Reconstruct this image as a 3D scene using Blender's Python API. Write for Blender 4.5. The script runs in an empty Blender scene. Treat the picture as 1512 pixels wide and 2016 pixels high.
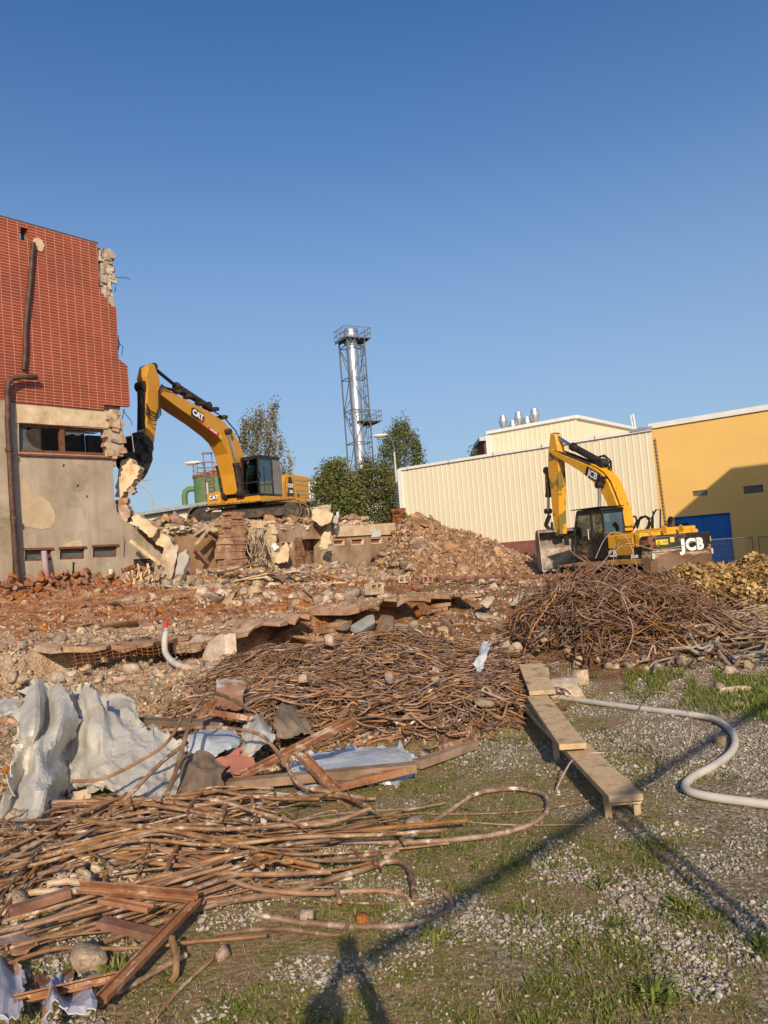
import bpy, bmesh, math, random
import numpy as np
from mathutils import Vector, Matrix
from mathutils.geometry import tessellate_polygon
R = math.radians
SC = bpy.context.scene
COL = SC.collection
random.seed(7); RNG = np.random.default_rng(7)

# ---------------------------------------------------------------- camera, sky, sun
EYE = Vector((0, 0, 1.65)); F = 1530.0; PITCH = R(3.0); ROLL = R(4.4)
fwd = Vector((0, math.cos(PITCH), math.sin(PITCH)))
up0 = Vector((0, -math.sin(PITCH), math.cos(PITCH)))
rt = Vector((math.cos(ROLL), 0, 0)) - up0 * math.sin(ROLL)
up = Vector((math.sin(ROLL), 0, 0)) + up0 * math.cos(ROLL)
cd = bpy.data.cameras.new('camera'); cam = bpy.data.objects.new('camera', cd); COL.objects.link(cam)
cd.sensor_fit = 'VERTICAL'; cd.sensor_height = 36; cd.lens = 36 * F / 2016
cd.clip_end = 4000; cd.clip_start = .05
cam.matrix_world = Matrix(((rt.x, up.x, -fwd.x, EYE.x), (rt.y, up.y, -fwd.y, EYE.y), (rt.z, up.z, -fwd.z, EYE.z), (0, 0, 0, 1)))
SC.camera = cam

def ray(px, py):
    return (fwd * F + rt * (px - 756) + up * (1008 - py)).normalized()
def at(px, py, Y):
    d = ray(px, py); return EYE + d * (Y / d.y)
def atz(px, py, z=0.0):
    d = ray(px, py); return EYE + d * ((z - EYE.z) / d.z)
def on_plane(px, py, p, n):
    d = ray(px, py); return EYE + d * ((p - EYE).dot(n) / d.dot(n))
def proj(p):
    v = Vector(p) - EYE; k = v.dot(fwd)
    return 756 + F * v.dot(rt) / k, 1008 - F * v.dot(up) / k

anti = ray(687, 1872)                       # the point opposite the sun: shadow of the camera itself
sun_el = math.asin(-anti.z); sun_dir = -anti   # towards the sun
sd_ = bpy.data.lights.new('sun', 'SUN'); sun = bpy.data.objects.new('sun', sd_); COL.objects.link(sun)
sd_.energy = 5.0; sd_.angle = R(.5); sd_.color = (1.0, .83, .61)
sun.rotation_euler = sun_dir.to_track_quat('Z', 'Y').to_euler()
W = bpy.data.worlds.new('World'); SC.world = W; W.use_nodes = True
nt = W.node_tree; bg = nt.nodes['Background']; sky = nt.nodes.new('ShaderNodeTexSky')
sky.sky_type = 'NISHITA'; sky.sun_disc = False; sky.sun_elevation = sun_el
sky.sun_rotation = math.atan2(sun_dir.x, sun_dir.y)
sky.air_density = 1.0; sky.dust_density = 2.2; sky.ozone_density = 4; sky.altitude = 200
hsv = nt.nodes.new('ShaderNodeHueSaturation'); hsv.inputs['Saturation'].default_value = 1.2; hsv.inputs['Hue'].default_value = .504
nt.links.new(sky.outputs[0], hsv.inputs['Color'])
tcw = nt.nodes.new('ShaderNodeTexCoord'); spw = nt.nodes.new('ShaderNodeSeparateXYZ'); nt.links.new(tcw.outputs['Generated'], spw.inputs[0])   # pale haze colour painted into the sky, stronger towards the horizon
rpw = nt.nodes.new('ShaderNodeValToRGB'); nt.links.new(spw.outputs[2], rpw.inputs[0])
for i_, (p_, v_) in enumerate(((0, .7), (.18, .55), (.3, .4), (.46, .13), (.62, 0))):
    e_ = rpw.color_ramp.elements[i_] if i_ < 2 else rpw.color_ramp.elements.new(p_)
    e_.position = p_; e_.color = (v_, v_, v_, 1)
mxw = nt.nodes.new('ShaderNodeMix'); mxw.data_type = 'RGBA'; nt.links.new(rpw.outputs[0], mxw.inputs[0]); nt.links.new(hsv.outputs[0], mxw.inputs[6]); mxw.inputs[7].default_value = (2.75, 3.6, 4.6, 1)
nt.links.new(mxw.outputs[2], bg.inputs[0]); bg.inputs[1].default_value = .14
SC.view_settings.view_transform = 'Standard'; SC.view_settings.look = 'None'
SC.view_settings.gamma = 1; SC.view_settings.exposure = 0.0; SC.view_settings.use_curve_mapping = False

# ---------------------------------------------------------------- helpers
def tag(o, label=None, cat=None, group=None, kind=None):
    if label: o['label'] = label
    if cat: o['category'] = cat
    if group: o['group'] = group
    if kind: o['kind'] = kind
    return o
def empty(name, loc=(0, 0, 0), rz=0, label=None, cat=None, group=None):
    o = bpy.data.objects.new(name, None); COL.objects.link(o)
    o.location = loc; o.rotation_euler = (0, 0, rz); o.empty_display_size = .3
    return tag(o, label, cat, group)
def link(name, me, parent=None):
    o = bpy.data.objects.new(name, me); COL.objects.link(o); o.parent = parent; return o
def fast(name, V, Fc, mat=None, parent=None, smooth=False, rnd=None, mi=None, mats=None):
    """V (n,3), Fc (m,k) index array or list of such arrays"""
    V = np.asarray(V, dtype=np.float32).reshape(-1, 3)
    if not isinstance(Fc, list): Fc = [Fc]
    Fc = [np.asarray(f, dtype=np.int32) for f in Fc if len(f)]
    me = bpy.data.meshes.new(name)
    me.vertices.add(len(V)); me.vertices.foreach_set('co', V.ravel())
    nl = sum(f.size for f in Fc); npoly = sum(len(f) for f in Fc)
    me.loops.add(nl); me.loops.foreach_set('vertex_index', np.concatenate([f.ravel() for f in Fc]))
    me.polygons.add(npoly)
    tot = np.concatenate([np.full(len(f), f.shape[1], np.int32) for f in Fc])
    st = np.concatenate([[0], np.cumsum(tot)[:-1]]).astype(np.int32)
    me.polygons.foreach_set('loop_start', st)
    if smooth: me.polygons.foreach_set('use_smooth', np.ones(npoly, bool))
    if mi is not None: me.polygons.foreach_set('material_index', np.asarray(mi, np.int32))
    for m in (mats or ([mat] if mat else [])): me.materials.append(m)
    me.update(calc_edges=True); me.validate()
    if rnd is not None:
        a = me.attributes.new('rnd', 'FLOAT', 'POINT'); a.data.foreach_set('value', np.asarray(rnd, np.float32))
    return link(name, me, parent)
class MB:
    """collects shapes, built as ONE mesh object"""
    def __init__(s): s.v = []; s.f = []; s.m = []; s.cur = 0
    def add(s, vs, fs):
        b = len(s.v); s.v += [tuple(v) for v in vs]; s.f += [tuple(i + b for i in f) for f in fs]; s.m += [s.cur] * len(fs); return s
    def box(s, c, d, rot=None, taper=1.0):
        hx, hy, hz = d[0] / 2, d[1] / 2, d[2] / 2; vs = []
        for z in (-hz, hz):
            k = taper if z > 0 else 1
            for x, y in ((-hx, -hy), (hx, -hy), (hx, hy), (-hx, hy)): vs.append(Vector((x * k, y * k, z)))
        if rot is not None: vs = [rot @ v for v in vs]
        c = Vector(c); vs = [v + c for v in vs]
        return s.add(vs, [(0, 3, 2, 1), (4, 5, 6, 7), (0, 1, 5, 4), (1, 2, 6, 5), (2, 3, 7, 6), (3, 0, 4, 7)])
    def b2(s, a, b):
        a = Vector(a); b = Vector(b); return s.box((a + b) / 2, [abs(x) for x in (b - a)])
    def bar(s, a, b, w, h, upv=(0, 0, 1)):
        a = Vector(a); b = Vector(b); z = b - a; L = z.length
        if L < 1e-6: return s
        z = z / L; u = Vector(upv)
        if abs(z.dot(u)) > .98: u = Vector((1, 0, 0))
        x = z.cross(u).normalized(); y = x.cross(z).normalized()
        vs = []
        for p in (a, b):
            for i, j in ((-1, -1), (1, -1), (1, 1), (-1, 1)): vs.append(p + x * i * w / 2 + y * j * h / 2)
        return s.add(vs, [(0, 3, 2, 1), (4, 5, 6, 7), (0, 1, 5, 4), (1, 2, 6, 5), (2, 3, 7, 6), (3, 0, 4, 7)])
    def tube(s, pts, r, n=8, cap=True, r2=None):
        pts = [Vector(p) for p in pts]; m = len(pts); b = len(s.v); prev = None; vs = []
        for i, p in enumerate(pts):
            t = (pts[min(i + 1, m - 1)] - pts[max(i - 1, 0)])
            if t.length < 1e-9: t = Vector((0, 0, 1))
            t.normalize()
            if prev is None:
                u = Vector((0, 0, 1)) if abs(t.z) < .9 else Vector((1, 0, 0)); x = t.cross(u).normalized()
            else:
                x = prev - t * prev.dot(t)
                x = x.normalized() if x.length > 1e-6 else t.cross(Vector((.3, .5, .8))).normalized()
            prev = x; y = t.cross(x)
            rr = r[i] if isinstance(r, (list, tuple)) else (r if r2 is None else r + (r2 - r) * i / (m - 1))
            for k in range(n):
                a = 2 * math.pi * k / n; vs.append(p + (x * math.cos(a) + y * math.sin(a)) * rr)
        fs = []
        for i in range(m - 1):
            for k in range(n):
                k2 = (k + 1) % n; fs.append((i * n + k, i * n + k2, (i + 1) * n + k2, (i + 1) * n + k))
        if cap: fs.append(tuple(range(n))[::-1]); fs.append(tuple((m - 1) * n + k for k in range(n)))
        return s.add(vs, fs)
    def cyl(s, a, b, r, n=16, r2=None): return s.tube([a, b], r, n, True, r2)
    def lathe(s, prof, c=(0, 0, 0), n=24, axis=None):
        vs = []; c = Vector(c); m = len(prof)
        for r, z in prof:
            for k in range(n):
                a = 2 * math.pi * k / n; v = Vector((r * math.cos(a), r * math.sin(a), z))
                if axis is not None: v = axis @ v
                vs.append(v + c)
        fs = []
        for i in range(m - 1):
            for k in range(n):
                k2 = (k + 1) % n; fs.append((i * n + k, i * n + k2, (i + 1) * n + k2, (i + 1) * n + k))
        fs.append(tuple(range(n))[::-1]); fs.append(tuple((m - 1) * n + k for k in range(n)))
        return s.add(vs, fs)
    def plate(s, outer, fn, t0, t1, holes=()):
        """polygon outer (2D) with holes, mapped by fn(a, b, w), between w=t0 and w=t1 (t1 is the front)"""
        loops = [list(outer)] + [list(h) for h in holes]
        fl = [p for l in loops for p in l]; n = len(fl)
        tri = tessellate_polygon([[Vector((p[0], p[1], 0)) for p in l] for l in loops])
        vs = [fn(p[0], p[1], t1) for p in fl] + [fn(p[0], p[1], t0) for p in fl]
        fs = [tuple(t) for t in tri] + [tuple(i + n for i in reversed(t)) for t in tri]
        o = 0
        for l in loops:
            k = len(l)
            for i in range(k):
                j = (i + 1) % k; fs.append((o + i, o + j, o + j + n, o + i + n))
            o += k
        return s.add(vs, fs)
    def build(s, name, mat, parent=None, smooth=False, bevel=0, seg=2, fix=True):
        me = bpy.data.meshes.new(name); me.from_pydata(s.v, [], s.f)
        for m in (mat if isinstance(mat, (list, tuple)) else [mat]): me.materials.append(m)
        me.polygons.foreach_set('material_index', s.m)
        if fix:
            bm = bmesh.new(); bm.from_mesh(me); bmesh.ops.recalc_face_normals(bm, faces=bm.faces); bm.to_mesh(me); bm.free()
        if smooth:
            me.polygons.foreach_set('use_smooth', [True] * len(me.polygons))
            try: me.set_sharp_from_angle(angle=R(40))
            except Exception: pass
        me.update(); o = link(name, me, parent)
        if bevel:
            b = o.modifiers.new('bevel', 'BEVEL'); b.width = bevel; b.segments = seg; b.limit_method = 'ANGLE'; b.angle_limit = R(35)
        return o
def text_obj(name, txt, size, mat, parent, M4, off=0.0, ext=.004, shear=0, sx=1.0):
    c = bpy.data.curves.new(name, 'FONT'); c.body = txt; c.size = size; c.extrude = ext; c.offset = off
    c.align_x = 'CENTER'; c.align_y = 'CENTER'; c.resolution_u = 4; c.shear = shear
    t = bpy.data.objects.new('tmp', c); COL.objects.link(t)
    dg = bpy.context.evaluated_depsgraph_get(); me = bpy.data.meshes.new_from_object(t.evaluated_get(dg))
    COL.objects.unlink(t); bpy.data.objects.remove(t)
    me.transform(M4 @ Matrix.Diagonal((sx, 1, 1, 1))); me.name = name
    me.materials.clear(); me.materials.append(mat)
    return link(name, me, parent)
def frame(o, x, y):
    """4x4 placing text: origin o, text x axis x, text y axis y"""
    o = Vector(o); x = Vector(x).normalized(); y = Vector(y); y = (y - x * y.dot(x)).normalized(); z = x.cross(y)
    return Matrix(((x.x, y.x, z.x, o.x), (x.y, y.y, z.y, o.y), (x.z, y.z, z.z, o.z), (0, 0, 0, 1)))
TAB = RNG.random((256, 256))
def vn(x, y, f=1.0, s=0):
    x = np.asarray(x, float) * f + s * 17.31 + 1000; y = np.asarray(y, float) * f + s * 9.77 + 1000
    xi = np.floor(x).astype(int); yi = np.floor(y).astype(int); a = x - xi; b = y - yi
    a = a * a * (3 - 2 * a); b = b * b * (3 - 2 * b)
    g = lambda i, j: TAB[(i) & 255, (j) & 255]
    return (g(xi, yi) * (1 - a) + g(xi + 1, yi) * a) * (1 - b) + (g(xi, yi + 1) * (1 - a) + g(xi + 1, yi + 1) * a) * b
def fbm(x, y, f=1.0, s=0, o=4):
    t = 0; w = 0
    for i in range(o): t = t + vn(x, y, f * 2.03 ** i, s + i) * .5 ** i; w += .5 ** i
    return t / w
def ss(a, b, x):
    t = np.clip((np.asarray(x, float) - a) / (b - a), 0, 1); return t * t * (3 - 2 * t)

# ---------------------------------------------------------------- materials
MATS = {}
def newmat(name):
    m = bpy.data.materials.new(name); m.use_nodes = True; n = m.node_tree.nodes; l = m.node_tree.links
    return m, n, l, n['Principled BSDF']
def mixc(n, l, fac, a, b, mode='MIX'):
    x = n.new('ShaderNodeMix'); x.data_type = 'RGBA'; x.blend_type = mode
    for sock, v in ((x.inputs[0], fac), (x.inputs[6], a), (x.inputs[7], b)):
        if hasattr(v, 'is_linked'): l.new(v, sock)
        elif isinstance(v, (int, float)): sock.default_value = v
        else: sock.default_value = (*v, 1)
    return x.outputs[2]
def noise(n, l, vec, sc, det=5, rough=.6, dist=0):
    t = n.new('ShaderNodeTexNoise'); t.inputs['Scale'].default_value = sc; t.inputs['Detail'].default_value = det
    t.inputs['Roughness'].default_value = rough; t.inputs['Distortion'].default_value = dist
    l.new(vec, t.inputs['Vector']); return t.outputs['Fac']
def ramp(n, l, fac, stops):
    r = n.new('ShaderNodeValToRGB'); e = r.color_ramp.elements
    while len(e) < len(stops): e.new(.5)
    for i, (p, c) in enumerate(stops):
        e[i].position = p; e[i].color = (*c, 1) if len(c) == 3 else c
    l.new(fac, r.inputs[0]); return r.outputs[0]
def mathn(n, l, op, a, b=0.0, c=None):
    x = n.new('ShaderNodeMath'); x.operation = op
    for i, v in enumerate((a, b) if c is None else (a, b, c)):
        if hasattr(v, 'is_linked'): l.new(v, x.inputs[i])
        else: x.inputs[i].default_value = v
    return x.outputs[0]
def bump(n, l, b, h, st=.4, d=.02):
    x = n.new('ShaderNodeBump'); x.inputs['Strength'].default_value = st; x.inputs['Distance'].default_value = d
    l.new(h, x.inputs['Height']); l.new(x.outputs[0], b.inputs['Normal'])
def coords(n, world=False):
    if world: return n.new('ShaderNodeNewGeometry').outputs['Position']
    return n.new('ShaderNodeTexCoord').outputs['Object']
def M(name, stops, sc=3.0, rough=.85, bs=.5, bd=.01, bsc=None, metal=0.0, dirt=None, dsc=1.2, dlo=.5, dhi=.62, rnd=0.0, world=False, det=6, spec=.3):
    """stops: colours spread over a noise; dirt: second colour in patches; rnd: per-object/per-stone value variation"""
    if name in MATS: return MATS[name]
    m, n, l, b = newmat(name); v = coords(n, world)
    k = len(stops)
    col = ramp(n, l, noise(n, l, v, sc, det), [(.3 + .4 * i / max(k - 1, 1), c) for i, c in enumerate(stops)]) if k > 1 else None
    if col is None:
        col = mixc(n, l, noise(n, l, v, sc, det), tuple(c * .82 for c in stops[0]), tuple(min(c * 1.15, 1) for c in stops[0]))
    if dirt is not None:
        f = ramp(n, l, noise(n, l, v, dsc, 8, .7), [(dlo, (0, 0, 0)), (dhi, (1, 1, 1))]); col = mixc(n, l, f, col, dirt)
    if rnd:
        at_ = n.new('ShaderNodeAttribute'); at_.attribute_name = 'rnd'; oi = n.new('ShaderNodeObjectInfo')
        r = mathn(n, l, 'FRACT', mathn(n, l, 'ADD', at_.outputs['Fac'], oi.outputs['Random']))
        hs = n.new('ShaderNodeHueSaturation'); l.new(col, hs.inputs['Color'])
        l.new(mathn(n, l, 'MULTIPLY_ADD', r, 2 * rnd, 1 - rnd), hs.inputs['Value'])
        r2 = mathn(n, l, 'FRACT', mathn(n, l, 'MULTIPLY', r, 7.13))
        l.new(mathn(n, l, 'MULTIPLY_ADD', r2, rnd * 1.2, 1 - rnd * .6), hs.inputs['Saturation'])
        l.new(mathn(n, l, 'MULTIPLY_ADD', r2, .02 * rnd, .5 - .01 * rnd), hs.inputs['Hue']); col = hs.outputs[0]
    l.new(col, b.inputs['Base Color']); b.inputs['Roughness'].default_value = rough; b.inputs['Metallic'].default_value = metal
    b.inputs['Specular IOR Level'].default_value = spec
    if bs: bump(n, l, b, noise(n, l, v, bsc or sc * 4, 6), bs, bd)
    MATS[name] = m; return m

# ---------------------------------------------------------------- terrain
P0 = at(235, 1000, 27); P0.z = 0
FD = Vector((.639, .769, 0)).normalized(); FN = Vector((.769, -.639, 0)).normalized()     # along / out of the ruined facade
LA = (-4.6, 10.7); LD = (.696, .718); LN = (-.718, .696)                                   # edge of the broken floor slab
def heap_ridge(x): return np.interp(x, [-5, -2.0, -.6, 1.1, 3.6, 5.1, 6.7, 8.6, 9.6], [.2, .45, 1.3, 3.1, 2.4, 1.75, 1.1, .3, .05])
def tang(x, y):
    a = ((x + .42 + .05 * (y - 9)) / 2.0); b = (y - 8.8) / 2.1
    q = np.clip(1 + .5 * (vn(x, y, 1.7, 38) - .5) + .25 * (vn(x, y, 5, 39) - .5) - np.abs(a) ** 2.6 - np.abs(b) ** 2.4, 0, 1); return q ** .55
def tang2(x, y):
    a = (x - 3.35 - .1 * (y - 12)) / 1.55; b = (y - 11.8) / 2.5
    return np.clip(1 - a * a - b * b, 0, 1) ** .6
def leafm(x, y):
    a = (x - 7.6) / 3.2; b = (y - 15.6) / 2.6
    return np.clip(1 - np.abs(a) ** 2.4 - b * b, 0, 1) ** .5
def H(x, y, detail=True):
    x = np.asarray(x, float); y = np.asarray(y, float)
    L = 1 - ss(-1, 6, x)
    h = ss(7.5, 11.5, y) * (.05 + .2 * L)
    sd = (x - LA[0]) * LN[0] + (y - LA[1]) * LN[1]; u = (x - LA[0]) * LD[0] + (y - LA[1]) * LD[1]
    wob = .25 * (vn(u, 0 * u, 1.1, 5) - .5)
    end = 1 - ss(8.5, 11.5, u)
    h = h + .4 * ss(.75 + wob, .95 + wob, sd) * end * ss(3, 9, y)
    pit = ss(2.7, 2.95, u) * (1 - ss(4.6, 4.85, u)) + ss(5.5, 5.8, u) * (1 - ss(7.6, 7.9, u)) + .7 * ss(8.6, 8.8, u) * (1 - ss(9.5, 9.8, u))
    h = h - .55 * pit * ss(-.75, -.15, sd) * (1 - ss(.7, .85, sd))
    h = h + ss(14, 26, y) * (.32 * L + .02)
    wx = x - P0.x; wy = y - P0.y; wd = wx * FN.x + wy * FN.y; fu = wx * FD.x + wy * FD.y
    h = h + (.12 + .5 * vn(fu, wd, .7, 35)) * ss(1.2, 2.6, fu) * (1 - ss(9, 12, fu)) * np.exp(-((wd - 1.6) / 1.5) ** 2) * (wd > 0)
    h = h + .42 * np.exp(-(wd / 1.9) ** 2) * ss(-12, -6, fu) * (1 - ss(14, 18, fu)) * ss(10, 15, y)
    h = h - (.42 * ss(15, 22, y) * ss(4, 8, x) + .6 * ss(27, 34, y) * ss(7, 11, x))
    yr = 38.2 - .25 * (x - 1)
    d = yr - y
    hp = heap_ridge(x) * np.where(d > 0, 1 - ss(0, 1, d / (3.0 + heap_ridge(x) * 1.75)), 1 - .45 * ss(0, 6, -d)) * (1 - ss(44, 50, y)) * ss(-5, -1.5, x + (y - 31) * .05)
    hp = hp * (1 + .35 * (fbm(x, y, .45, 36) - .5))
    hp = hp * np.where((wd < .2) & (x < 1.2), 0, 1)
    h = np.maximum(h, h * .3 + hp)
    h = h + (.12 + .3 * vn(x, y, 1.1, 33)) * tang(x, y) + (.4 + .2 * vn(x, y, 1.4, 34)) * tang2(x, y) + .42 * leafm(x, y)
    if detail:
        rub = ss(8.5, 11, y + .4 * (vn(x, y, .8, 3) - .5) - .25 * np.abs(x - 3) * (x > 3)) * (1 - ss(45, 52, y))
        rub = rub * (1 - .85 * ss(8, 11, x) * ss(19, 24, y))
        h = h + rub * (.34 * (fbm(x, y, .55, 11) - .5) + .16 * (fbm(x, y, 2.6, 12) - .5) + .06 * (vn(x, y, 9, 13) - .5))
        near = 1 - ss(9, 12, y)
        h = h + near * (.05 * (fbm(x, y, .6, 21) - .5) + .02 * (fbm(x, y, 6, 22) - .5))
        h = h + .12 * np.exp(-((x + 2.2) / 1.4) ** 2 - ((y - 4.6) / 1.6) ** 2)
    return h
def G(px, py, dz=0.0):
    """the point of the ground seen at a pixel of the photograph, raised dz"""
    z = .1
    for _ in range(14):
        p = atz(px, py, min(z, 1.55))
        z = .5 * z + .5 * float(H(p.x, p.y))
    p.z = z + dz; return p
def Gz(x, y): return float(H(x, y))

def fan():
    ys = np.concatenate([np.linspace(-14, 1.5, 24)[:-1], np.arange(1.5, 12, .035), np.arange(12, 20, .07), np.arange(20, 46, .16), np.geomspace(46, 1400, 36)])
    u = np.linspace(-1, 1, 420); u = u * (.72 + .28 * np.abs(u))
    wid = .66 * np.maximum(ys, 0) + 3.4 + np.where(ys > 46, (ys - 46) * .9, 0) + np.where(ys < 1.5, 8, 0)
    X = u[None, :] * wid[:, None] ; Y = np.repeat(ys[:, None], len(u), 1)
    Z = H(X, Y); Z = Z * (1 - ss(60, 90, Y)) - .5 * ss(60, 90, Y)
    V = np.stack([X, Y, Z], -1).reshape(-1, 3); nr, nc = X.shape
    i = np.arange(nr - 1)[:, None] * nc + np.arange(nc - 1)[None]
    Fq = np.stack([i, i + 1, i + nc + 1, i + nc], -1).reshape(-1, 4)
    return V, Fq
def ground_mat():
    m, n, l, b = newmat('ground'); v = coords(n, True)
    sep = n.new('ShaderNodeSeparateXYZ'); l.new(v, sep.inputs[0]); X, Y = sep.outputs[0], sep.outputs[1]
    big = noise(n, l, v, .9, 6, .65); mid = noise(n, l, v, 5, 6, .65); fine = noise(n, l, v, 40, 4, .7)
    vor = n.new('ShaderNodeTexVoronoi'); vor.inputs['Scale'].default_value = 38; l.new(v, vor.inputs['Vector'])
    stone = ramp(n, l, vor.outputs['Color'], [(0, (.27, .23, .18)), (.5, (.42, .37, .3)), (1, (.6, .54, .46))])
    stone = mixc(n, l, ramp(n, l, vor.outputs['Distance'], [(.25, (0, 0, 0)), (.7, (1, 1, 1))]), stone, (.2, .155, .11))
    soil = ramp(n, l, mid, [(.3, (.22, .155, .095)), (.5, (.35, .25, .155)), (.7, (.48, .365, .245))])
    moss = ramp(n, l, fine, [(.35, (.14, .135, .045)), (.65, (.28, .25, .1))])
    # gravel to the right, mossy soil to the left of the near ground
    gx = mathn(n, l, 'ADD', mathn(n, l, 'MULTIPLY', X, .13), mathn(n, l, 'MULTIPLY', big, 2.2))
    gm = ramp(n, l, mathn(n, l, 'SUBTRACT', gx, .8), [(.45, (0, 0, 0)), (.6, (1, 1, 1))])
    near = mixc(n, l, gm, mixc(n, l, ramp(n, l, mid, [(.42, (0, 0, 0)), (.58, (1, 1, 1))]), soil, moss), stone)
    # rubble field: orange brick dust, beige mortar dust, brown earth
    dust = ramp(n, l, noise(n, l, v, 3.2, 8, .7), [(.32, (.13, .05, .022)), (.45, (.3, .13, .06)), (.55, (.42, .25, .14)), (.68, (.52, .4, .28))])
    beige = ramp(n, l, noise(n, l, v, 6, 8, .75), [(.3, (.26, .17, .11)), (.5, (.47, .35, .25)), (.7, (.62, .51, .4))])
    earth = ramp(n, l, noise(n, l, v, 2.5, 8, .7), [(.3, (.1, .05, .025)), (.5, (.21, .115, .058)), (.7, (.36, .23, .13))])
    f1 = mathn(n, l, 'ADD', mathn(n, l, 'MULTIPLY', Y, .11), mathn(n, l, 'MULTIPLY', big, 1.1))
    left = mixc(n, l, ramp(n, l, mathn(n, l, 'SUBTRACT', f1, 1.65), [(.3, (0, 0, 0)), (.55, (1, 1, 1))]), beige, dust)
    f2 = mathn(n, l, 'ADD', mathn(n, l, 'MULTIPLY', X, .2), big)
    rub = mixc(n, l, ramp(n, l, f2, [(.15, (0, 0, 0)), (.6, (1, 1, 1))]), left, earth)
    f3 = mathn(n, l, 'SUBTRACT', mathn(n, l, 'ADD', mathn(n, l, 'ADD', Y, mathn(n, l, 'MULTIPLY', mathn(n, l, 'MAXIMUM', mathn(n, l, 'SUBTRACT', -1.2, X), 0), 1.9)), mathn(n, l, 'MULTIPLY', big, 3)), mathn(n, l, 'MULTIPLY', mathn(n, l, 'MAXIMUM', mathn(n, l, 'SUBTRACT', X, 3), 0), .25))
    ms = ramp(n, l, mathn(n, l, 'MULTIPLY', f3, .05), [(.475, (0, 0, 0)), (.54, (1, 1, 1))])
    col = mixc(n, l, ms, near, rub)
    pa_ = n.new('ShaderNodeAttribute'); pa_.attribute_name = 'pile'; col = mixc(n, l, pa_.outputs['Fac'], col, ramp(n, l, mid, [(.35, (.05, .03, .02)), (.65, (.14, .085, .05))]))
    # far right: grass beside the warehouse
    gf = mathn(n, l, 'MULTIPLY', mathn(n, l, 'GREATER_THAN', X, 12), mathn(n, l, 'GREATER_THAN', Y, 24))
    col = mixc(n, l, gf, col, mixc(n, l, mid, (.04, .06, .018), (.1, .12, .035)))
    gf2 = mathn(n, l, 'GREATER_THAN', Y, 46)
    col = mixc(n, l, gf2, col, (.07, .08, .035))
    sp1 = noise(n, l, v, 130, 3, .7); sp2 = noise(n, l, v, 28, 5, .75)
    col = mixc(n, l, .75, col, mixc(n, l, ramp(n, l, sp1, [(.36, (0, 0, 0)), (.62, (1, 1, 1))]), (.66, .63, .6), (1.45, 1.4, 1.32)), 'MULTIPLY')
    col = mixc(n, l, .6, col, mixc(n, l, ramp(n, l, sp2, [(.38, (0, 0, 0)), (.6, (1, 1, 1))]), (.75, .72, .68), (1.35, 1.31, 1.24)), 'MULTIPLY')
    l.new(col, b.inputs['Base Color']); b.inputs['Roughness'].default_value = .95; b.inputs['Specular IOR Level'].default_value = .15
    hgt = mathn(n, l, 'ADD', mathn(n, l, 'MULTIPLY', vor.outputs['Distance'], -.6), noise(n, l, v, 22, 8, .75))
    bump(n, l, b, mathn(n, l, 'ADD', hgt, mathn(n, l, 'MULTIPLY', sp1, .5)), 1.0, .025); return m
V, Fq = fan()
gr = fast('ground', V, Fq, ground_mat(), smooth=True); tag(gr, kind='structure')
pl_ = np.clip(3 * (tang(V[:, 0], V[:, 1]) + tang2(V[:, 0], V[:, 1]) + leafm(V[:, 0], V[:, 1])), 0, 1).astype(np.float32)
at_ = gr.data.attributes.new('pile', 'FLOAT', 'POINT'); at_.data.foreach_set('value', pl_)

# a raised terrace of rubble-filled storey behind the ruined wall
def FP(u, w, z): return P0 + FD * u + FN * w + Vector((0, 0, z))
def terrace():
    u = np.linspace(-.2, 14.4, 170); w = -np.concatenate([np.linspace(.98, 4, 60), np.linspace(4.2, 20, 70)])
    U, Wd = np.meshgrid(u, w); Z = 3.3 + .5 * (fbm(U, Wd, .8, 31) - .5) + .25 * (fbm(U, Wd, 4, 32) - .5) - 1.6 * (1 - ss(0.2, 2.6, U))
    Z = np.where(Wd > -1.1, Z - .3, Z)
    V = np.stack([P0.x + FD.x * U + FN.x * Wd, P0.y + FD.y * U + FN.y * Wd, Z], -1)
    nr, nc = U.shape; V = V.reshape(-1, 3); i = np.arange(nr - 1)[:, None] * nc + np.arange(nc - 1)[None]
    Fq = np.stack([i, i + 1, i + nc + 1, i + nc], -1).reshape(-1, 4)
    ring = list(range(nc)) + [r * nc + nc - 1 for r in range(1, nr)] + [(nr - 1) * nc + c for c in range(nc - 2, -1, -1)] + [r * nc for r in range(nr - 2, 0, -1)]
    b = len(V); low = V[ring].copy(); low[:, 2] = -1.2; V = np.vstack([V, low]); k = len(ring)
    sk = [(ring[j], ring[(j + 1) % k], b + (j + 1) % k, b + j) for j in range(k)]
    return V, [Fq, np.array(sk)]
RUBD = M('rubble_dust', [(.16, .08, .045), (.34, .2, .12), (.5, .36, .25)], 2.2, .95, .8, .05, bsc=9)
V, Fq = terrace(); tag(fast('rubble_terrace', V, Fq, RUBD), kind='structure')

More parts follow.
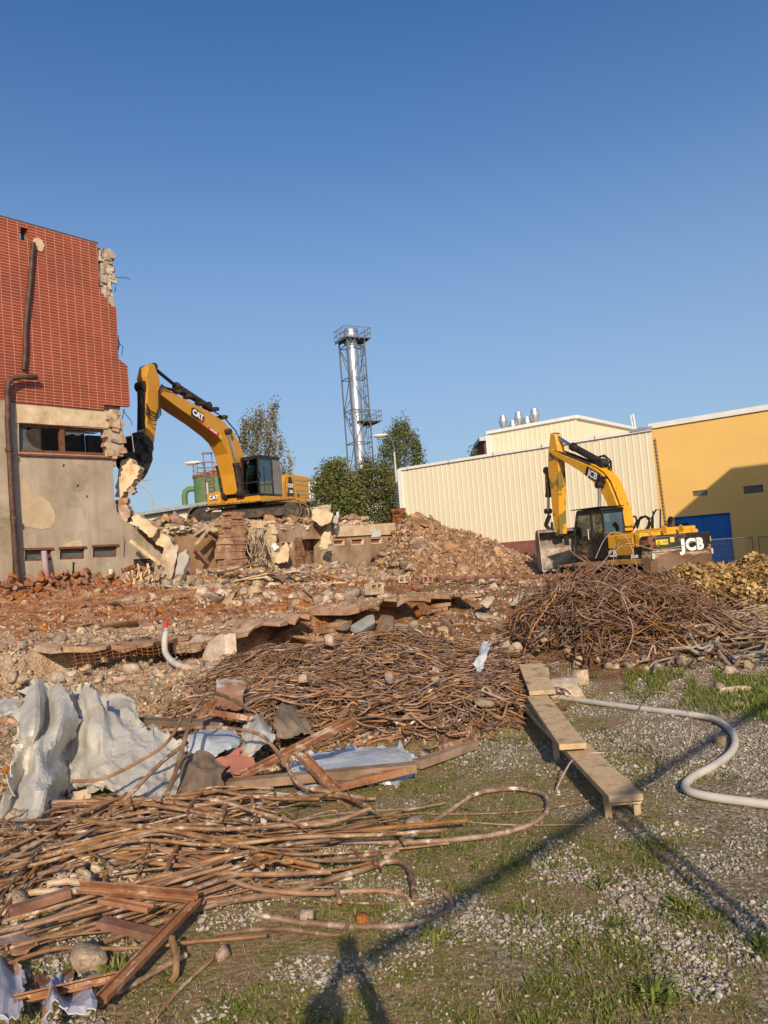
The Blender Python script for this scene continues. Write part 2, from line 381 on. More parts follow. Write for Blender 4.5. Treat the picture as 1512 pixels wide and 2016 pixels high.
# ---------------------------------------------------------------- the ruined building on the left
def wl(px, py, w=0.0):
    p = on_plane(px, py, P0 + FN * w, FN); d = p - P0; return (d.dot(FD), p.z)
WM = Matrix(((FD.x, FN.x, 0, P0.x), (FD.y, FN.y, 0, P0.y), (0, 0, 1, 0), (0, 0, 0, 1)))   # local x along the wall, y out, z up
fw = lambda a, b, w: Vector((a, w, b))
def tile_mat():
    m, n, l, b = newmat('red_tiles'); tc = coords(n)
    mp = n.new('ShaderNodeMapping'); mp.inputs['Rotation'].default_value = (R(-90), 0, 0); l.new(tc, mp.inputs[0])
    br = n.new('ShaderNodeTexBrick'); l.new(mp.outputs[0], br.inputs['Vector']); br.offset = 0; br.squash = 1
    br.inputs['Scale'].default_value = 1; br.inputs['Brick Width'].default_value = .31; br.inputs['Row Height'].default_value = .098
    br.inputs['Mortar Size'].default_value = .0065; br.inputs['Mortar Smooth'].default_value = .1; br.inputs['Bias'].default_value = 0
    br.inputs['Color1'].default_value = (.22, .042, .019, 1); br.inputs['Color2'].default_value = (.27, .052, .024, 1); br.inputs['Mortar'].default_value = (.55, .32, .2, 1)
    d = ramp(n, l, noise(n, l, tc, .7, 7, .7), [(.35, (.82, .82, .82)), (.6, (1.08, 1.03, 1.0))])
    l.new(mixc(n, l, 1.0, br.outputs['Color'], d, 'MULTIPLY'), b.inputs['Base Color'])
    b.inputs['Roughness'].default_value = .5; b.inputs['Specular IOR Level'].default_value = .35
    bump(n, l, b, br.outputs['Fac'], -.5, .01); return m
def plaster_mat():
    m, n, l, b = newmat('old_plaster'); v = coords(n)
    c = ramp(n, l, noise(n, l, v, .55, 8, .65), [(.3, (.2, .15, .1)), (.45, (.31, .245, .18)), (.6, (.42, .35, .275)), (.72, (.27, .225, .17))])
    st = n.new('ShaderNodeMapping'); st.inputs['Scale'].default_value = (3.2, 1, .22); l.new(v, st.inputs[0])
    c = mixc(n, l, ramp(n, l, noise(n, l, st.outputs[0], 1.0, 6, .7), [(.45, (0, 0, 0)), (.75, (.75, .75, .75))]), c, (.2, .165, .12))
    c = mixc(n, l, ramp(n, l, noise(n, l, v, .9, 5, .6), [(.54, (0, 0, 0)), (.68, (.65, .65, .65))]), c, (.13, .125, .05))
    c = mixc(n, l, ramp(n, l, noise(n, l, v, 30, 3), [(.35, (0, 0, 0)), (.7, (.35, .35, .35))]), c, (.52, .44, .34))
    l.new(c, b.inputs['Base Color']); b.inputs['Roughness'].default_value = .9; b.inputs['Specular IOR Level'].default_value = .2
    bump(n, l, b, noise(n, l, v, 14, 8), .35, .02); return m
TILE = tile_mat(); PLAS = plaster_mat()
LIME = M('bare_lime', [(.4, .28, .16), (.54, .41, .26), (.64, .52, .36)], 2.5, .95, .6, .02)
CONC = M('broken_concrete', [(.2, .145, .1), (.4, .32, .24), (.6, .51, .4)], 1.7, .95, .9, .05, bsc=6, dirt=(.3, .14, .07), dlo=.52, dhi=.66)
DARK = M('interior_shade', [(.03, .024, .02), (.07, .055, .045)], 2, .95, .3)  # near-black colour: the shade inside the rooms is put into the surface
RUSTW = M('brown_window_frame', [(.1, .035, .02), (.2, .08, .045)], 8, .8, .4, .01)
PIPE = M('brown_pipe', [(.035, .02, .015), (.075, .038, .027), (.12, .062, .042)], 4, .6, .3, .01)
GLASSD = M('dirty_glass', [(.07, .075, .075), (.13, .13, .125)], 4, .25, .1, .01, spec=.5)
WOOD = M('weathered_wood', [(.3, .2, .12), (.48, .35, .22), (.62, .49, .33)], 3, .9, .4, .01, rnd=.3)
STEELR = M('rusty_steel', [(.085, .035, .022), (.19, .08, .042), (.3, .15, .085)], 5, .85, .5, .01, dirt=(.36, .3, .25), dsc=3, dlo=.58, dhi=.7, rnd=.25)
GREYM = M('grey_metal', [(.25, .26, .27), (.4, .41, .42)], 3, .5, .3, .01, metal=.3, dirt=(.2, .11, .07), dsc=2.5, dlo=.55, dhi=.66)

bld = empty('half_demolished_building'); bld.matrix_world = WM
tag(bld, 'half demolished building with red tiled upper wall over stained grey plaster, at the left edge', 'building')
def hole(pts, w=0.0): return [wl(x, y, w) for x, y in pts]
def jag(pts, amp=.05, n=3, s=1):
    out = []; r = random.Random(s)
    for i, a in enumerate(pts):
        b = pts[(i + 1) % len(pts)]; out.append(a)
        for k in range(1, n):
            t = k / n; out.append((a[0] + (b[0] - a[0]) * t + r.uniform(-amp, amp), a[1] + (b[1] - a[1]) * t + r.uniform(-amp, amp)))
    return out
def wpoly(pts, w=0.0): return [wl(x, y, w) for x, y in pts]
TOPZ = wl(0, 427)[1]
tl = wpoly([(-140, 388), (190, 480), (193, 564), (199, 578), (209, 590), (218, 602), (228, 609), (231, 705), (238, 712), (250, 721), (255, 801), (204, 797), (203, 808), (120, 800), (26, 792), (-140, 768)])
MB().plate(tl, fw, -.12, .05, [jag(hole([(38, 449), (53, 450), (54, 468), (44, 475), (38, 470)]), .02)]).build('tiled_wall', TILE, bld)
mb = MB()                                            # concrete carcass behind the tiles, broken off at the right
mb.plate(jag(wpoly([(-140, 392), (188, 482), (203, 487), (212, 489), (228, 493), (226, 530), (224, 570), (230, 612), (232, 700), (236, 760), (240, 806), (200, 800), (-140, 765)]), .05, 4, 3), fw, -.45, -.125,
         [hole([(38, 449), (53, 450), (54, 468), (44, 475), (38, 470)])])
mb.build('concrete_wall_core', CONC, bld)
mb = MB()                                            # roof edge flashing
a, b_ = wl(-140, 387), wl(192, 479.5)
mb.bar(fw(a[0], a[1], -.1), fw(b_[0], b_[1], -.1), .3, .05, (0, 0, 1)); mb.build('roof_edge', M('dark_flashing', [(.05, .045, .05), (.09, .08, .09)], 5, .5, .1), bld)
mb = MB(); r_ = random.Random(5)                     # broken lumps on the bare column, top right
for k in range(26):
    x = r_.uniform(193, 224); y = r_.uniform(492, 598)
    if y > 560 and x < 208: continue
    u, z = wl(x, y); q = Matrix.Rotation(r_.uniform(-.4, .4), 3, (r_.random(), r_.random(), r_.random()))
    mb.box((u, -.1 + r_.uniform(-.04, .05), z), (r_.uniform(.1, .4), r_.uniform(.06, .16), r_.uniform(.12, .5)), q, r_.uniform(.6, .95))
mb.build('broken_column', CONC, bld, bevel=.02)
def wires(parent, spots, seed, mat, rad=.012, name='bent_wire'):
    r = random.Random(seed)
    for pts in spots:
        MB().tube([fw(*wl(x, y), .0 + r.uniform(-.2, .1)) for x, y in pts], rad, 5).build(name, mat, parent)
BLK = M('black_cable', [(.012, .012, .013), (.03, .028, .027)], 6, .6, .2)
wires(bld, [[(224, 515), (231, 532), (224, 540), (226, 552)], [(225, 540), (235, 545), (246, 548), (254, 550)], [(226, 565), (231, 572)],
            [(231, 663), (237, 672), (236, 690), (238, 707)], [(232, 668), (240, 684), (238, 700)], [(231, 660), (234, 678), (233, 705)],
            [(245, 806), (250, 818), (257, 828), (259, 838)], [(243, 806), (246, 822), (244, 838)], [(205, 488), (197, 510), (203, 530), (212, 536)]], 4, BLK, .014)

low = jag(wpoly([(243, 826), (244, 892), (230, 900), (222, 905), (224, 950), (229, 1000), (240, 1020), (262, 1036), (290, 1066), (317, 1088), (345, 1122), (352, 1190)]), .0, 1)
bot = [(wl(352, 1190)[0], -.6), (wl(-140, 1190)[0], -.6)]
topw = wpoly([(-140, 764), (26, 788), (203, 806), (222, 812)])
win = wpoly([(37, 833), (213, 845), (217, 898), (38, 890)])
slits = [wpoly(q) for q in ([(49, 1083), (102, 1082), (102, 1103), (49, 1105)], [(118, 1081), (167, 1079), (167, 1100), (118, 1102)], [(183, 1077), (231, 1075), (231, 1096), (183, 1098)])]
gril = wpoly([(263, 1101), (308, 1099), (308, 1140), (264, 1142)])
gash = jag(wpoly([(143, 1107), (149, 1108), (150, 1130), (153, 1150), (149, 1168), (143, 1160), (141, 1135)]), .02, 2)
dots = [[(u + .05 * math.cos(t), z + .06 * math.sin(t)) for t in (0, 1.2, 2.3, 3.5, 4.9)] for u, z in wpoly([(126, 917), (154, 957), (172, 978), (137, 940)])]
lower = jag(low + bot + topw, .012, 3, 9)
MB().plate(low[:1] + jag(low[1:12], .05, 3, 8)[:-2] + bot + topw, fw, -.38, 0, [win] + slits + [gril, gash] + dots[:3]).build('plaster_wall', PLAS, bld)
# lintel band above the big window: bare lime, patches, a plaster column at the far left
MB().plate(jag(wpoly([(28, 796), (216, 812), (214, 843), (43, 832), (28, 834)]), .02, 3, 2), fw, .0, .03).build('lintel', LIME, bld)
MB().plate(jag(wpoly([(42, 950), (48, 946), (57, 958), (66, 968), (78, 975), (98, 990), (108, 1012), (108, 1028), (98, 1040), (80, 1042), (43, 1036), (42, 1000)]), .02, 3, 4), fw, .0, .012).build('bare_patch', M('bare_plaster', [(.38, .28, .17), (.47, .36, .235), (.54, .43, .3)], 1.5, .95, .4, .02), bld)
MB().plate(jag(wpoly([(118, 1076), (140, 1066), (160, 1062), (162, 1078)]), .01, 2, 4), fw, 0, .015).build('bare_patch', LIME, bld)
MB().plate(wpoly([(-140, 790), (9, 790), (22, 1185), (-140, 1185)]), fw, .02, .18).build('pilaster', PLAS, bld)
mb = MB()                                            # bare column at the broken right end
r_ = random.Random(11)
for k in range(30):
    x = r_.uniform(216, 241); y = 812 + k * 3.3
    u, z = wl(x, y); mb.box((u, -.15 + r_.uniform(-.1, .12), z), (r_.uniform(.15, .45), .3, r_.uniform(.1, .32)), Matrix.Rotation(r_.uniform(-.2, .2), 3, 'Y'), .9)
mb.build('broken_column', M('brick_column', [(.2, .11, .07), (.42, .29, .2), (.6, .46, .33)], 3, .95, .9, .04, bsc=9), bld, bevel=.015)
# the long window
fo = win; fi = wpoly([(41, 838), (209, 849), (212, 891), (42, 884)])
wf = MB().plate(fo, fw, -.3, -.1, [fi]).build('window', RUSTW, bld)
a, b_ = wl(126, 843), wl(128, 888); MB().bar(fw(*a, -.2), fw(*b_, -.2), .16, .14, (1, 0, 0)).build('mullion', RUSTW, wf)
MB().plate(jag(wpoly([(41, 838), (60, 839), (56, 852), (62, 866), (70, 876), (88, 884), (42, 884)]), .01, 2), fw, -.22, -.212).build('broken_pane', GLASSD, wf)
MB().plate(jag(wpoly([(131, 845), (200, 850), (190, 853), (170, 852), (160, 856), (150, 852), (131, 856)]), .01, 2), fw, -.22, -.212).build('broken_pane', GLASSD, wf)
a, b_ = wl(36, 895), wl(219, 902); MB().bar(fw(a[0], a[1], .02), fw(b_[0], b_[1], .02), .14, .06).build('sill', RUSTW, wf)
for s in slits:
    f_ = MB().plate(s, fw, -.2, -.06, [[(s[0][0] + .04, s[0][1] - .05), (s[1][0] - .04, s[1][1] - .05), (s[2][0] - .04, s[2][1] + .05), (s[3][0] + .04, s[3][1] + .05)]]).build('slit_window', RUSTW, bld)
    MB().plate(s, fw, -.16, -.14).build('pane', GLASSD, f_)
    MB().bar(fw(s[0][0] - .04, s[0][1] + .03, .02), fw(s[1][0] + .04, s[1][1] + .03, .02), .08, .07).build('head_board', RUSTW, f_)
mb = MB()
for i in range(9):
    t = i / 8; mb.bar(fw(gril[0][0] + (gril[1][0] - gril[0][0]) * t, gril[0][1], -.1), fw(gril[3][0] + (gril[2][0] - gril[3][0]) * t, gril[3][1], -.1), .012, .012)
for i in range(10):
    t = i / 9; z = gril[0][1] + (gril[3][1] - gril[0][1]) * t; mb.bar(fw(gril[0][0], z, -.09), fw(gril[1][0], z, -.09), .012, .012)
mb.build('window_grille', M('grille_iron', [(.13, .11, .09), (.2, .17, .14)], 6, .7, .2), bld)
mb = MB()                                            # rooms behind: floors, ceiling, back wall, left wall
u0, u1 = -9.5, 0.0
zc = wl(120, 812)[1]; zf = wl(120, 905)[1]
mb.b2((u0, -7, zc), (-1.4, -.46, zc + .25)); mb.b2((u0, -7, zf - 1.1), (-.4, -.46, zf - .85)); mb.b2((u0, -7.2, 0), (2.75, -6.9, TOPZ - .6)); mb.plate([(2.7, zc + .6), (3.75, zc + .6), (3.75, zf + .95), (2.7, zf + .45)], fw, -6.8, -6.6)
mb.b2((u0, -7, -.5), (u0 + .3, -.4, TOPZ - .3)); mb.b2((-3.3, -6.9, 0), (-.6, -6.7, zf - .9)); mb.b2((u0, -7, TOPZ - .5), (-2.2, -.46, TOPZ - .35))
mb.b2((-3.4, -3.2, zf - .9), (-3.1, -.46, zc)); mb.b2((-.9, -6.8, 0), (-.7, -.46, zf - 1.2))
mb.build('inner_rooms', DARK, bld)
# down pipes
def ptube(pts, r, name, w=.14, seed=1):
    rr = random.Random(seed); P = [fw(*wl(x, y, w), w) for x, y in pts]; return MB().tube(P, r, 12).build(name, PIPE, bld, smooth=True)
ptube([(66, 478), (62, 520), (58, 570), (52, 625), (50, 645), (50, 690), (47, 728)], .075, 'down_pipe')
pp = ptube([(73, 742), (60, 743), (40, 742), (25, 745), (16, 752), (14, 775), (16, 800), (15, 830), (18, 880), (22, 960), (26, 1020), (30, 1090), (36, 1150), (39, 1192)], .085, 'down_pipe', .3)
for (x, y) in ((18, 885), (27, 1020), (37, 1155)):
    c = fw(*wl(x, y, .3), .3); MB().cyl(c - Vector((0, 0, .06)), c + Vector((0, 0, .06)), .115, 14).build('pipe_collar', PIPE, pp, smooth=True)
MB().plate(jag([(wl(74, 482)[0] + .2 * math.cos(t), wl(74, 482)[1] + .23 * math.sin(t)) for t in np.linspace(0, 6.28, 9)[:-1]], .04, 2), fw, .04, .08).build('bare_patch', LIME, bld)
MB().cyl(fw(*wl(79, 1086), .25), fw(*wl(82, 1172), .45), .09, 10).build('leaning_post', M('red_grey_paint', [(.3, .06, .05), (.33, .3, .3)], 1.2, .7, .2), bld)

# ---------------------------------------------------------------- the ruined ground-floor wall, further along the same line
rw = empty('ruined_ground_floor_wall'); rw.matrix_world = WM
tag(rw, 'low ruined brown wall with a doorway hole and small red windows, below the left excavator', 'wall')
MUD = M('brown_render', [(.2, .13, .08), (.3, .215, .14), (.38, .29, .2)], 1.3, .95, .5, .02, dirt=(.2, .1, .05), dlo=.5, dhi=.68)
def wr(pts, w): return [wl(x, y, w) for x, y in pts]
w1 = wr([(215, 1010), (262, 1034), (330, 1040), (400, 1034), (437, 1030), (437, 1200), (215, 1200)], -.5)
MB().plate(jag(w1, .04, 3, 3), fw, -.94, -.5).build('mud_stained_wall', M('dirt_wall', [(.17, .09, .045), (.29, .17, .09), (.35, .25, .16)], 1.2, .95, .7, .03), rw)
W2 = -.25
w2 = wr([(437, 1022), (480, 1026), (535, 1030), (600, 1036), (655, 1040), (655, 1058), (655, 1165), (437, 1195)], W2)
d1 = wr([(480, 1072), (497, 1071), (499, 1110), (481, 1112)], W2); d2 = wr([(594, 1062), (632, 1061), (634, 1108), (595, 1110)], W2); d3 = wr([(553, 1066), (576, 1065), (576, 1078), (553, 1079)], W2)
MB().plate(jag(w2, .03, 4, 6), fw, -.75, W2, [d1, jag(d2, .03, 2), d3]).build('wall', MUD, rw)
w3 = wr([(655, 1034), (700, 1034), (780, 1029), (782, 1150), (655, 1165)], W2)
sl = [wr(q, W2) for q in ([(656, 1062), (679, 1061), (679, 1073), (656, 1074)], [(692, 1060), (717, 1059), (717, 1072), (692, 1073)], [(729, 1059), (752, 1058), (752, 1070), (729, 1071)], [(763, 1057), (779, 1056), (779, 1068), (763, 1069)])]
MB().plate(jag(w3, .015, 3, 6), fw, -.75, W2, sl).build('wall', MUD, rw)
MB().plate(jag(wr([(657, 1036), (781, 1030), (781, 1052), (657, 1057)], W2), .02, 4, 2), fw, W2, W2 + .1).build('bare_lintel_beam', LIME, rw)
REDG = M('red_board', [(.2, .06, .05), (.3, .12, .1)], 4, .7, .2)
for s in sl + [d3]:
    f_ = MB().plate(s, fw, W2 - .2, W2 - .02, [[(s[0][0] + .05, s[0][1] - .05), (s[1][0] - .05, s[1][1] - .05), (s[2][0] - .05, s[2][1] + .05), (s[3][0] + .05, s[3][1] + .05)]]).build('window', LIME, rw)
    MB().plate(s, fw, W2 - .18, W2 - .15).build('red_pane', REDG, f_)
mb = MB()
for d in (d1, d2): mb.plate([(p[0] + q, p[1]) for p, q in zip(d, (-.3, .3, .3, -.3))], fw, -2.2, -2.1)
mb.build('doorway_shade_plate', DARK, rw)  # dark plates behind the door holes stand in for the unlit inside
BRK = M('brick_pier', [(.17, .08, .045), (.31, .17, .1), (.45, .3, .19)], 3, .95, .9, .03, bsc=12)
for (x, y0, y1, wd, mt) in ((460, 1010, 1118, .75, BRK), (440, 1032, 1090, .5, RUBD), (640, 1000, 1120, .35, CONC), (532, 1030, 1075, .3, LIME), (505, 1030, 1066, .3, LIME), (787, 1001, 1062, .55, STEELR), (588, 1062, 1118, .12, STEELR)):
    u, z1 = wl(x, y0, 0); z0 = wl(x, y1, 0)[1]; mb = MB(); rr = random.Random(x); z = z0 - 1.0
    while z < z1:
        hh = rr.uniform(.07, .17); mb.box((u + rr.uniform(-.04, .04), -.05 + rr.uniform(-.05, .05), z + hh / 2), (wd * rr.uniform(.7, 1.12), .5, hh), Matrix.Rotation(rr.uniform(-.05, .05), 3, 'Y')); z += hh * .97
    mb.build('pier', mt, rw, bevel=.015)

# ---------------------------------------------------------------- warehouses behind
def cream_mat(name, c, per=.5):
    m, n, l, b = newmat(name); v = coords(n)
    l.new(ramp(n, l, noise(n, l, v, .35, 5), [(.3, tuple(x * .93 for x in c)), (.7, c)]), b.inputs['Base Color'])
    b.inputs['Roughness'].default_value = .55; b.inputs['Specular IOR Level'].default_value = .3; return m
CREAM = cream_mat('cream_cladding', (.69, .61, .445)); WHT = M('white_trim', [(.62, .6, .57), (.72, .7, .67)], 2, .5, .05)
def cladding(parent, name, P, D, N, L, z0, z1f, mat, per=.42, dep=.035, z0f=None):
    """vertical corrugated cladding: z1f(s) gives the top at distance s along"""
    mb = MB(); s = 0; pts = []
    while s < L:
        for ds, w in ((0, 0), (per * .72, 0), (per * .8, dep), (per * .92, dep)):
            if s + ds < L: pts.append((s + ds, w))
        s += per
    pts.append((L, 0)); vs = []
    for s, w in pts:
        q = P + D * s + N * w; zz = z0f(s) if z0f else z0; vs += [Vector((q.x, q.y, zz)), Vector((q.x, q.y, z1f(s)))]
    fs = [(2 * i, 2 * i + 2, 2 * i + 3, 2 * i + 1) for i in range(len(pts) - 1)]
    mb.add(vs, fs); return mb.build(name, mat, parent, fix=False)
YD = Vector((-.782, .623, 0)).normalized(); YN = Vector((-.623, -.782, 0)).normalized()     # along the yellow wall (away), out of it
YP = at(1448, 1105, 38); YP.z = 0
def yl(px, py, w=0.0):
    p = on_plane(px, py, YP + YN * w, YN); d = p - YP; return (d.dot(YD), p.z)
YM = Matrix(((YD.x, YN.x, 0, YP.x), (YD.y, YN.y, 0, YP.y), (0, 0, 1, 0), (0, 0, 0, 1)))
# yellow warehouse
yw = empty('yellow_warehouse'); yw.matrix_world = YM
tag(yw, 'long yellow rendered warehouse with blue door, at the right edge', 'warehouse')
sL = yl(1282, 846)[0]; zt = yl(1500, 806)[1]; zt = (zt + yl(1290, 846)[1]) / 2; sR = -13
YEL = M('yellow_render', [(.66, .41, .125), (.72, .46, .15)], .5, .85, .12, .01, bsc=3)
door = wpoly_ = [yl(1328, 1018), yl(1437, 1009)]
dz = (yl(1328, 1018)[1] + yl(1437, 1009)[1]) / 2
zb = yl(1448, 1105)[1]
vents = [[yl(x, y) for x, y in q] for q in ([(1363, 967), (1392, 965), (1392, 975), (1363, 977)], [(1463, 958), (1502, 955), (1503, 969), (1464, 972)])]
ds0, ds1 = door[0][0], door[1][0]
vr = [[(v[0][0], v[0][1]), (v[1][0], v[0][1]), (v[1][0], v[2][1]), (v[0][0], v[2][1])] for v in vents]
MB().plate([(sR, zb), (ds1, zb), (ds1, dz), (ds0, dz), (ds0, zb), (sL, zb), (sL, zt), (sR, zt)], lambda a, b, w: Vector((a, w, b)), -.3, 0, vr).build('rendered_wall', YEL, yw)
mb = MB(); mb.b2((sR, -.3, -1.6), (ds1, -.08, zb - .002)); mb.b2((ds0, -.3, -1.6), (sL, -.08, zb - .002)); mb.build('brick_plinth', M('dark_plinth', [(.035, .03, .03), (.07, .055, .05)], 6, .9, .5), yw)
mb = MB(); mb.b2((sR, -22, -1.6), (sL, -.302, zt - .1)); mb.build('hall_body', YEL, yw)
mb = MB(); mb.b2((sR, -.6, zt + .002), (sL + .1, .1, zt + .26)); mb.build('roof_trim', WHT, yw)
mb = MB(); mb.b2((sL - .1, -.6, zt - .05), (sL + 1.1, .14, zt + .12)); mb.build('roof_flashing', GREYM, yw)
BLUE = M('blue_door_paint', [(.012, .12, .4), (.018, .145, .46)], 1.2, .5, .08, .01)
dm = MB(); mid = (ds0 + ds1) / 2
dm.b2((ds1 + .03, -.2, -1.3), (mid - .008, -.1, dz - .03)); dm.b2((mid + .008, -.2, -1.3), (ds0 - .03, -.09, dz - .03)); dd = dm.build('door', BLUE, yw, bevel=.01)
mb = MB(); mb.b2((ds0 - .03, -.25, -1.3), (ds0, .03, dz)); mb.b2((ds1, -.25, -1.3), (ds1 + .03, .03, dz)); mb.b2((ds1, -.25, dz - .03), (ds0, .035, dz)); mb.build('door_frame', BLUE, dd)
q = yl(1340, 1032); MB().b2((q[0] - .35, -.11, q[1] - .03), (q[0] + .3, -.05, q[1] + .03)).build('door_sign', BLK, dd)
for v in vr:
    mb = MB(); z0, z1 = v[2][1], v[0][1]
    for k in range(7): z = z0 + (z1 - z0) * (k + .5) / 7; mb.box(((v[0][0] + v[1][0]) / 2, -.06, z), (abs(v[0][0] - v[1][0]), .012, (z1 - z0) / 7 * 1.1), Matrix.Rotation(.7, 3, 'X'))
    mb.b2((v[0][0], -.12, z0), (v[1][0], -.1, z1)); mb.build('louvre_vent', M('louvre', [(.14, .13, .12), (.22, .2, .18)], 4, .5, .1), yw)
mb = MB(); a = yl(1301, 860); 
for (px0, py0, px1, py1) in ((1290, 862, 1312, 1035),):
    A_ = yl(px0, py0, .1); B_ = yl(px1, py1, .1)
    for k in range(24):
        t = k / 24; mb.bar((A_[0] + (B_[0] - A_[0]) * t, .1, A_[1] + (B_[1] - A_[1]) * t), (A_[0] + (B_[0] - A_[0]) * (t + .03), .1, A_[1] + (B_[1] - A_[1]) * (t + .03)), .06, .06)
    mb.bar((A_[0], .04, A_[1]), (B_[0], .04, B_[1]), .018, .018)
mb.build('lightning_rod_line', M('rod_line', [(.3, .2, .12), (.4, .28, .16)], 5, .6, .1), yw)

# cream warehouse, in the same line
cw = empty('cream_warehouse', tuple(YP)); tag(cw, 'long cream corrugated warehouse with white roof edge behind the right excavator', 'warehouse')
s1 = yl(790, 925)[0]; zct = (yl(800, 925)[1] + yl(1200, 861)[1]) / 2; zcb = yl(1015, 1066)[1]
O_ = Vector((0, 0, 0))
cladding(cw, 'cladding', O_ + YD * sL, YD, YN, s1 - sL, zcb, lambda s: zct, CREAM, .36, .02)
mb = MB()
def yb(a, b): 
    a = Vector(a); b = Vector(b); c = (a + b) / 2; d = b - a
    mb.box(YD * c.x + YN * c.y + Vector((0, 0, c.z)), (abs(d.x), abs(d.y), abs(d.z)), Matrix((YD, YN, (0, 0, 1))).transposed())
yb((sL, -18, -1), (s1 - .02, -.02, zct - .02)); mb.build('hall_body', CREAM, cw)
mb = MB(); yb((sL - .05, -.4, zct), (s1 + .08, .12, zct + .16)); mb.build('roof_trim', WHT, cw)
mb = MB(); yb((s1 - .05, -.4, -.5), (s1 + .25, .14, zct + .1)); mb.build('corner_trim', WHT, cw)
mb = MB(); yb((sL, -.1, -1), (s1, .06, zcb)); mb.build('plinth', M('red_plinth', [(.16, .06, .045), (.24, .1, .075)], 3, .9, .3), cw)
mb = MB()
k_ = 0
for s in np.arange(sL + 3, s1, 3.2): mb = MB(); yb((s, .1, zct - .02), (s + .05, .15, zct + .2)); mb.build('trim_joint', GREYM, cw)


# raised cream box on the roof
cx = empty('raised_roof_hall', tuple(YP)); tag(cx, 'cream clad hall rising above the cream warehouse roof, with silver cowls on top', 'hall')
C0 = at(1133, 824, 49); zx = C0.z; C0 = Vector((C0.x - YP.x, C0.y - YP.y, 0))
pe = on_plane(962, 856, YP + C0, YN); LX = (Vector((pe.x, pe.y, 0)) - YP - C0).dot(YD)
pe2 = on_plane(1246, 846, YP + C0, YD); LX2 = (Vector((pe2.x, pe2.y, 0)) - YP - C0).dot(-YN)
cladding(cx, 'front_cladding', C0, YD, YN, LX, 4, lambda s: zx, CREAM, .36, .02)
cladding(cx, 'side_cladding', C0 - YN * LX2, YN, -YD, LX2, 4, lambda s: zx, CREAM, .36, .02)
mb = MB(); A3 = Matrix((YD, YN, (0, 0, 1))).transposed()
mb.box(C0 + YD * LX / 2 - YN * LX2 / 2 + Vector((0, 0, (zx + 3) / 2)), (LX - .06, LX2 - .06, zx - 3.02), A3); mb.build('hall_body', CREAM, cx)
mb = MB(); mb.box(C0 + YD * (LX / 2) + YN * .02 + Vector((0, 0, zx + .1)), (LX + .2, .3, .2), A3); mb.box(C0 - YN * (LX2 / 2) + YN * .02 - YD * .06 + Vector((0, 0, zx + .099)), (.3, LX2, .2), A3); mb.build('roof_trim', WHT, cx)
mb = MB(); mb.box(C0 + YD * (LX + .02) + YN * .02 + Vector((0, 0, zx / 2 + 3)), (.34, .2, zx - 6.2), A3); mb.build('corner_trim', WHT, cx)
mb = MB(); q = on_plane(1146, 861, YP + C0, YD); q = q - YP; q.z = on_plane(1146, 861, YP + C0, YD).z; q.z = zx - 2.25
mb.box(q - YD * .06, (.1, .5, .55), A3); mb.build('side_vent', GREYM, cx)
SILV = M('bright_steel', [(.5, .51, .52), (.62, .63, .64)], 2, .38, .05, metal=.75)
cow = [(992, 846, 819, .26, 1), (1010, 843, 829, .27, 0), (1023, 840, 812, .27, 1), (1039, 838, 822, .28, 0), (1055, 836, 805, .29, 1)]
names = ['leftmost tall one of the silver roof cowls', 'low silver roof cowl, second from the left', 'middle tall silver roof cowl', 'low silver roof cowl just left of the tallest one', 'tallest silver roof cowl at the right end of the row']
for (px, yb_, yt, rr, tall), nm in zip(cow, names):
    Yc = on_plane(px, 845, YP + C0 - YN * 1.2, YN); base = Vector((Yc.x, Yc.y, zx - .05)); top = at(px, yt, Yc.y).z; h = top - base.z
    o = empty('roof_cowl', tuple(base), 0, nm, 'roof vent', 'silver cowls on the raised hall roof')
    mb = MB(); mb.lathe([(rr * .5, 0), (rr * .5, h * .25), (rr * .55, h * .3), (rr * 1.15, h * .66), (rr * 1.15, h * .7)] if tall else [(rr * .9, 0), (rr * .95, h * .2), (rr * 1.2, h * .55), (rr * 1.2, h * .6)], (0, 0, 0), 20); mb.build('duct', SILV, o, smooth=True)
    mb = MB(); mb.lathe([(rr * 1.15, h * .702), (rr * .85, h * .92), (rr * .8, h)] if tall else [(rr * 1.2, h * .602), (rr * .9, h * .9), (rr * .85, h)], (0, 0, 0), 20); mb.build('hood', SILV, o, smooth=True)
    mb = MB(); mb.lathe([(rr * 1.19, h * .68), (rr * 1.19, h * .71)] if tall else [(rr * 1.24, h * .58), (rr * 1.24, h * .61)], (0, 0, 0), 20); mb.build('seam', GREYM, o, smooth=True)
o = empty('twin_roof_pole', tuple(at(1249, 850, 46)), 0, 'two thin pale poles standing where the raised hall meets the warehouse roof', 'roof poles')
mb = MB(); a = at(1249, 850, 46); mb.cyl((0, 0, -.4), at(1241, 817, 46) - a, .04, 6); mb.build('pole', WHT, o)
mb = MB(); mb.cyl((.15, 0, -.4), at(1246, 815, 46) - a, .05, 6); mb.build('pole', WHT, o)
# red brick stair tower behind
o = empty('brick_roof_house', tuple(at(960, 900, 60))); tag(o, 'small dark red brick roof house left of the raised cream hall', 'brick building')
c = at(960, 868, 60); a = at(951, 900, 60)
mb = MB(); mb.b2((0, 0, -7), (3, 4, c.z - a.z)); mb.build('brick_wall', M('dark_red_brick', [(.13, .03, .025), (.2, .05, .04)], 4, .9, .3), o); o.location = (at(953, 880, 60).x, 60, a.z)
mb = MB(); mb.b2((-.35, -.35, c.z - a.z + .002), (3.2, 4.2, c.z - a.z + .28)); mb.build('flat_roof', GREYM, o)

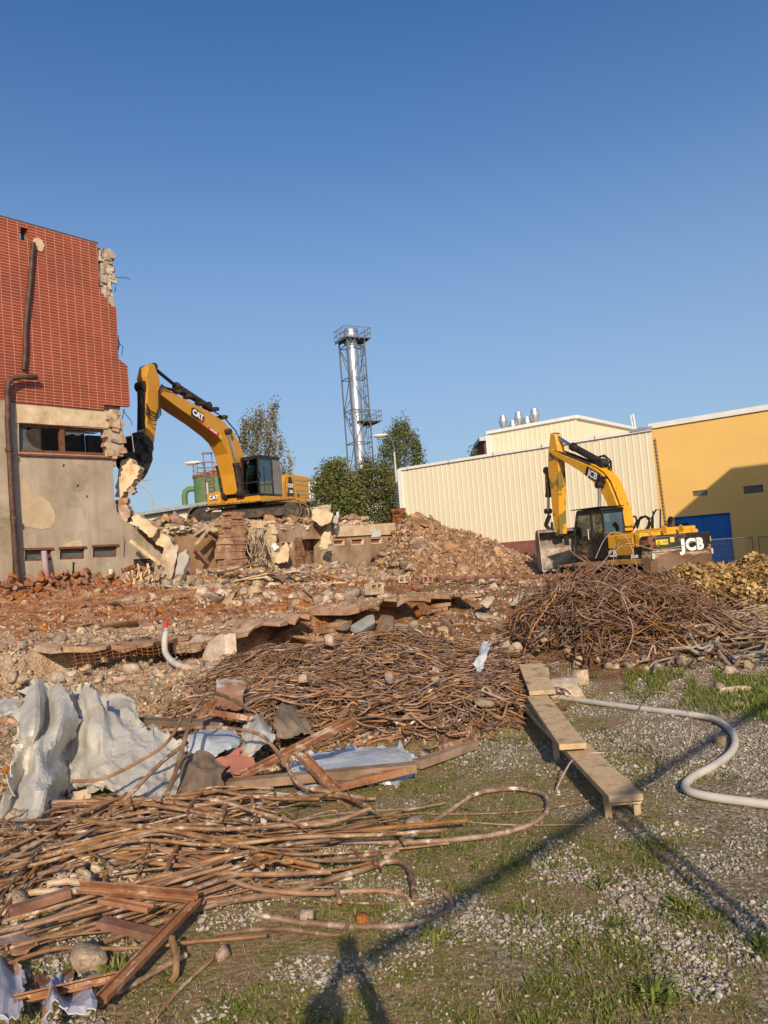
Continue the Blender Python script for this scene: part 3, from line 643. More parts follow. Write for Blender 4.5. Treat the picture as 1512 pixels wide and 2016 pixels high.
# low cream hall far behind on the left
lh = empty('distant_cream_hall', (0, 0, 0)); tag(lh, 'distant low cream corrugated hall with grey gutter, seen under the left excavator boom', 'warehouse')
A_ = at(440, 985, 66); zl = A_.z; A_.z = 0
lh.location = (A_.x, A_.y, 0)
start = -YD * 4.5; LL = 26
cladding(lh, 'cladding', start, YD, YN, LL, -1, lambda s: zl - .5, CREAM, .46, .06)
mb = MB(); mb.box(start + YD * LL / 2 + YN * .2 + Vector((0, 0, zl - .1)), (LL + .4, .8, .3), A3); mb.box(start + YD * LL / 2 - YN * 6 + Vector((0, 0, zl - .35)), (LL, 12, .3), A3); mb.build('roof_edge', M('grey_gutter', [(.3, .3, .3), (.42, .42, .42)], 2, .5, .1), lh)
mb = MB(); mb.box(start + YD * LL / 2 - YN * 6 + Vector((0, 0, zl / 2 - 1)), (LL - .1, 11.9, zl - .2), A3); mb.build('hall_body', CREAM, lh)
mb = MB(); a = on_plane(293, 1028, lh.location + YN * .1, YN) - lh.location; b_ = on_plane(344, 1010, lh.location + YN * .1, YN) - lh.location
mb.bar(a, b_, .25, .12); mb.build('brown_rail', STEELR, lh)
# white building in the middle distance
wb = empty('white_building', (0, 0, 0)); tag(wb, 'white flat roofed building with dark green window, right of the left excavator', 'building')
a = at(604, 955, 78); b_ = at(705, 930, 74); wb.location = (a.x, a.y, -1); Lw = (Vector((b_.x, b_.y, 0)) - Vector((a.x, a.y, 0)))
Dw = Lw.normalized(); Nw = Vector((Dw.y, -Dw.x, 0)); hz = at(614, 946, 78).z + 1
Aw = Matrix((Dw, Nw, (0, 0, 1))).transposed()
mb = MB(); mb.box(Dw * Lw.length / 2 - Nw * 5 + Vector((0, 0, hz / 2)), (Lw.length, 10, hz), Aw); mb.build('wall', M('white_wall', [(.72, .7, .66), (.78, .76, .73)], 1, .8, .1), wb)
mb = MB(); mb.box(Dw * Lw.length / 2 - Nw * 5 + Vector((0, 0, hz + .12)), (Lw.length + .5, 10.5, .25), Aw); mb.build('roof_slab', GREYM, wb)
f_ = at(636, 965, 77.6) - Vector(wb.location); mb = MB(); mb.box(Dw * f_.dot(Dw) + Nw * .03 + Vector((0, 0, f_.z)), (.9, .1, 1.3), Aw); wn = mb.build('window', M('green_frame', [(.02, .06, .05), (.03, .08, .06)], 2, .4, .05), wb)
mb = MB(); mb.box(Dw * f_.dot(Dw) + Nw * .085 + Vector((0, 0, f_.z)), (.36, .02, 1.1), Aw); mb.build('pane', GLASSD, wn)

# green tank with railings
TK = at(424, 960, 76); tk = empty('green_storage_tank', (TK.x, TK.y, 0)); tag(tk, 'round green storage tank with rusty roof railing, behind the left excavator boom', 'tank')
r0 = 2.05; ztk = at(424, 936, 76).z
GRN = M('green_paint', [(.085, .15, .06), (.12, .19, .08)], 1.5, .6, .1, dirt=(.16, .1, .06), dsc=1.5, dlo=.6, dhi=.68)
MB().lathe([(r0, 0), (r0, ztk)], n=40).build('shell', GRN, tk, smooth=True)
MB().lathe([(r0 + .08, ztk - .2), (r0 + .1, ztk), (r0 + .02, ztk + .1), (.1, ztk + .5)], n=40).build('roof', STEELR, tk, smooth=True)
RR = M('red_rail', [(.2, .07, .05), (.32, .14, .11)], 4, .7, .1)
mb = MB()
for z in (.55, 1.05): mb.tube([(r0 * math.cos(t), r0 * math.sin(t), ztk + z) for t in np.linspace(0, 2 * math.pi, 41)], .035, 5, False)
for k in range(14): t = k * 2 * math.pi / 14; mb.cyl((r0 * math.cos(t), r0 * math.sin(t), ztk), (r0 * math.cos(t), r0 * math.sin(t), ztk + 1.05), .035, 5)
mb.build('railing', RR, tk)
mb = MB()
for sx in (-.45, .35): mb.cyl((sx, -r0 - .35, 3), (sx, -r0 - .35, ztk + 1.9), .05, 5)
for k in range(24): mb.cyl((-.45, -r0 - .35, 3 + k * .33), (.35, -r0 - .35, 3 + k * .33), .03, 4)
for k in range(7): z = ztk - 3 + k * .8; mb.tube([(-.05 + .5 * math.cos(t), -r0 - .35 - .6 * math.sin(t), z) for t in np.linspace(0, math.pi, 9)], .03, 4)
mb.tube([(-.05 + .5 * math.cos(t), -r0 - .35 - .6 * math.sin(t), ztk + 1.9) for t in np.linspace(0, 2 * math.pi, 15)], .03, 4)
mb.build('caged_ladder', RR, tk)
mb = MB(); zz = ztk - 1.6; mb.tube([(-r0 + .1, -.4, zz + .4), (-r0 - .45, -.4, zz + .42), (-r0 - .8, -.4, zz + .2), (-r0 - .92, -.4, zz - .2), (-r0 - .95, -.4, 0)], .28, 10); mb.build('outlet_pipe', GRN, tk, smooth=True)
mb = MB(); mb.b2((1.2, -1.0, ztk + .6), (3.1, 1.0, ztk + .95)); mb.build('platform', RR, tk)
mb = MB()
for x in (1.2, 1.9, 2.5, 3.1): mb.cyl((x, -1, ztk + .9), (x, -1, ztk + 2.4), .035, 5)
for z in (1.6, 2.4): mb.cyl((1.2, -1, ztk + z), (3.1, -1, ztk + z), .035, 5)
mb.build('platform_railing', RR, tk)

# chimney tower
TY = 88.0
tb = at(714, 1000, TY); ttop = at(703, 650, TY); tw = empty('steel_chimney_tower', (at(716, 990, TY).x, TY, 0), R(28))
tag(tw, 'tall silver steel chimney inside a lattice tower with two platforms', 'chimney')
zt_ = at(703, 668, TY).z; zp2 = at(716, 830, TY).z
SH = M('chimney_steel', [(.55, .57, .6), (.68, .7, .72)], 1.2, .3, .08, .02, metal=.85)
prof = [(.7, 0)]
for z in np.arange(3.6, zt_ - 1, 3.6): prof += [(.7, z), (.73, z + .03), (.73, z + .15), (.7, z + .18)]
prof += [(.7, zt_ - .9), (.62, zt_ - .85), (.62, zt_ - .4), (.86, zt_ - .1), (.86, zt_ + 1.0), (.72, zt_ + 1.25), (.2, zt_ + 1.3)]
MB().lathe(prof, n=28).build('flue', SH, tw, smooth=True)
LAT = M('lattice_steel', [(.1, .105, .11), (.17, .175, .18)], 3, .6, .1, metal=.3)
h2 = 1.08; cs = [(-h2, -h2), (h2, -h2), (h2, h2), (-h2, h2)]
for c in cs: MB().bar((*c, 0), (*c, zt_ - .2), .13, .13).build('leg', LAT, tw)
bay = 3.7; k = 0; z = zt_ - .9
mb = MB(); mb2 = MB()
while z > 2:
    for i in range(4):
        a = cs[i]; b_ = cs[(i + 1) % 4]; mb.bar((*a, z), (*b_, z), .09, .09)
        m_ = ((a[0] + b_[0]) / 2, (a[1] + b_[1]) / 2)
        p, q = (a, b_) if (k + i) % 2 else (b_, a)
        mb2.bar((*p, z), (*q, z - bay), .075, .075)
    z -= bay; k += 1
mb.build('ring_beams', LAT, tw); mb2.build('diagonal_braces', LAT, tw)
def platform(z, ex, name):
    x0, x1, y0, y1 = -h2 - .2 , h2 + .2, -h2 - .2, h2 + .2
    if ex == 0: x0 -= .2; x1 += .55; y0 -= .1; y1 += .1
    else: x0 += .9; x1 += 1.2
    mb = MB(); mb.b2((x0, y0, z - .12), (x1, y1, z)); 
    for x in np.arange(x0, x1, .6): mb.b2((x, y0, z - .3), (x + .08, y1, z - .121))
    pf = mb.build('platform', LAT, tw)
    mb = MB(); c = [(x0, y0), (x1, y0), (x1, y1), (x0, y1)]
    for i in range(4):
        a = c[i]; b_ = c[(i + 1) % 4]
        for zz in (.55, 1.15): mb.bar((*a, z + zz), (*b_, z + zz), .05, .05)
        for t in np.arange(0, 1, .25): mb.bar((a[0] + (b_[0] - a[0]) * t, a[1] + (b_[1] - a[1]) * t, z), (a[0] + (b_[0] - a[0]) * t, a[1] + (b_[1] - a[1]) * t, z + 1.15), .05, .05)
    mb.build('railing', LAT, pf)
platform(zt_, 0, 'platform'); platform(zp2, 1, 'platform')
mb = MB()
for sx in (.35, .85): mb.bar((h2 + .1, sx - .6, 2), (h2 + .1, sx - .6, zt_), .05, .05)
for z in np.arange(2, zt_, .4): mb.bar((h2 + .1, -.25, z), (h2 + .1, .25, z), .04, .04)
for z in np.arange(3, zt_, 1.2): mb.tube([(h2 + .1 + .5 * math.sin(t), .35 * math.cos(t), z) for t in np.linspace(0, math.pi, 7)], .03, 4)
mb.build('ladder', LAT, tw)

# street lamps
def lamp(px, ptop, pbase, hx, hy, Y, lab):
    b_ = at(px, pbase, Y); zb_ = -.5; zt_ = at(px, ptop, Y).z; hd = at(hx, hy, Y)
    o = empty('street_lamp', (b_.x, Y, zb_), 0, lab, 'street lamp', 'street lamps behind the site')
    base = Vector((b_.x, Y, zb_)); bx = at(px, 1000, Y).x - base.x
    T = Vector((at(px, ptop, Y).x - base.x, 0, zt_ - zb_)); hd = hd - base
    T.x = 0; hd.x = hd.x + 0
    MB().cyl((0, 0, 0), T, .11, 10, .06).build('pole', M('lamp_pole', [(.42, .41, .38), (.5, .49, .46)], 3, .6, .1), o, smooth=True)
    arm = [T + (hd - T) * 0]
    for t in np.linspace(0, 1, 9): arm.append(Vector((T.x + (hd.x + .5 - T.x) * (1 - math.cos(t * math.pi / 2)), 0, T.z + (hd.z - T.z) * math.sin(t * math.pi / 2))))
    MB().tube(arm[1:], .045, 8).build('arm', LAT, o, smooth=True)
    mb = MB(); mb.lathe([(.02, -.5), (.1, -.4), (.15, -.1), (.13, .3), (.05, .55)], tuple(hd), 14, Matrix.Rotation(R(90), 3, 'Y') @ Matrix.Diagonal((.7, 1.2, 1))); hh = mb.build('lamp_head', M('lamp_shell', [(.6, .55, .47), (.7, .66, .58)], 3, .5, .05), o, smooth=True)
    mb = MB(); mb.box((hd.x - .05, 0, hd.z - .1), (.6, .24, .08)); mb.build('diffuser', M('lamp_glass', [(.28, .2, .12), (.34, .26, .17)], 3, .4, .05), hh, bevel=.04)
lamp(411, 950, 1003, 379, 911, 48, 'curved street lamp in front of the green tank')
lamp(784, 890, 990, 748, 857, 52, 'street lamp whose head pokes out of the birch by the cream warehouse')

# mesh fence panels at the far right
GALV = M('galvanised', [(.2, .2, .18), (.3, .3, .27)], 4, .5, .1, metal=.4)
A_ = at(1352, 1066, 33.0); B_ = at(1487, 1058, 31.0); C_ = at(1640, 1048, 29)
for a, b_, lab in ((A_, B_, 'mesh fence panel in front of the blue door'), (B_, C_, 'mesh fence panel at the right edge before the dark plinth')):
    b2 = Vector((b_.x, b_.y, a.z)); zt2 = a.z; z0 = zt2 - 1.95; o = empty('fence_panel', (a.x, a.y, z0), 0, lab, 'fence', 'site fence panels'); d = b2 - a; d.z = 0
    s = d.normalized() * .12; mb = MB()
    p0 = s; p1 = d - s
    for p, q in ((p0, p0 + Vector((0, 0, 1.95))), (p1, p1 + Vector((0, 0, 1.95))), (p0 + Vector((0, 0, 1.95)), p1 + Vector((0, 0, 1.95))), (p0 + Vector((0, 0, .15)), p1 + Vector((0, 0, .15)))): mb.cyl(p, q, .025, 7)
    mb.build('frame', GALV, o)
    mb = MB(); n_ = 30
    for k in range(1, n_): p = p0 + (p1 - p0) * k / n_; mb.bar(p + Vector((0, 0, .15)), p + Vector((0, 0, 1.95)), .004, .004)
    for k in range(1, 8): mb.bar(p0 + Vector((0, 0, .15 + k * .23)), p1 + Vector((0, 0, .15 + k * .23)), .004, .004)
    mb.build('wire_mesh', GALV, o)

# neighbouring building behind the camera's right shoulder: casts the big shadow on the yellow wall
s_ = Vector(-sun_dir)
def y3(px, py): p = on_plane(px, py, YP, YN); return p
Aw_, Bw_, Cw_ = y3(1300, 1040), y3(1440, 921), y3(1560, 915)
Lb = 17.0; PB = Bw_ - s_ * Lb
PA = Aw_ - s_ * (Lb + (Bw_.z - Aw_.z) / (-s_.z)); eAB = PA - PB; eAB.z = 0
eBC = Vector((Cw_.x - Bw_.x, Cw_.y - Bw_.y, 0)).normalized()
nb = MB(); zt3 = PB.z; A2 = PB + eAB * 1.2
base = [Vector((PB.x, PB.y, 0)), Vector((A2.x, A2.y, 0)), Vector((A2.x, A2.y, 0)) + eBC * 16, Vector((PB.x, PB.y, 0)) + eBC * 16]
vs = [v + Vector((0, 0, -1)) for v in base] + [v + Vector((0, 0, zt3)) for v in base]
nb.add(vs, [(0, 1, 2, 3), (7, 6, 5, 4), (0, 4, 5, 1), (1, 5, 6, 2), (2, 6, 7, 3), (3, 7, 4, 0)])
o = nb.build('neighbouring_building', M('grey_render', [(.3, .28, .25), (.4, .38, .34)], .6, .9, .1), None); tag(o, 'plain grey rendered building standing out of frame beyond the right edge', 'building')
print('NB', [proj(v) if v.y > .1 else tuple(v) for v in vs], 'sun el', math.degrees(sun_el))

# ---------------------------------------------------------------- excavators
def glass_mat(name, tint, mixf=.12):
    m = bpy.data.materials.new(name); m.use_nodes = True; n = m.node_tree.nodes; l = m.node_tree.links; n.clear()
    o = n.new('ShaderNodeOutputMaterial'); t = n.new('ShaderNodeBsdfTransparent'); t.inputs[0].default_value = (*tint, 1)
    g = n.new('ShaderNodeBsdfGlossy'); g.inputs['Roughness'].default_value = .05; g.inputs[0].default_value = (.9, .95, .95, 1)
    lw = n.new('ShaderNodeLayerWeight'); lw.inputs[0].default_value = .35; x = n.new('ShaderNodeMixShader')
    a = mathn(n, l, 'MULTIPLY_ADD', lw.outputs['Fresnel'], .5, mixf); l.new(a, x.inputs[0]); l.new(t.outputs[0], x.inputs[1]); l.new(g.outputs[0], x.inputs[2]); l.new(x.outputs[0], o.inputs[0]); return m
GLS = glass_mat('cab_glass', (.35, .47, .45)); GLS2 = glass_mat('clear_cab_glass', (.72, .78, .75), .08)
BLACKP = M('black_paint', [(.012, .012, .013), (.022, .021, .021)], 5, .45, .1, dirt=(.07, .055, .04), dsc=2.5, dlo=.52, dhi=.7)
DKST = M('dark_worn_steel', [(.02, .018, .017), (.05, .042, .036)], 6, .55, .4, .01, metal=.3, dirt=(.13, .075, .045), dsc=3, dlo=.5, dhi=.7)
CHROME = M('chrome_rod', [(.6, .6, .62), (.7, .7, .72)], 3, .2, 0, metal=.9)
CYEL = M('amber_paint', [(.5, .235, .022), (.58, .28, .03)], 1.2, .42, .08, .01, dirt=(.33, .19, .08), dsc=1.6, dlo=.6, dhi=.8, spec=.4)
JYEL = M('worn_yellow_paint', [(.62, .3, .018), (.72, .36, .025)], 1.5, .42, .08, .01, dirt=(.2, .1, .04), dsc=2.6, dlo=.57, dhi=.68, spec=.4)
TRK = M('muddy_track', [(.07, .045, .03), (.17, .11, .075), (.26, .18, .12)], 3, .9, .8, .03)
WHITE = M('white_letter', [(.75, .74, .72)], 3, .5, 0); REDD = M('red_decal', [(.5, .03, .02)], 3, .5, 0); YELD = M('yellow_decal', [(.6, .46, .04)], 3, .5, 0)
SEAT = M('seat_fabric', [(.03, .03, .032), (.05, .05, .05)], 8, .9, .1)
SKIN = M('skin', [(.45, .25, .16), (.5, .29, .19)], 5, .6, 0)

def add_track(parent, y, L, w, hgt, rz, name='track'):
    """crawler track: shoes around a stadium path, frame, rollers, wheels"""
    rot = Matrix.Rotation(rz, 4, 'Z'); tr = lambda v: (rot @ Vector(v)).xyz
    r = hgt / 2; hl = L / 2 - r; per = 4 * hl + 2 * math.pi * r; n = int(per / .2); mb = MB()
    for k in range(n):
        s = per * k / n
        if s < 2 * hl: x, z, a = -hl + s, hgt, 0
        elif s < 2 * hl + math.pi * r: t = (s - 2 * hl) / r; x, z, a = hl + r * math.sin(t), r + r * math.cos(t), t
        elif s < 4 * hl + math.pi * r: x, z, a = hl - (s - 2 * hl - math.pi * r), 0, math.pi
        else: t = (s - 4 * hl - math.pi * r) / r; x, z, a = -hl - r * math.sin(t), r - r * math.cos(t), math.pi + t
        q = rot.to_3x3() @ Matrix.Rotation(a, 3, 'Y'); c = tr((x, y, z + .02))
        mb.box(c, (.19, w, .045), q); mb.box(Vector(c) + q @ Vector((.05, 0, .04)), (.03, w, .05), q)
    t_ = mb.build(name, TRK, parent)
    mb = MB(); c = tr((0, y, r)); mb.box(c, (2 * hl, w * .5, hgt * .42), rot.to_3x3()); mb.build('track_frame', DKST, t_, bevel=.03)
    for sx in (-1, 1):
        mb = MB(); a = tr((sx * hl, y - w * .22, r)); b_ = tr((sx * hl, y + w * .22, r)); mb.cyl(a, b_, r * .8, 20); mb.cyl(Vector(tr((sx * hl, y - w * .28, r))), Vector(tr((sx * hl, y + w * .28, r))), r * .3, 12)
        mb.build('wheel', DKST, t_, smooth=True)
    for k in range(7):
        x = -hl + .3 + k * (2 * hl - .6) / 6; MB().cyl(tr((x, y - w * .3, .14)), tr((x, y + w * .3, .14)), .11, 12).build('roller', DKST, t_, smooth=True)
    return t_
def cyl_ram(parent, a, m, b, rb, rr, name, body=None, rod=None):
    a = Vector(a); m = Vector(m); b = Vector(b)
    o = MB().cyl(a, m, rb, 14).cyl(m - (m - a).normalized() * .14, m + (m - a).normalized() * .02, rb * 1.2, 14).build(name, body or DKST, parent, smooth=True)
    MB().cyl(m, b, rr, 12).build('rod', rod or CHROME, o, smooth=True)
    d = Vector((0, 1, 0))
    for p, r in ((a, rb * 1.25), (b, rr * 1.9)): MB().cyl(p - d * rb * 1.1, p + d * rb * 1.1, r, 12).build('pin', DKST, o, smooth=True)
    return o
def seated_person(origin, rz, label, shirt, cap, grp=None):
    """one continuous seated body, facing local +x, origin on the seat top"""
    v = [(0, 0, .08), (.02, 0, .3), (.03, 0, .5), (.04, 0, .62), (.06, 0, .74), (.07, 0, .84)]; r = [.16, .15, .17, .07, .1, .085]; e = [(0, 1), (1, 2), (2, 3), (3, 4), (4, 5)]
    for s in (-1, 1):
        b = len(v); v += [(.1, .1 * s, .07), (.46, .14 * s, .1), (.5, .14 * s, -.32), (.62, .14 * s, -.36)]; r += [.095, .07, .05, .045]; e += [(0, b), (b, b + 1), (b + 1, b + 2), (b + 2, b + 3)]
        b = len(v); v += [(.03, .2 * s, .5), (.1, .26 * s, .26), (.34, .24 * s, .24), (.42, .23 * s, .25)]; r += [.065, .05, .038, .032]; e += [(2, b), (b, b + 1), (b + 1, b + 2), (b + 2, b + 3)]
        hb = len(v) - 1
        for k, (dx, dy) in enumerate(((.07, -.035), (.085, -.012), (.08, .012), (.065, .033), (.03, -.06 * s))):
            v.append((.42 + dx, .23 * s + dy, .235)); r.append(.011); e.append((hb, len(v) - 1))
    me = bpy.data.meshes.new('person'); me.from_pydata(v, e, []); o = link('person', me)
    sk = o.modifiers.new('skin', 'SKIN'); sk.use_smooth_shade = True
    for i, rr in enumerate(r): me.skin_vertices[0].data[i].radius = (rr, rr)
    me.skin_vertices[0].data[0].use_root = True
    sb = o.modifiers.new('sub', 'SUBSURF'); sb.levels = 2; sb.render_levels = 2
    me.materials.append(shirt); o.matrix_world = Matrix.Translation(origin) @ Matrix.Rotation(rz, 4, 'Z')
    mb = MB(); mb.lathe([(.07, -.11), (.095, -.06), (.1, 0), (.09, .06)], (.08, 0, .78), 14); mb.box((.185, 0, .775), (.03, .03, .05)); mb.box((.17, 0, .735), (.03, .06, .015))
    for s in (-1, 1): mb.box((.17, .04 * s, .8), (.02, .025, .015)); mb.box((.08, .105 * s, .78), (.035, .02, .06))
    f_ = mb.build('face', SKIN, o, smooth=True)
    MB().lathe([(.108, .0), (.112, .04), (.09, .1), (.04, .125)], (.07, 0, .81), 16).box((.2, 0, .82), (.12, .15, .015)).build('cap', cap, o, smooth=True)
    return tag(o, label, 'person', grp)
def make_machine(name, O, ang, label):
    h = Vector((math.cos(ang), math.sin(ang), 0)); l = Vector((-h.y, h.x, 0)); root = empty(name)
    root.matrix_world = Matrix(((h.x, l.x, 0, O.x), (h.y, l.y, 0, O.y), (0, 0, 1, O.z), (0, 0, 0, 1)))
    tag(root, label, 'excavator')
    def tr(px, py, off=0.0):
        p = on_plane(px, py, O + l * off, l) - O; return (p.dot(h), p.z)
    return root, tr, h, l
fx = lambda a, b, w: Vector((a, w, b))
def edge_frame(tr, p, q, off, side=1):
    """text frame on the left face (y=off) running from pixel p to pixel q (text reads towards q)"""
    a = fx(*tr(*p, off), off); b = fx(*tr(*q, off), off); c = (a + b) / 2; x = (b - a); L = x.length; x.normalize()
    y = Vector((0, 1, 0)).cross(x); 
    return c, x, y, L

# --- the amber excavator on the rubble terrace
CO = at(497, 1035, 37.5); CO.z = 3.44
ex, tr, hh, ll = make_machine('tracked_excavator', CO, R(244.5), 'amber yellow excavator up on the rubble, its raised arm biting the red tiled building')
trz = R(178) - R(244.5)
add_track(ex, 1.35, 5.3, .62, 1.0, trz); add_track(ex, -1.35, 5.3, .62, 1.0, trz)
rt3 = Matrix.Rotation(trz, 3, 'Z')
mb = MB(); mb.box((0, 0, .6), (2.4, 2.2, .45), rt3); mb.cyl((0, 0, .6), (0, 0, 1.05), .72, 28); mb.build('undercarriage', DKST, ex, bevel=.02)
mb = MB()                                            # revolving platform with sloped skirt
mb.plate([(1.35, -1.0), (1.35, 1.45), (.9, 1.5), (-2.6, 1.5), (-3.1, 1.25), (-3.3, .6), (-3.3, -.6), (-3.1, -1.25), (-2.6, -1.5), (.7, -1.5)], lambda a, b, w: Vector((a, b, w)), 1.02, 1.3)
mb.build('platform', CYEL, ex, bevel=.04)
mb = MB()
mb.plate([(-.62, 1.3), (-.62, 1.9), (-.95, 2.34), (-1.2, 2.42), (-3.0, 2.4), (-3.1, 2.3), (-3.12, 1.3)], fx, -1.46, 1.46)
eng = mb.build('engine_housing', CYEL, ex, bevel=.05)
mb = MB(); mb.plate([(-2.35, -1.2), (-2.35, 1.2), (-2.9, 1.15), (-3.25, .6), (-3.32, 0), (-3.25, -.6), (-2.9, -1.15)], lambda a, b, w: Vector((a, b, w)), 1.15, 2.2)
mb.build('counterweight', CYEL, ex, bevel=.08)
PALEG = M('pale_grille', [(.5, .36, .2), (.6, .45, .28)], 3, .7, .1)
for z0 in (2.13, 1.92, 1.6, 1.42):
    mb = MB()
    for k in range(5): mb.b2((-1.75, 1.47, z0 + k * .024), (-2.85, 1.482, z0 + k * .024 + .014))
    mb.build('side_grille', PALEG, eng)
MB().plate([(-1.05, 1.35), (-1.2, 2.25), (-1.42, 2.3), (-1.55, 1.98), (-1.58, 1.35)], fx, 1.46, 1.48).build('badge_plate', BLACKP, eng)
YX = Vector((-1, 0, 0))
MB().plate([(-1.32, 1.33), (-1.6, 1.4), (-1.58, 1.33)], fx, 1.478, 1.488).build('badge_corner', REDD, eng)
text_obj('lettering', 'CAT', .26, WHITE, eng, frame((-1.33, 1.487, 1.84), YX, (0, 0, 1)), .012)
text_obj('lettering', '330', .2, WHITE, eng, frame((-1.33, 1.487, 1.55), YX, (0, 0, 1)), .008)
MB().b2((-2.4, 1.47, 2.0), (-2.6, 1.479, 2.06)).build('red_label', REDD, eng)
for x in (-1.0, -1.95): MB().b2((x, 1.46, 1.3), (x - .12, 1.49, 1.5)).build('latch', BLACKP, eng)
mb = MB()
for x in (-.9, -1.65, -2.95): mb.b2((x, 1.458, 1.32), (x - .012, 1.468, 2.3))
mb.build('door_seam', BLACKP, eng)
mb = MB(); mb.b2((.95, -1.3, .95), (1.72, -.52, 1.62)); bx_ = mb.build('tool_box', CYEL, ex, bevel=.07)
text_obj('lettering', 'CAT', .26, WHITE, bx_, frame((1.728, -.86, 1.4), (0, 1, 0), (0, 0, 1)), .012)
MB().b2((1.715, -1.1, 1.27), (1.726, -.65, 1.53)).build('badge_plate', BLACKP, bx_)
MB().b2((1.715, -1.02, 1.08), (1.726, -.75, 1.12)).build('red_label', REDD, bx_)
mb = MB(); mb.b2((-.3, -1.45, 1.3), (1.0, -.5, 1.75)); mb.build('side_step', CYEL, ex, bevel=.04)
# cab
def cab(ex, x0, x1, y0, y1, z0, z1, gl, ribbed, frontslope=.12, rear=True, label=None, rw_=.62, black=BLACKP):
    c = MB(); t = .075
    X1t = x1 - frontslope
    P = {'fl': (x1, y1), 'fr': (x1, y0), 'rl': (x0, y1), 'rr': (x0, y0)}
    zl = z0 + .12; mid = x0 + (x1 - x0) * (1 - rw_)
    for y in (y0 + t / 2, y1 - t / 2):
        c.bar((x1 - .02, y, z0), (x1 - .02, y, z0 + (z1 - z0) * .55), t, t); c.bar((x1 - .02, y, z0 + (z1 - z0) * .54), (X1t, y, z1), t, t)
        c.bar((x0 + t / 2, y, z0), (x0 + t / 2 + .06, y, z1), t, t); c.bar((mid, y, z0), (mid, y, z1), t * 1.1, t)
        c.bar((x0, y, z0 + t / 2), (x1, y, z0 + t / 2), t, t * 1.6); c.bar((x0 + .05, y, z1 - t / 2), (X1t, y, z1 - t / 2), t, t * 1.5)
    for x, z in ((x1 - .03, z0 + .06), (X1t, z1 - .05), (x0 + .1, z1 - .05), (x0 + .04, z0 + .06), (x1 - .03, z0 + .62)): c.bar((x, y0, z), (x, y1, z), t, t)
    cb = c.build('cab', black, ex, bevel=.015)
    MB().plate([(x0 - .02, z1), (X1t + .04, z1 + .0), (X1t - .05, z1 + .09), (x0 + .08, z1 + .1)], fx, y0 - .02, y1 + .02).build('cab_roof', black, cb, bevel=.03)
    def pane(nm, pts, w0, w1, f=fx): return MB().plate(pts, f, w0, w1).build(nm, gl, cb)
    zm = z0 + (z1 - z0) * .55
    pane('window', [(mid + .05, z0 + .1), (x1 - .06, z0 + .1), (x1 - .06, zm), (X1t - .04, z1 - .08), (mid + .05, z1 - .08)], y1 - .045, y1 - .03)
    pane('window', [(mid + .05, z0 + .1), (x1 - .06, z0 + .1), (x1 - .06, zm), (X1t - .04, z1 - .08), (mid + .05, z1 - .08)], y0 + .03, y0 + .045)
    fy = lambda a, b, w: Vector((x1 - .05 - frontslope * max(0, (b - zm)) / (z1 - zm) + w, a, b))
    pane('windscreen', [(y0 + .06, z0 + .66), (y1 - .06, z0 + .66), (y1 - .06, zm), (y0 + .06, zm)], 0, .012, fy)
    pane('windscreen', [(y0 + .06, zm + .004), (y1 - .06, zm + .004), (y1 - .06, z1 - .08), (y0 + .06, z1 - .08)], 0, .012, fy)
    pane('windscreen', [(y0 + .06, z0 + .1), (y1 - .06, z0 + .1), (y1 - .06, z0 + .58), (y0 + .06, z0 + .58)], 0, .012, fy)
    if ribbed:
        mb = MB()
        mb.plate([(x0 - .02, z0), (mid - .03, z0), (mid - .03, z1), (x0 + .1, z1), (x0 - .02, z0 + .9)], fx, y1 - .06, y1 + .0)
        for k in range(5): a = x0 + .06 + k * (mid - x0 - .12) / 4; mb.bar((a, y1 + .01, z0 + .1), (a + .01, y1 + .01, z1 - .06), .035, .03, (0, 1, 0))
        mb.plate([(x0 - .02, z0), (mid - .03, z0), (mid - .03, z1), (x0 + .1, z1), (x0 - .02, z0 + .9)], fx, y0, y0 + .06)
        mb.build('ribbed_panel', M('grey_ribbed', [(.13, .13, .135), (.2, .2, .2)], 3, .5, .1), cb)
        MB().b2((x0, y0 + .05, z0 + .1), (x0 + .03, y1 - .05, z0 + 1.0)).build('back_wall', black, cb)
    else:
        zz = z0 + .82
        pane('window', [(x0 + .1, zz), (mid - .05, zz), (mid - .05, z1 - .08), (x0 + .14, z1 - .08)], y1 - .045, y1 - .03)
        pane('window', [(x0 + .1, zz), (mid - .05, zz), (mid - .05, z1 - .08), (x0 + .14, z1 - .08)], y0 + .03, y0 + .045)
        MB().plate([(x0, z0), (mid - .03, z0), (mid - .03, zz - .01), (x0, zz - .01)], fx, y1 - .05, y1).build('door_panel', black, cb)
        fr = lambda a, b, w: Vector((x0 + .05 + w, a, b))
        pane('rear_window', [(y0 + .07, zz), (y1 - .07, zz), (y1 - .07, z1 - .1), (y0 + .07, z1 - .1)], 0, .012, fr)
        MB().b2((x0, y0 + .04, z0 + .1), (x0 + .05, y1 - .04, zz)).build('back_wall', black, cb)
    sx = x0 + .62; ym = (y0 + y1) / 2
    mb = MB(); mb.box((sx, ym, z0 + .5), (.5, .5, .14)); mb.box((sx - .22, ym, z0 + .85), (.14, .48, .62), Matrix.Rotation(-.12, 3, 'Y')); mb.box((sx - .28, ym, z0 + 1.25), (.1, .26, .2)); mb.box((sx, ym, z0 + .25), (.4, .4, .4))
    for s in (-1, 1): mb.box((sx + .05, ym + .32 * s, z0 + .62), (.45, .13, .28))
    mb.build('seat', SEAT, cb, bevel=.03)
    mb = MB()
    for s in (-1, 1): mb.cyl((sx + .35, ym + .3 * s, z0 + .6), (sx + .38, ym + .3 * s, z0 + .95), .02, 6); mb.cyl((x1 - .5, ym + .12 * s, z0 + .1), (x1 - .42, ym + .12 * s, z0 + .7), .015, 6)
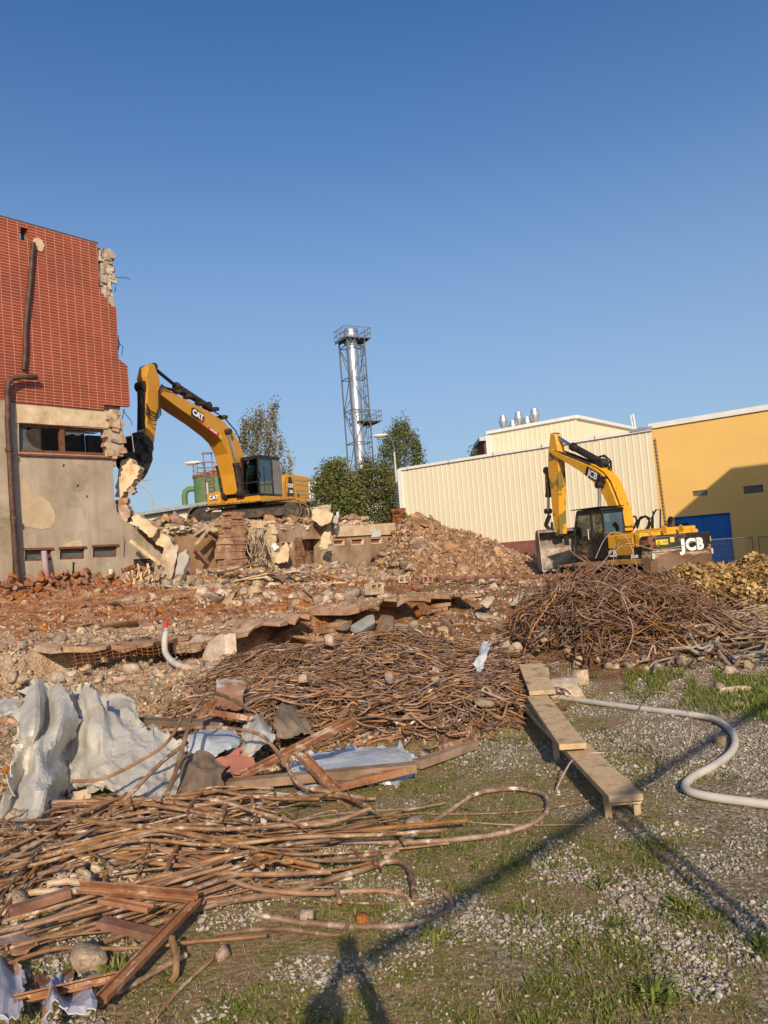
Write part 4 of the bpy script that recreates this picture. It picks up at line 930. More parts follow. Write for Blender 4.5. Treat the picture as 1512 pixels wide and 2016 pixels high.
    mb.b2((x1 - .25, y0 + .1, z0 + .1), (x1 - .1, y0 + .28, z0 + 1.0)); mb.build('controls', SEAT, cb)
    MB().b2((x0 + .1, y0 + .08, z0 + .02), (x1 - .1, y1 - .08, z0 + .06)).build('floor', SEAT, cb)
    return cb
cb = cab(ex, -.5, 1.35, .5, 1.5, 1.3, 3.08, GLS, True, .06)
MB().b2((-.25, .7, 3.18), (.9, 1.35, 3.22)).build('roof_hatch', BLACKP, cb)
mb = MB(); mb.tube([(1.36, 1.5, 2.3), (1.55, 1.62, 2.3), (1.55, 1.62, 2.0)], .015, 6); mb.box((1.55, 1.64, 2.2), (.03, .16, .3)); mb.build('mirror', BLACKP, cb)
MB().tube([(.72, 1.52, 1.5), (.72, 1.57, 1.55), (.72, 1.57, 2.6), (.72, 1.52, 2.65)], .015, 6).build('grab_handle', BLACKP, cb)
M4 = ex.matrix_world
so = M4 @ Vector((.1, 1.0, 1.85))
seated_person(so, R(244.5), 'excavator operator in bright turquoise top seated in the cab on the rubble storey', M('turquoise_shirt', [(.0, .3, .32), (.01, .36, .38)], 4, .8, 0), M('green_cap', [(.04, .2, .08)], 4, .8, 0))
# boom
bt = [(314, 765), (322, 760), (341, 773), (378, 793), (412, 810), (441, 830), (460, 851), (473, 875), (483, 905), (483, 940), (477, 970), (468, 972), (461, 933), (450, 893), (438, 869), (425, 856), (393, 831), (360, 809), (346, 799), (317, 777)]
bw = .4
MB().plate([tr(x, y, bw) for x, y in bt], fx, -bw, bw).build('boom', CYEL, ex, bevel=.03)
boom = ex.children[-1]
st = [(293, 719), (299, 716), (305, 718), (315, 748), (316, 785), (310, 824), (304, 869), (300, 882), (288, 870), (289, 800), (291, 760), (288, 742)]
stick = MB().plate([tr(x, y, .26) for x, y in st], fx, -.26, .26).build('stick', CYEL, ex, bevel=.03)
p = tr(300, 722, 0); q = tr(346, 764, 0); q2 = tr(408, 806, 0)
cyl_ram(ex, (q2[0], 0, q2[1] + .15), (q[0], 0, q[1] + .1), (p[0], 0, p[1]), .15, .075, 'arm_cylinder', DKST, M('black_rod', [(.03, .03, .035), (.05, .05, .055)], 3, .3, 0, metal=.6))
for s in (1, -1):
    o_ = .48 * s; a = tr(448, 850, .48); m_ = tr(464, 912, .48); b_ = tr(474, 972, .48)
    cyl_ram(ex, (b_[0], o_, b_[1]), (m_[0], o_, m_[1]), (a[0], o_, a[1]), .15, .075, 'boom_cylinder', DKST)
a = tr(277, 785, 0); m_ = tr(276, 850, 0)
sq = [fx(*tr(288, 745, 0), 0), fx(*tr(284, 862, 0), 0)]
cyl_ram(ex, sq[0] + Vector((.32, 0, -.4)), sq[0] + Vector((.4, 0, -2.1)), sq[1] + Vector((.35, 0, .05)), .17, .08, 'tool_cylinder', DKST)
# hoses along the boom and the arm joint
mb = MB()
for k, s in enumerate((-.2, -.08, .08, .2)):
    pts = [(331 + k * 2, 768), (378, 789), (412, 806), (443, 826), (463, 849), (476, 875)]
    mb.tube([fx(tr(x, y, s)[0], tr(x, y, s)[1] + .05, s) for x, y in pts], .03, 6)
mb.build('boom_pipes', DKST, boom)
for k in range(5):
    rr = random.Random(k); o1 = .28 + .06 * k
    P_ = [(330 + k * 3, 766), (318, 757 + k), (312, 768), (313 + k, 800 + 4 * k), (308, 815 + 3 * k), (296, 808 + 5 * k), (288, 795 + 5 * k)]
    MB().tube([fx(*tr(x, y, o1), o1) for x, y in P_], .022, 6).build('hose', BLK, stick)
for (x, y) in ((352, 771), (372, 781), (395, 795), (420, 806), (437, 822)):
    c = fx(*tr(x, y, .1), .1); MB().box(c, (.25, .5, .16)).build('hose_clamp', DKST, boom, bevel=.02)
# boom decals
c, x, y, L = edge_frame(tr, (374, 808), (404, 828), bw)
MB().plate([(-.42, -.2), (.36, -.2), (.46, -.06), (.4, .24), (-.34, .24), (-.46, .12)], lambda a, b, w: c + x * a + y * b + Vector((0, w, 0)), .003, .012).build('badge_plate', BLACKP, boom)
MB().plate([(.1, -.2), (.36, -.2), (.46, -.06), (.44, .04)], lambda a, b, w: c + x * a + y * b + Vector((0, w, 0)), .01, .018).build('badge_corner', REDD, boom)
text_obj('lettering', 'CAT', .36, WHITE, boom, frame(c + y * .03 + Vector((0, .016, 0)), x, y), .02)
MB().plate([(-.06, -.09), (.0, .0), (.06, -.09)], lambda a, b, w: c + x * a + y * b + Vector((0, w, 0)), .018, .026).build('badge_triangle', M('amber_mark', [(.75, .4, .03)], 3, .5, 0), boom)
c, x, y, L = edge_frame(tr, (411, 843), (430, 857), bw)
MB().plate([(-.38, -.08), (.38, -.08), (.38, .09), (-.38, .09)], lambda a, b, w: c + x * a + y * b + Vector((0, w, 0)), .003, .012).build('red_strip', REDD, boom)
text_obj('lettering', 'ZEPPELIN', .12, WHITE, boom, frame(c + y * .01 - x * .03 + Vector((0, .015, 0)), x, y), .004)
c, x, y, L = edge_frame(tr, (430, 856), (438, 863), bw)
MB().plate([(-.12, -.08), (.14, -.08), (.14, .07), (-.12, .07)], lambda a, b, w: c + x * a + y * b + Vector((0, w, 0)), .003, .012).build('yellow_strip', YELD, boom)
# crusher jaw
tl_ = [(272, 858), (279, 854), (292, 857), (303, 872), (304, 884), (301, 892), (302, 905), (296, 920), (290, 934), (283, 944), (275, 950), (270, 936), (266, 918), (258, 908), (244, 899), (243, 892), (262, 887), (266, 872)]
o = MB().plate([tr(x_, y_, .45) for x_, y_ in tl_], fx, -.45, .45).build('crusher_jaw', DKST, ex, bevel=.05)
for (x_, y_, s) in ((285, 868, .5), (293, 884, .5), (280, 900, .5), (286, 920, .5)):
    c = fx(*tr(x_, y_, s), s); MB().cyl(c - Vector((0, .15, 0)), c + Vector((0, .06, 0)), .15, 14).build('pin', DKST, o, smooth=True)
mb = MB(); c = fx(*tr(264, 888, 0), 0); mb.tube([c + Vector((0.14 * math.cos(t) + .1, .2, .2 * math.sin(t) + .15)) for t in np.linspace(-2.0, 2.6, 12)], .05, 6); mb.build('hook', DKST, o, smooth=True)
mb = MB()
for k in range(5): c = fx(*tr(250 + k * 6, 897 + k * 6, 0), 0); mb.box(c, (.16, .9, .12), Matrix.Rotation(.7, 3, 'Y'))
mb.build('jaw_teeth', DKST, o)

# --- the yellow and black excavator on the right
JO = at(1242, 1158, 28.5); print('JCB ground z', JO.z, 'terrain', H(JO.x, JO.y))
jx, tr, hh, ll = make_machine('tracked_excavator', JO, R(115), 'worn yellow and black excavator with toothless bucket, parked in front of the cream warehouse')
add_track(jx, 1.2, 4.4, .6, .95, .25); add_track(jx, -1.2, 4.4, .6, .95, .25)
mb = MB(); mb.box((0, 0, .6), (2.2, 1.9, .4)); mb.cyl((0, 0, .6), (0, 0, 1.0), .65, 28); mb.build('undercarriage', DKST, jx, bevel=.02)
MB().plate([(1.3, -1.3), (1.3, 1.33), (-2.2, 1.36), (-2.2, -1.36)], lambda a, b, w: Vector((a, b, w)), .93, 1.12).build('platform', M('muddy_yellow', [(.38, .2, .05), (.5, .28, .06)], 2, .7, .2, dirt=(.2, .1, .045), dsc=1.5, dlo=.45, dhi=.6), jx, bevel=.03)
mb = MB(); mb.b2((-.52, -1.34, 1.12), (-2.14, 1.34, 1.98)); eng = mb.build('engine_housing', JYEL, jx, bevel=.05)
mb = MB(); mb.b2((-.55, 1.3, 1.14), (-2.12, 1.352, 1.52)); mb.build('black_side_band', BLACKP, eng, bevel=.01)
VNT = M('rusty_vent', [(.2, .1, .04), (.35, .19, .06)], 8, .8, .2)
for z0, z1 in ((1.62, 1.86), (1.26, 1.5)):
    mb = MB(); mb.b2((-1.0, 1.335, z0), (-1.8, 1.362, z1)); v_ = mb.build('side_vent', JYEL, eng, bevel=.02)
    mb = MB()
    for k in range(14):
        for j in range(5): mb.b2((-1.06 - k * .05, 1.355, z0 + .03 + j * .04), (-1.09 - k * .05, 1.366, z0 + .055 + j * .04))
    mb.build('vent_slots', VNT, v_)
mb = MB()
for x in (-1.0, -1.9): mb.b2((x, 1.345, 1.14), (x - .012, 1.358, 1.95))
mb.build('door_seam', BLACKP, eng)
text_obj('lettering', 'CB', .33, WHITE, eng, frame((-.76, 1.36, 1.33), YX, (0, 0, 1)), .01)
text_obj('lettering', 'JS240', .15, WHITE, eng, frame((-1.82, 1.36, 1.2), YX, (0, 0, 1)), .006)
def cw_mat():
    m, n, l, b = newmat('scraped_counterweight'); v = coords(n); sep = n.new('ShaderNodeSeparateXYZ'); l.new(v, sep.inputs[0])
    nz = noise(n, l, v, 2.2, 8, .7); mp = n.new('ShaderNodeMapping'); mp.inputs['Scale'].default_value = (1, .35, 4); l.new(v, mp.inputs[0]); ns = noise(n, l, mp.outputs[0], 2.2, 8, .7)
    low = mathn(n, l, 'ADD', mathn(n, l, 'MULTIPLY', sep.outputs[2], -1.0), mathn(n, l, 'MULTIPLY', ns, .9))     # scraped below mid height
    c = mixc(n, l, ramp(n, l, nz, [(.57, (0, 0, 0)), (.6, (1, 1, 1))]), (.014, .013, .013), (.23, .085, .035))
    c = mixc(n, l, ramp(n, l, mathn(n, l, 'ADD', low, 1.02), [(.08, (0, 0, 0)), (.13, (1, 1, 1))]), c, ramp(n, l, ns, [(.35, (.1, .04, .02)), (.5, (.2, .1, .05)), (.57, (.58, .48, .37)), (.62, (.15, .07, .04))]))
    c = mixc(n, l, ramp(n, l, mathn(n, l, 'ADD', low, .75), [(.05, (0, 0, 0)), (.15, (1, 1, 1))]), c, (.15, .085, .05))
    l.new(c, b.inputs['Base Color']); b.inputs['Roughness'].default_value = .55; bump(n, l, b, ns, .5, .02); return m
arc = [(-2.16, 1.4)] + [(-2.3 - .82 * math.sqrt(max(0, 1 - (y / 1.42) ** 2)) , y) for y in np.linspace(1.36, -1.36, 21)] + [(-2.16, -1.4)]
cwm = MB().plate(arc, lambda a, b, w: Vector((a, b, w)), .62, 1.86).build('counterweight', cw_mat(), jx, bevel=.12, seg=4)
def on_cw(y): 
    x = -2.3 - .82 * math.sqrt(max(0, 1 - (y / 1.42) ** 2)); n_ = Vector((-(x + 2.3) / .82 ** 2 * -1, y / 1.42 ** 2, 0)); n_ = Vector(((x + 2.3) / .82 ** 2, y / 1.42 ** 2, 0)).normalized(); return Vector((x, y, 0)), n_
for ch, yy in (('J', .44), ('C', .14), ('B', -.28)):
    p, n_ = on_cw(yy); tx = Vector((0, 0, 1)).cross(n_) ; text_obj('lettering', ch, .52, WHITE, cwm, frame(p + n_ * .02 + Vector((0, 0, 1.46)), tx, (0, 0, 1)), .026, .01, 0, 1.15)
for yy, zz in ((1.08, 1.62), (-1.15, 1.6), (.78, 1.68)):
    p, n_ = on_cw(yy); tx = Vector((0, 0, 1)).cross(n_); f = frame(p + n_ * .012 + Vector((0, 0, zz)), tx, (0, 0, 1)); w_ = .19 if yy > 1 else .07
    o = MB().plate([(-w_, -.08), (w_, -.08), (w_, .09), (-w_, .09)], lambda a, b, w: f @ Vector((a, b, w)), -.03, .005).build('warning_sticker', YELD, cwm)
    if yy > 1:
        MB().plate([(-.17, -.06), (-.03, -.06), (-.1, .07)], lambda a, b, w: f @ Vector((a, b, w)), .004, .009, [[(-.14, -.04), (-.06, -.04), (-.1, .035)]]).build('warning_triangle', BLACKP, o)
        MB().plate([(.05, -.04), (.07, -.04), (.07, .0), (.14, .0), (.14, -.03), (.16, -.03), (.16, .04), (.14, .04), (.14, .015), (.07, .015), (.07, .04), (.05, .04)], lambda a, b, w: f @ Vector((a, b, w)), .004, .009).build('warning_figure', BLACKP, o)
for yy in (1.3, -1.32):
    p, n_ = on_cw(yy); MB().box(p + n_ * .02 + Vector((0, 0, 1.18)), (.06, .12, .2)).build('reflector', M('pale_green_lens', [(.45, .5, .33)], 4, .3, 0), cwm, bevel=.02)
# top deck
mb = MB(); mb.b2((-.6, -1.25, 1.98), (-2.1, .1, 2.1)); mb.b2((-.7, .2, 1.985), (-2.0, 1.2, 2.02)); mb.build('deck_cover', JYEL, jx, bevel=.04)
MB().cyl((-1.7, -.45, 2.05), (-1.72, -.45, 2.3), .07, 12).cyl((-1.72, -.45, 2.28), (-1.84, -.42, 2.42), .09, 12).build('exhaust', BLACKP, jx, smooth=True)
for yy in (.45, -.25):
    MB().plate([(-2.5, 1.9), (-2.3, 1.9), (-2.32, 2.1), (-2.4, 2.16), (-2.48, 2.1)], fx, yy - .03, yy + .03).build('lifting_lug', JYEL, jx)
ho = lambda x, y, o: fx(*tr(x, y, o), o)
MB().tube([ho(1283, 1047, -1.0), ho(1283, 1020, -1.0), ho(1291, 1004, -1.0), ho(1300, 1003, -1.0), ho(1300, 1046, -1.0)], .03, 6).tube([ho(1286, 1046, -1.0), ho(1286, 1006, -1.0)], .025, 6).build('hand_rail', BLK, jx)
cb = cab(jx, -.45, 1.28, .38, 1.36, 1.12, 2.88, GLS2, False, .28, rw_=.6)
MB().b2((-.4, .3, 3.0), (1.25, 1.42, 3.03)).build('roof_guard', BLACKP, cb)
mb = MB(); mb.tube([(1.2, 1.36, 2.1), (1.45, 1.55, 2.1), (1.45, 1.55, 1.8)], .018, 6); mb.box((1.45, 1.57, 1.9), (.05, .2, .34)); mb.build('mirror', BLACKP, cb, bevel=.01)
mb = MB(); mb.tube([(1.1, .4, 3.0), (1.35, .4, 3.0), (1.35, .4, 2.9)], .015, 5); mb.box((1.35, .45, 2.85), (.1, .16, .12)); mb.build('work_lamp', BLACKP, cb)
MB().tube([(.35, 1.38, 1.9), (.35, 1.43, 1.9), (.35, 1.43, 2.25), (.35, 1.38, 2.25)], .012, 6).build('grab_handle', WHITE, cb)
so = jx.matrix_world @ Vector((.15, .87, 1.67))
seated_person(so, R(115), 'excavator operator in lime hi-vis jacket seated in the black cab by the cream warehouse', M('hivis_lime', [(.4, .55, .05), (.45, .6, .06)], 4, .8, 0), M('dark_cap', [(.03, .03, .035)], 4, .8, 0))
# boom
top = [(1081, 889), (1086, 885), (1105, 894), (1140, 908), (1170, 921), (1186, 933), (1198, 951), (1208, 975), (1217, 1000), (1226, 1046)]
botm = [(1208, 1052), (1204, 1026), (1198, 1003), (1190, 981), (1180, 964), (1168, 950), (1143, 929), (1116, 912), (1087, 896)]
bw = .26
boom = MB().plate([tr(x_, y_, bw) for x_, y_ in top + botm], fx, -bw, bw).build('boom', JYEL, jx, bevel=.03)
for k, s in enumerate((-.19, -.12, -.04, .04, .12, .19)):
    pts = [(1150, 912), (1170, 921), (1186, 933), (1198, 951), (1208, 975), (1217, 1000), (1226, 1040)]
    P_ = []
    for i, (x_, y_) in enumerate(pts):
        a = tr(x_, y_, bw); j = min(i + 1, len(pts) - 1); P_.append(Vector((a[0] - .1 * ss(1, 3, i), s, a[1] + .07)))
    P_[0] = P_[0] + Vector((.25, 0, .0))
    MB().tube(P_, .034, 7).build('boom_pipe', JYEL, boom, smooth=True)
mb = MB(); P_ = [Vector((tr(x_, y_, 0)[0], 0, tr(x_, y_, 0)[1] + .06)) for x_, y_ in ((1100, 890), (1120, 897), (1150, 909), (1172, 918))]
for s in (-.2, -.1, .12, .22): mb.tube([q_ + Vector((0, s, 0)) for q_ in P_], .03, 6)
mb.build('upper_hoses', DKST, boom)
st = [(1083, 854), (1088, 852), (1092, 856), (1097, 878), (1099, 915), (1101, 956), (1101, 1015), (1103, 1052), (1094, 1056), (1088, 1015), (1084, 968), (1078, 927), (1079, 892)]
def patchy():
    m, n, l, b = newmat('flaked_yellow_paint'); v = coords(n)
    f = ramp(n, l, noise(n, l, v, 1.3, 4, .6), [(.53, (0, 0, 0)), (.56, (1, 1, 1))])
    c = mixc(n, l, f, (.68, .33, .02), (.2, .16, .03)); c = mixc(n, l, ramp(n, l, noise(n, l, v, 5, 6), [(.6, (0, 0, 0)), (.68, (1, 1, 1))]), c, (.25, .12, .05))
    l.new(c, b.inputs['Base Color']); b.inputs['Roughness'].default_value = .45; return m
stick = MB().plate([tr(x_, y_, .18) for x_, y_ in st], fx, -.18, .18).build('stick', patchy(), jx, bevel=.03)
a = tr(1094, 858, 0); m_ = tr(1127, 879, 0); b_ = tr(1187, 917, 0)
cyl_ram(jx, (b_[0], 0, b_[1] + .1), (m_[0], 0, m_[1]), (a[0], 0, a[1]), .14, .07, 'arm_cylinder', DKST, M('blue_chrome', [(.2, .25, .5), (.3, .35, .6)], 3, .2, 0, metal=.8))
c = fx(b_[0], 0, b_[1]); 
for s in (-.2, .2): MB().plate([(c.x - .25, c.z - .35), (c.x + .35, c.z - .45), (c.x + .1, c.z + .25), (c.x - .1, c.z + .25)], fx, s - .03, s + .03).build('cylinder_bracket', DKST, boom)
for s in (1, -1):
    a = tr(1180, 955, .42); m_ = tr(1184, 1000, .42); b_ = (1.0, 1.45)
    cyl_ram(jx, (b_[0], .42 * s, b_[1]), (a[0] + (b_[0] - a[0]) * .6, .42 * s, a[1] + (b_[1] - a[1]) * .6), (a[0], .42 * s, a[1]), .12, .065, 'boom_cylinder', DKST)
a = tr(1084, 925, 0); b_ = tr(1088, 1010, 0)
cyl_ram(jx, (a[0] + .2, 0, a[1]), (a[0] + .3, 0, a[1] - 1.1), (b_[0] + .3, 0, b_[1] + .1), .12, .06, 'bucket_cylinder', DKST)
for k, (P_) in enumerate(([(1098, 905), (1106, 915), (1112, 935), (1108, 940)], [(1172, 905), (1185, 898), (1199, 903), (1202, 918), (1198, 926)], [(1174, 908), (1186, 903), (1196, 910), (1200, 924)], [(1176, 900), (1190, 896), (1203, 908), (1204, 926)])):
    MB().tube([ho(x_, y_, -.1) for x_, y_ in P_], .03, 6).build('hose', BLK, boom)
for P_ in ([(1226, 1023), (1240, 1015), (1252, 1018), (1254, 1030), (1245, 1044), (1236, 1050)], [(1254, 1040), (1260, 1022), (1270, 1016), (1279, 1020), (1276, 1036), (1268, 1047)], [(1246, 1043), (1252, 1030), (1262, 1018), (1273, 1017), (1281, 1030), (1275, 1045)]):
    MB().tube([ho(x_, y_, -.5) for x_, y_ in P_], .04, 7).build('hose', BLK, jx, smooth=True)
c, x, y, L = edge_frame(tr, (1153, 927), (1181, 943), bw)
fnc = lambda a, b, w: c + x * a + y * b + Vector((0, w, 0))
MB().plate([(-.42, -.17), (.42, -.17), (.42, .19), (-.42, .19)], fnc, .002, .01).build('badge_plate', BLACKP, boom)
text_obj('lettering', 'JCB', .36, WHITE, boom, frame(c + Vector((0, .014, 0)), x, y), .008, .004)
c = ho(1187, 946, bw); MB().cyl(c - Vector((0, .1, 0)), c + Vector((0, .08, 0)), .17, 16).build('pin', DKST, boom, smooth=True)
# bucket
px_, pz_ = tr(1100, 1050, 0)
BKT = M('worn_bucket_steel', [(.16, .13, .11), (.3, .26, .22), (.42, .38, .33)], 2.5, .6, .3, .01, metal=.25, dirt=(.2, .1, .06), dsc=2, dlo=.5, dhi=.65)
outer = [(-.3, .12), (.1, .2), (.55, .1), (.85, -.2), (.95, -.6), (.85, -1.0), (.55, -1.3), (.1, -1.45), (-.7, -1.5)]
inner = [(-.68, -1.46), (.1, -1.39), (.5, -1.24), (.79, -.97), (.88, -.6), (.79, -.23), (.52, .04), (.1, .14), (-.29, .07)]
fb = lambda a, b, w: Vector((px_ + a * .6, w, pz_ + b)); BW = .86
bk = MB().plate(outer + inner, fb, -BW, BW).build('bucket', BKT, jx)
for s in (-1, 1):
    MB().plate(outer + [(-.5, -.9), (-.42, -.4)], fb, s * BW - .03 * (s < 0), s * BW + .03 * (s > 0)).build('side_plate', BKT, bk)
mb = MB()
for k in range(10): mb.b2((px_ - .43, -.6 + k * .12, pz_ - 1.47), (px_ - .15, -.55 + k * .12, pz_ - 1.42))
mb.build('wear_strips', DKST, bk)
for s in (-.25, .25): MB().plate([(-.35, .05), (.3, .1), (.2, .42), (-.1, .5), (-.3, .35)], fb, s - .03, s + .03).build('bucket_ear', DKST, bk)
bk.matrix_local = Matrix.Translation((px_, 0, 0)) @ Matrix.Rotation(R(-24), 4, 'Z') @ Matrix.Translation((-px_, 0, 0))
mb = MB(); l1 = ho(1092, 1025, 0); 
for s in (-.3, .3): mb = MB(); mb.bar((l1.x - .1, s, l1.z + .25), (px_ + .45, s, pz_ + .35), .08, .2, (1, 0, 0)); mb.bar((px_ + .45, s, pz_ + .4), (px_ + .1, s, pz_ + .1), .08, .16, (1, 0, 0)); mb.build('bucket_link', DKST, jx, bevel=.02)

# ---------------------------------------------------------------- trees
def leaf_cloud(P, size, asp=1.8, droop=0.0):
    """P (n,3) leaf centres -> one quad-ish leaf each, random orientation"""
    n = len(P); a = RNG.normal(size=(n, 3)); a[:, 2] = a[:, 2] * .6 - droop; a /= np.linalg.norm(a, axis=1)[:, None]
    b = RNG.normal(size=(n, 3)); b -= a * (a * b).sum(1)[:, None]; b /= np.linalg.norm(b, axis=1)[:, None]
    s = size * RNG.uniform(.6, 1.3, n)[:, None]; a = a * s * asp / 2; b = b * s / 2
    V = np.stack([P - a, P + b, P + a, P - b], 1).reshape(-1, 3); Fq = np.arange(4 * n).reshape(n, 4)
    return V, Fq
def leafmat(name, cols, tr_=.25):
    m = bpy.data.materials.new(name); m.use_nodes = True; n = m.node_tree.nodes; l = m.node_tree.links; n.clear()
    o = n.new('ShaderNodeOutputMaterial'); d = n.new('ShaderNodeBsdfDiffuse'); t = n.new('ShaderNodeBsdfTranslucent'); x = n.new('ShaderNodeMixShader'); x.inputs[0].default_value = tr_
    a = n.new('ShaderNodeAttribute'); a.attribute_name = 'rnd'
    c = ramp(n, l, a.outputs['Fac'], [(i / (len(cols) - 1), cc) for i, cc in enumerate(cols)])
    l.new(c, d.inputs[0]); l.new(c, t.inputs[0]); l.new(d.outputs[0], x.inputs[1]); l.new(t.outputs[0], x.inputs[2]); l.new(x.outputs[0], o.inputs[0]); return m
def branchy(base, tips, r, seed):
    """trunk + limbs reaching the tips"""
    mb = MB(); rr = random.Random(seed); top = max(tips, key=lambda p: p[2]); b = Vector(base)
    T = [b]; n = 8
    for i in range(1, n + 1):
        t = i / n; p = b.lerp(Vector(top), t); T.append(p + Vector((rr.uniform(-.12, .12), rr.uniform(-.12, .12), 0)) * (1 - t) * 2)
    mb.tube(T, [r * (1 - .85 * i / n) for i in range(n + 1)], 7)
    for tp in tips:
        tp = Vector(tp)
        if (tp - Vector(top)).length < .01: continue
        k = min(range(len(T)), key=lambda i: abs(T[i].z - (tp.z - (tp - T[i]).xy.length * .9))); k = min(max(k, 1), n - 1); s = T[k]
        m = s.lerp(tp, .5) + Vector((rr.uniform(-.2, .2), rr.uniform(-.2, .2), .25 * (tp - s).length * .3)); mb.tube([s, m, tp], [r * (1 - .85 * k / n) * .5, r * .2, r * .06], 5)
    return mb
def tree(name, label, basepx, Y, z0, outline, nclump, nleaf, leaf, mat, bark, spread, thick, tr_r=.16, droop=0, weep=0, seed=1, cl=.5, group='trees behind the site'):
    """outline: [(pixel y, pixel x left, pixel x right)] of the crown in the photograph"""
    rg = np.random.default_rng(seed); ys = [o[0] for o in outline]; b = at(basepx, 1000, Y)
    o = empty(name, (b.x, Y, z0), 0, label, 'tree', group); C = []
    for _ in range(nclump):
        y = rg.uniform(min(ys), max(ys)); xl = np.interp(y, ys, [q[1] for q in outline]); xr = np.interp(y, ys, [q[2] for q in outline])
        if rg.random() > (xr - xl) / max(q[2] - q[1] for q in outline) * 1.1 + .15: continue
        u = rg.uniform(-1, 1); x = (xl + xr) / 2 + (xr - xl) / 2 * u; hw = (xr - xl) / 2 / F * Y
        dY = rg.uniform(-1, 1) * math.sqrt(max(0, 1 - u * u)) * hw * thick; p = at(x, y, Y + dY); C.append((p.x, p.y, p.z))
    C = np.array(C); P = []; rn = []
    for c in C:
        k = int(nleaf * rg.uniform(.5, 1.5)); q = rg.normal(size=(k, 3)) * np.array([spread, spread, spread * cl]) + c
        if weep:
            t = rg.random(k); q[:, 2] -= t * weep * rg.uniform(.4, 1); q[:, :2] = c[:2] + rg.normal(size=(k, 2)) * spread * .45
        P.append(q); rn.append(np.clip(rg.normal(.5, .16) + rg.normal(size=k) * .14, 0, 1))
    P = np.concatenate(P) - np.array([b.x, Y, z0]); rn = np.concatenate(rn)
    V, Fq = leaf_cloud(P, leaf, 1.7, droop)
    cr = fast('crown', V, Fq, mat, o, rnd=np.repeat(rn, 4))
    L = [tuple(c - np.array([b.x, Y, z0])) for c in C]
    L = sorted(L, key=lambda q: -q[2]); tips = L[:2] + L[2::max(1, len(L) // 26)]
    branchy((0, 0, 0), tips, tr_r, seed).build('trunk', bark, o, smooth=True); return o
BIRCH = M('birch_bark', [(.3, .27, .23), (.6, .57, .52)], 2.0, .8, .2); BARK = M('dark_bark', [(.07, .05, .035), (.14, .11, .08)], 4, .9, .4)
LB = leafmat('birch_leaf', [(.08, .075, .035), (.16, .145, .065), (.25, .21, .09), (.34, .25, .11)])
LG = leafmat('green_leaf', [(.06, .075, .025), (.13, .15, .05), (.21, .22, .08), (.28, .27, .11)])
LD_ = leafmat('dark_leaf', [(.055, .065, .028), (.11, .125, .05), (.19, .19, .08), (.26, .24, .11)])
tree('weeping_birch', 'sparse weeping birch with pale limbs right above the left excavator cab', 518, 58, -.5,
     [(788, 532, 544), (800, 500, 542), (815, 483, 540), (830, 476, 545), (850, 470, 556), (875, 468, 566), (900, 470, 576), (925, 474, 578), (960, 480, 572), (1010, 490, 560)],
     210, 62, .1, LB, BIRCH, .3, .9, .16, .6, 1.5, seed=3, cl=1)
tree('birch', 'tall full birch with pale trunk at the left end of the cream warehouse', 786, 62, -.5,
     [(828, 792, 798), (845, 770, 806), (870, 752, 822), (895, 746, 835), (915, 748, 842), (940, 750, 842), (975, 752, 830), (1020, 758, 815)],
     400, 62, .1, LD_, BIRCH, .34, .9, .15, .2, .5, seed=4, cl=1.3)
tree('broadleaf_tree', 'bright green bushy tree in front of the white building', 662, 57, -.5,
     [(908, 662, 668), (925, 640, 676), (945, 632, 690), (965, 628, 702), (990, 622, 708), (1030, 624, 712)],
     240, 60, .12, LG, BARK, .4, .9, .12, seed=5)
tree('broadleaf_tree', 'dense dark green tree hiding the foot of the chimney tower', 728, 59, -.5,
     [(905, 722, 736), (925, 706, 752), (950, 694, 770), (980, 684, 786), (1030, 678, 792)],
     300, 55, .11, LD_, BARK, .4, .9, .12, seed=6)
tree('broadleaf_tree', 'small distant tree between the birch and the brick roof house', 944, 85, 3,
     [(876, 942, 946), (890, 936, 950), (905, 930, 954)], 40, 40, .14, LD_, BARK, .35, .8, .1, seed=8)

# ---------------------------------------------------------------- loose stones, bricks, rubble
def blob(n_sub, seed, jag_=.25, flat=1.0):
    bm = bmesh.new(); bmesh.ops.create_icosphere(bm, subdivisions=n_sub, radius=.5); r = random.Random(seed)
    for _ in range(5):                                # cut faces: angular rubble
        nrm = Vector((r.gauss(0, 1), r.gauss(0, 1), r.gauss(0, 1))).normalized(); d = r.uniform(.26, .42)
        for v in bm.verts:
            k = v.co.dot(nrm)
            if k > d: v.co -= nrm * (k - d)
    for v in bm.verts: v.co *= 1 + r.uniform(-jag_, jag_) * .3; v.co.z *= flat
    V = np.array([v.co[:] for v in bm.verts]); Fq = np.array([[v.index for v in f.verts] for f in bm.faces]); bm.free(); return V, Fq
def shard(seed, n=11):
    r = random.Random(seed); bm = bmesh.new(); k = (r.uniform(.7, 1), r.uniform(.55, .95), r.uniform(.45, .9))
    for _ in range(n):
        v = Vector((r.uniform(-1, 1), r.uniform(-1, 1), r.uniform(-1, 1))); m = max(abs(v.x), abs(v.y), abs(v.z)); v = v / m * r.uniform(.8, 1) * .5; bm.verts.new((v.x * k[0], v.y * k[1], v.z * k[2]))
    bmesh.ops.convex_hull(bm, input=bm.verts[:]); bmesh.ops.delete(bm, geom=[v for v in bm.verts if not v.link_faces], context='VERTS'); bmesh.ops.triangulate(bm, faces=bm.faces[:])
    bm.verts.index_update(); V = np.array([v.co[:] for v in bm.verts]) * 1.15; Fq = np.array([[v.index for v in f.verts] for f in bm.faces]); bm.free(); return V, Fq
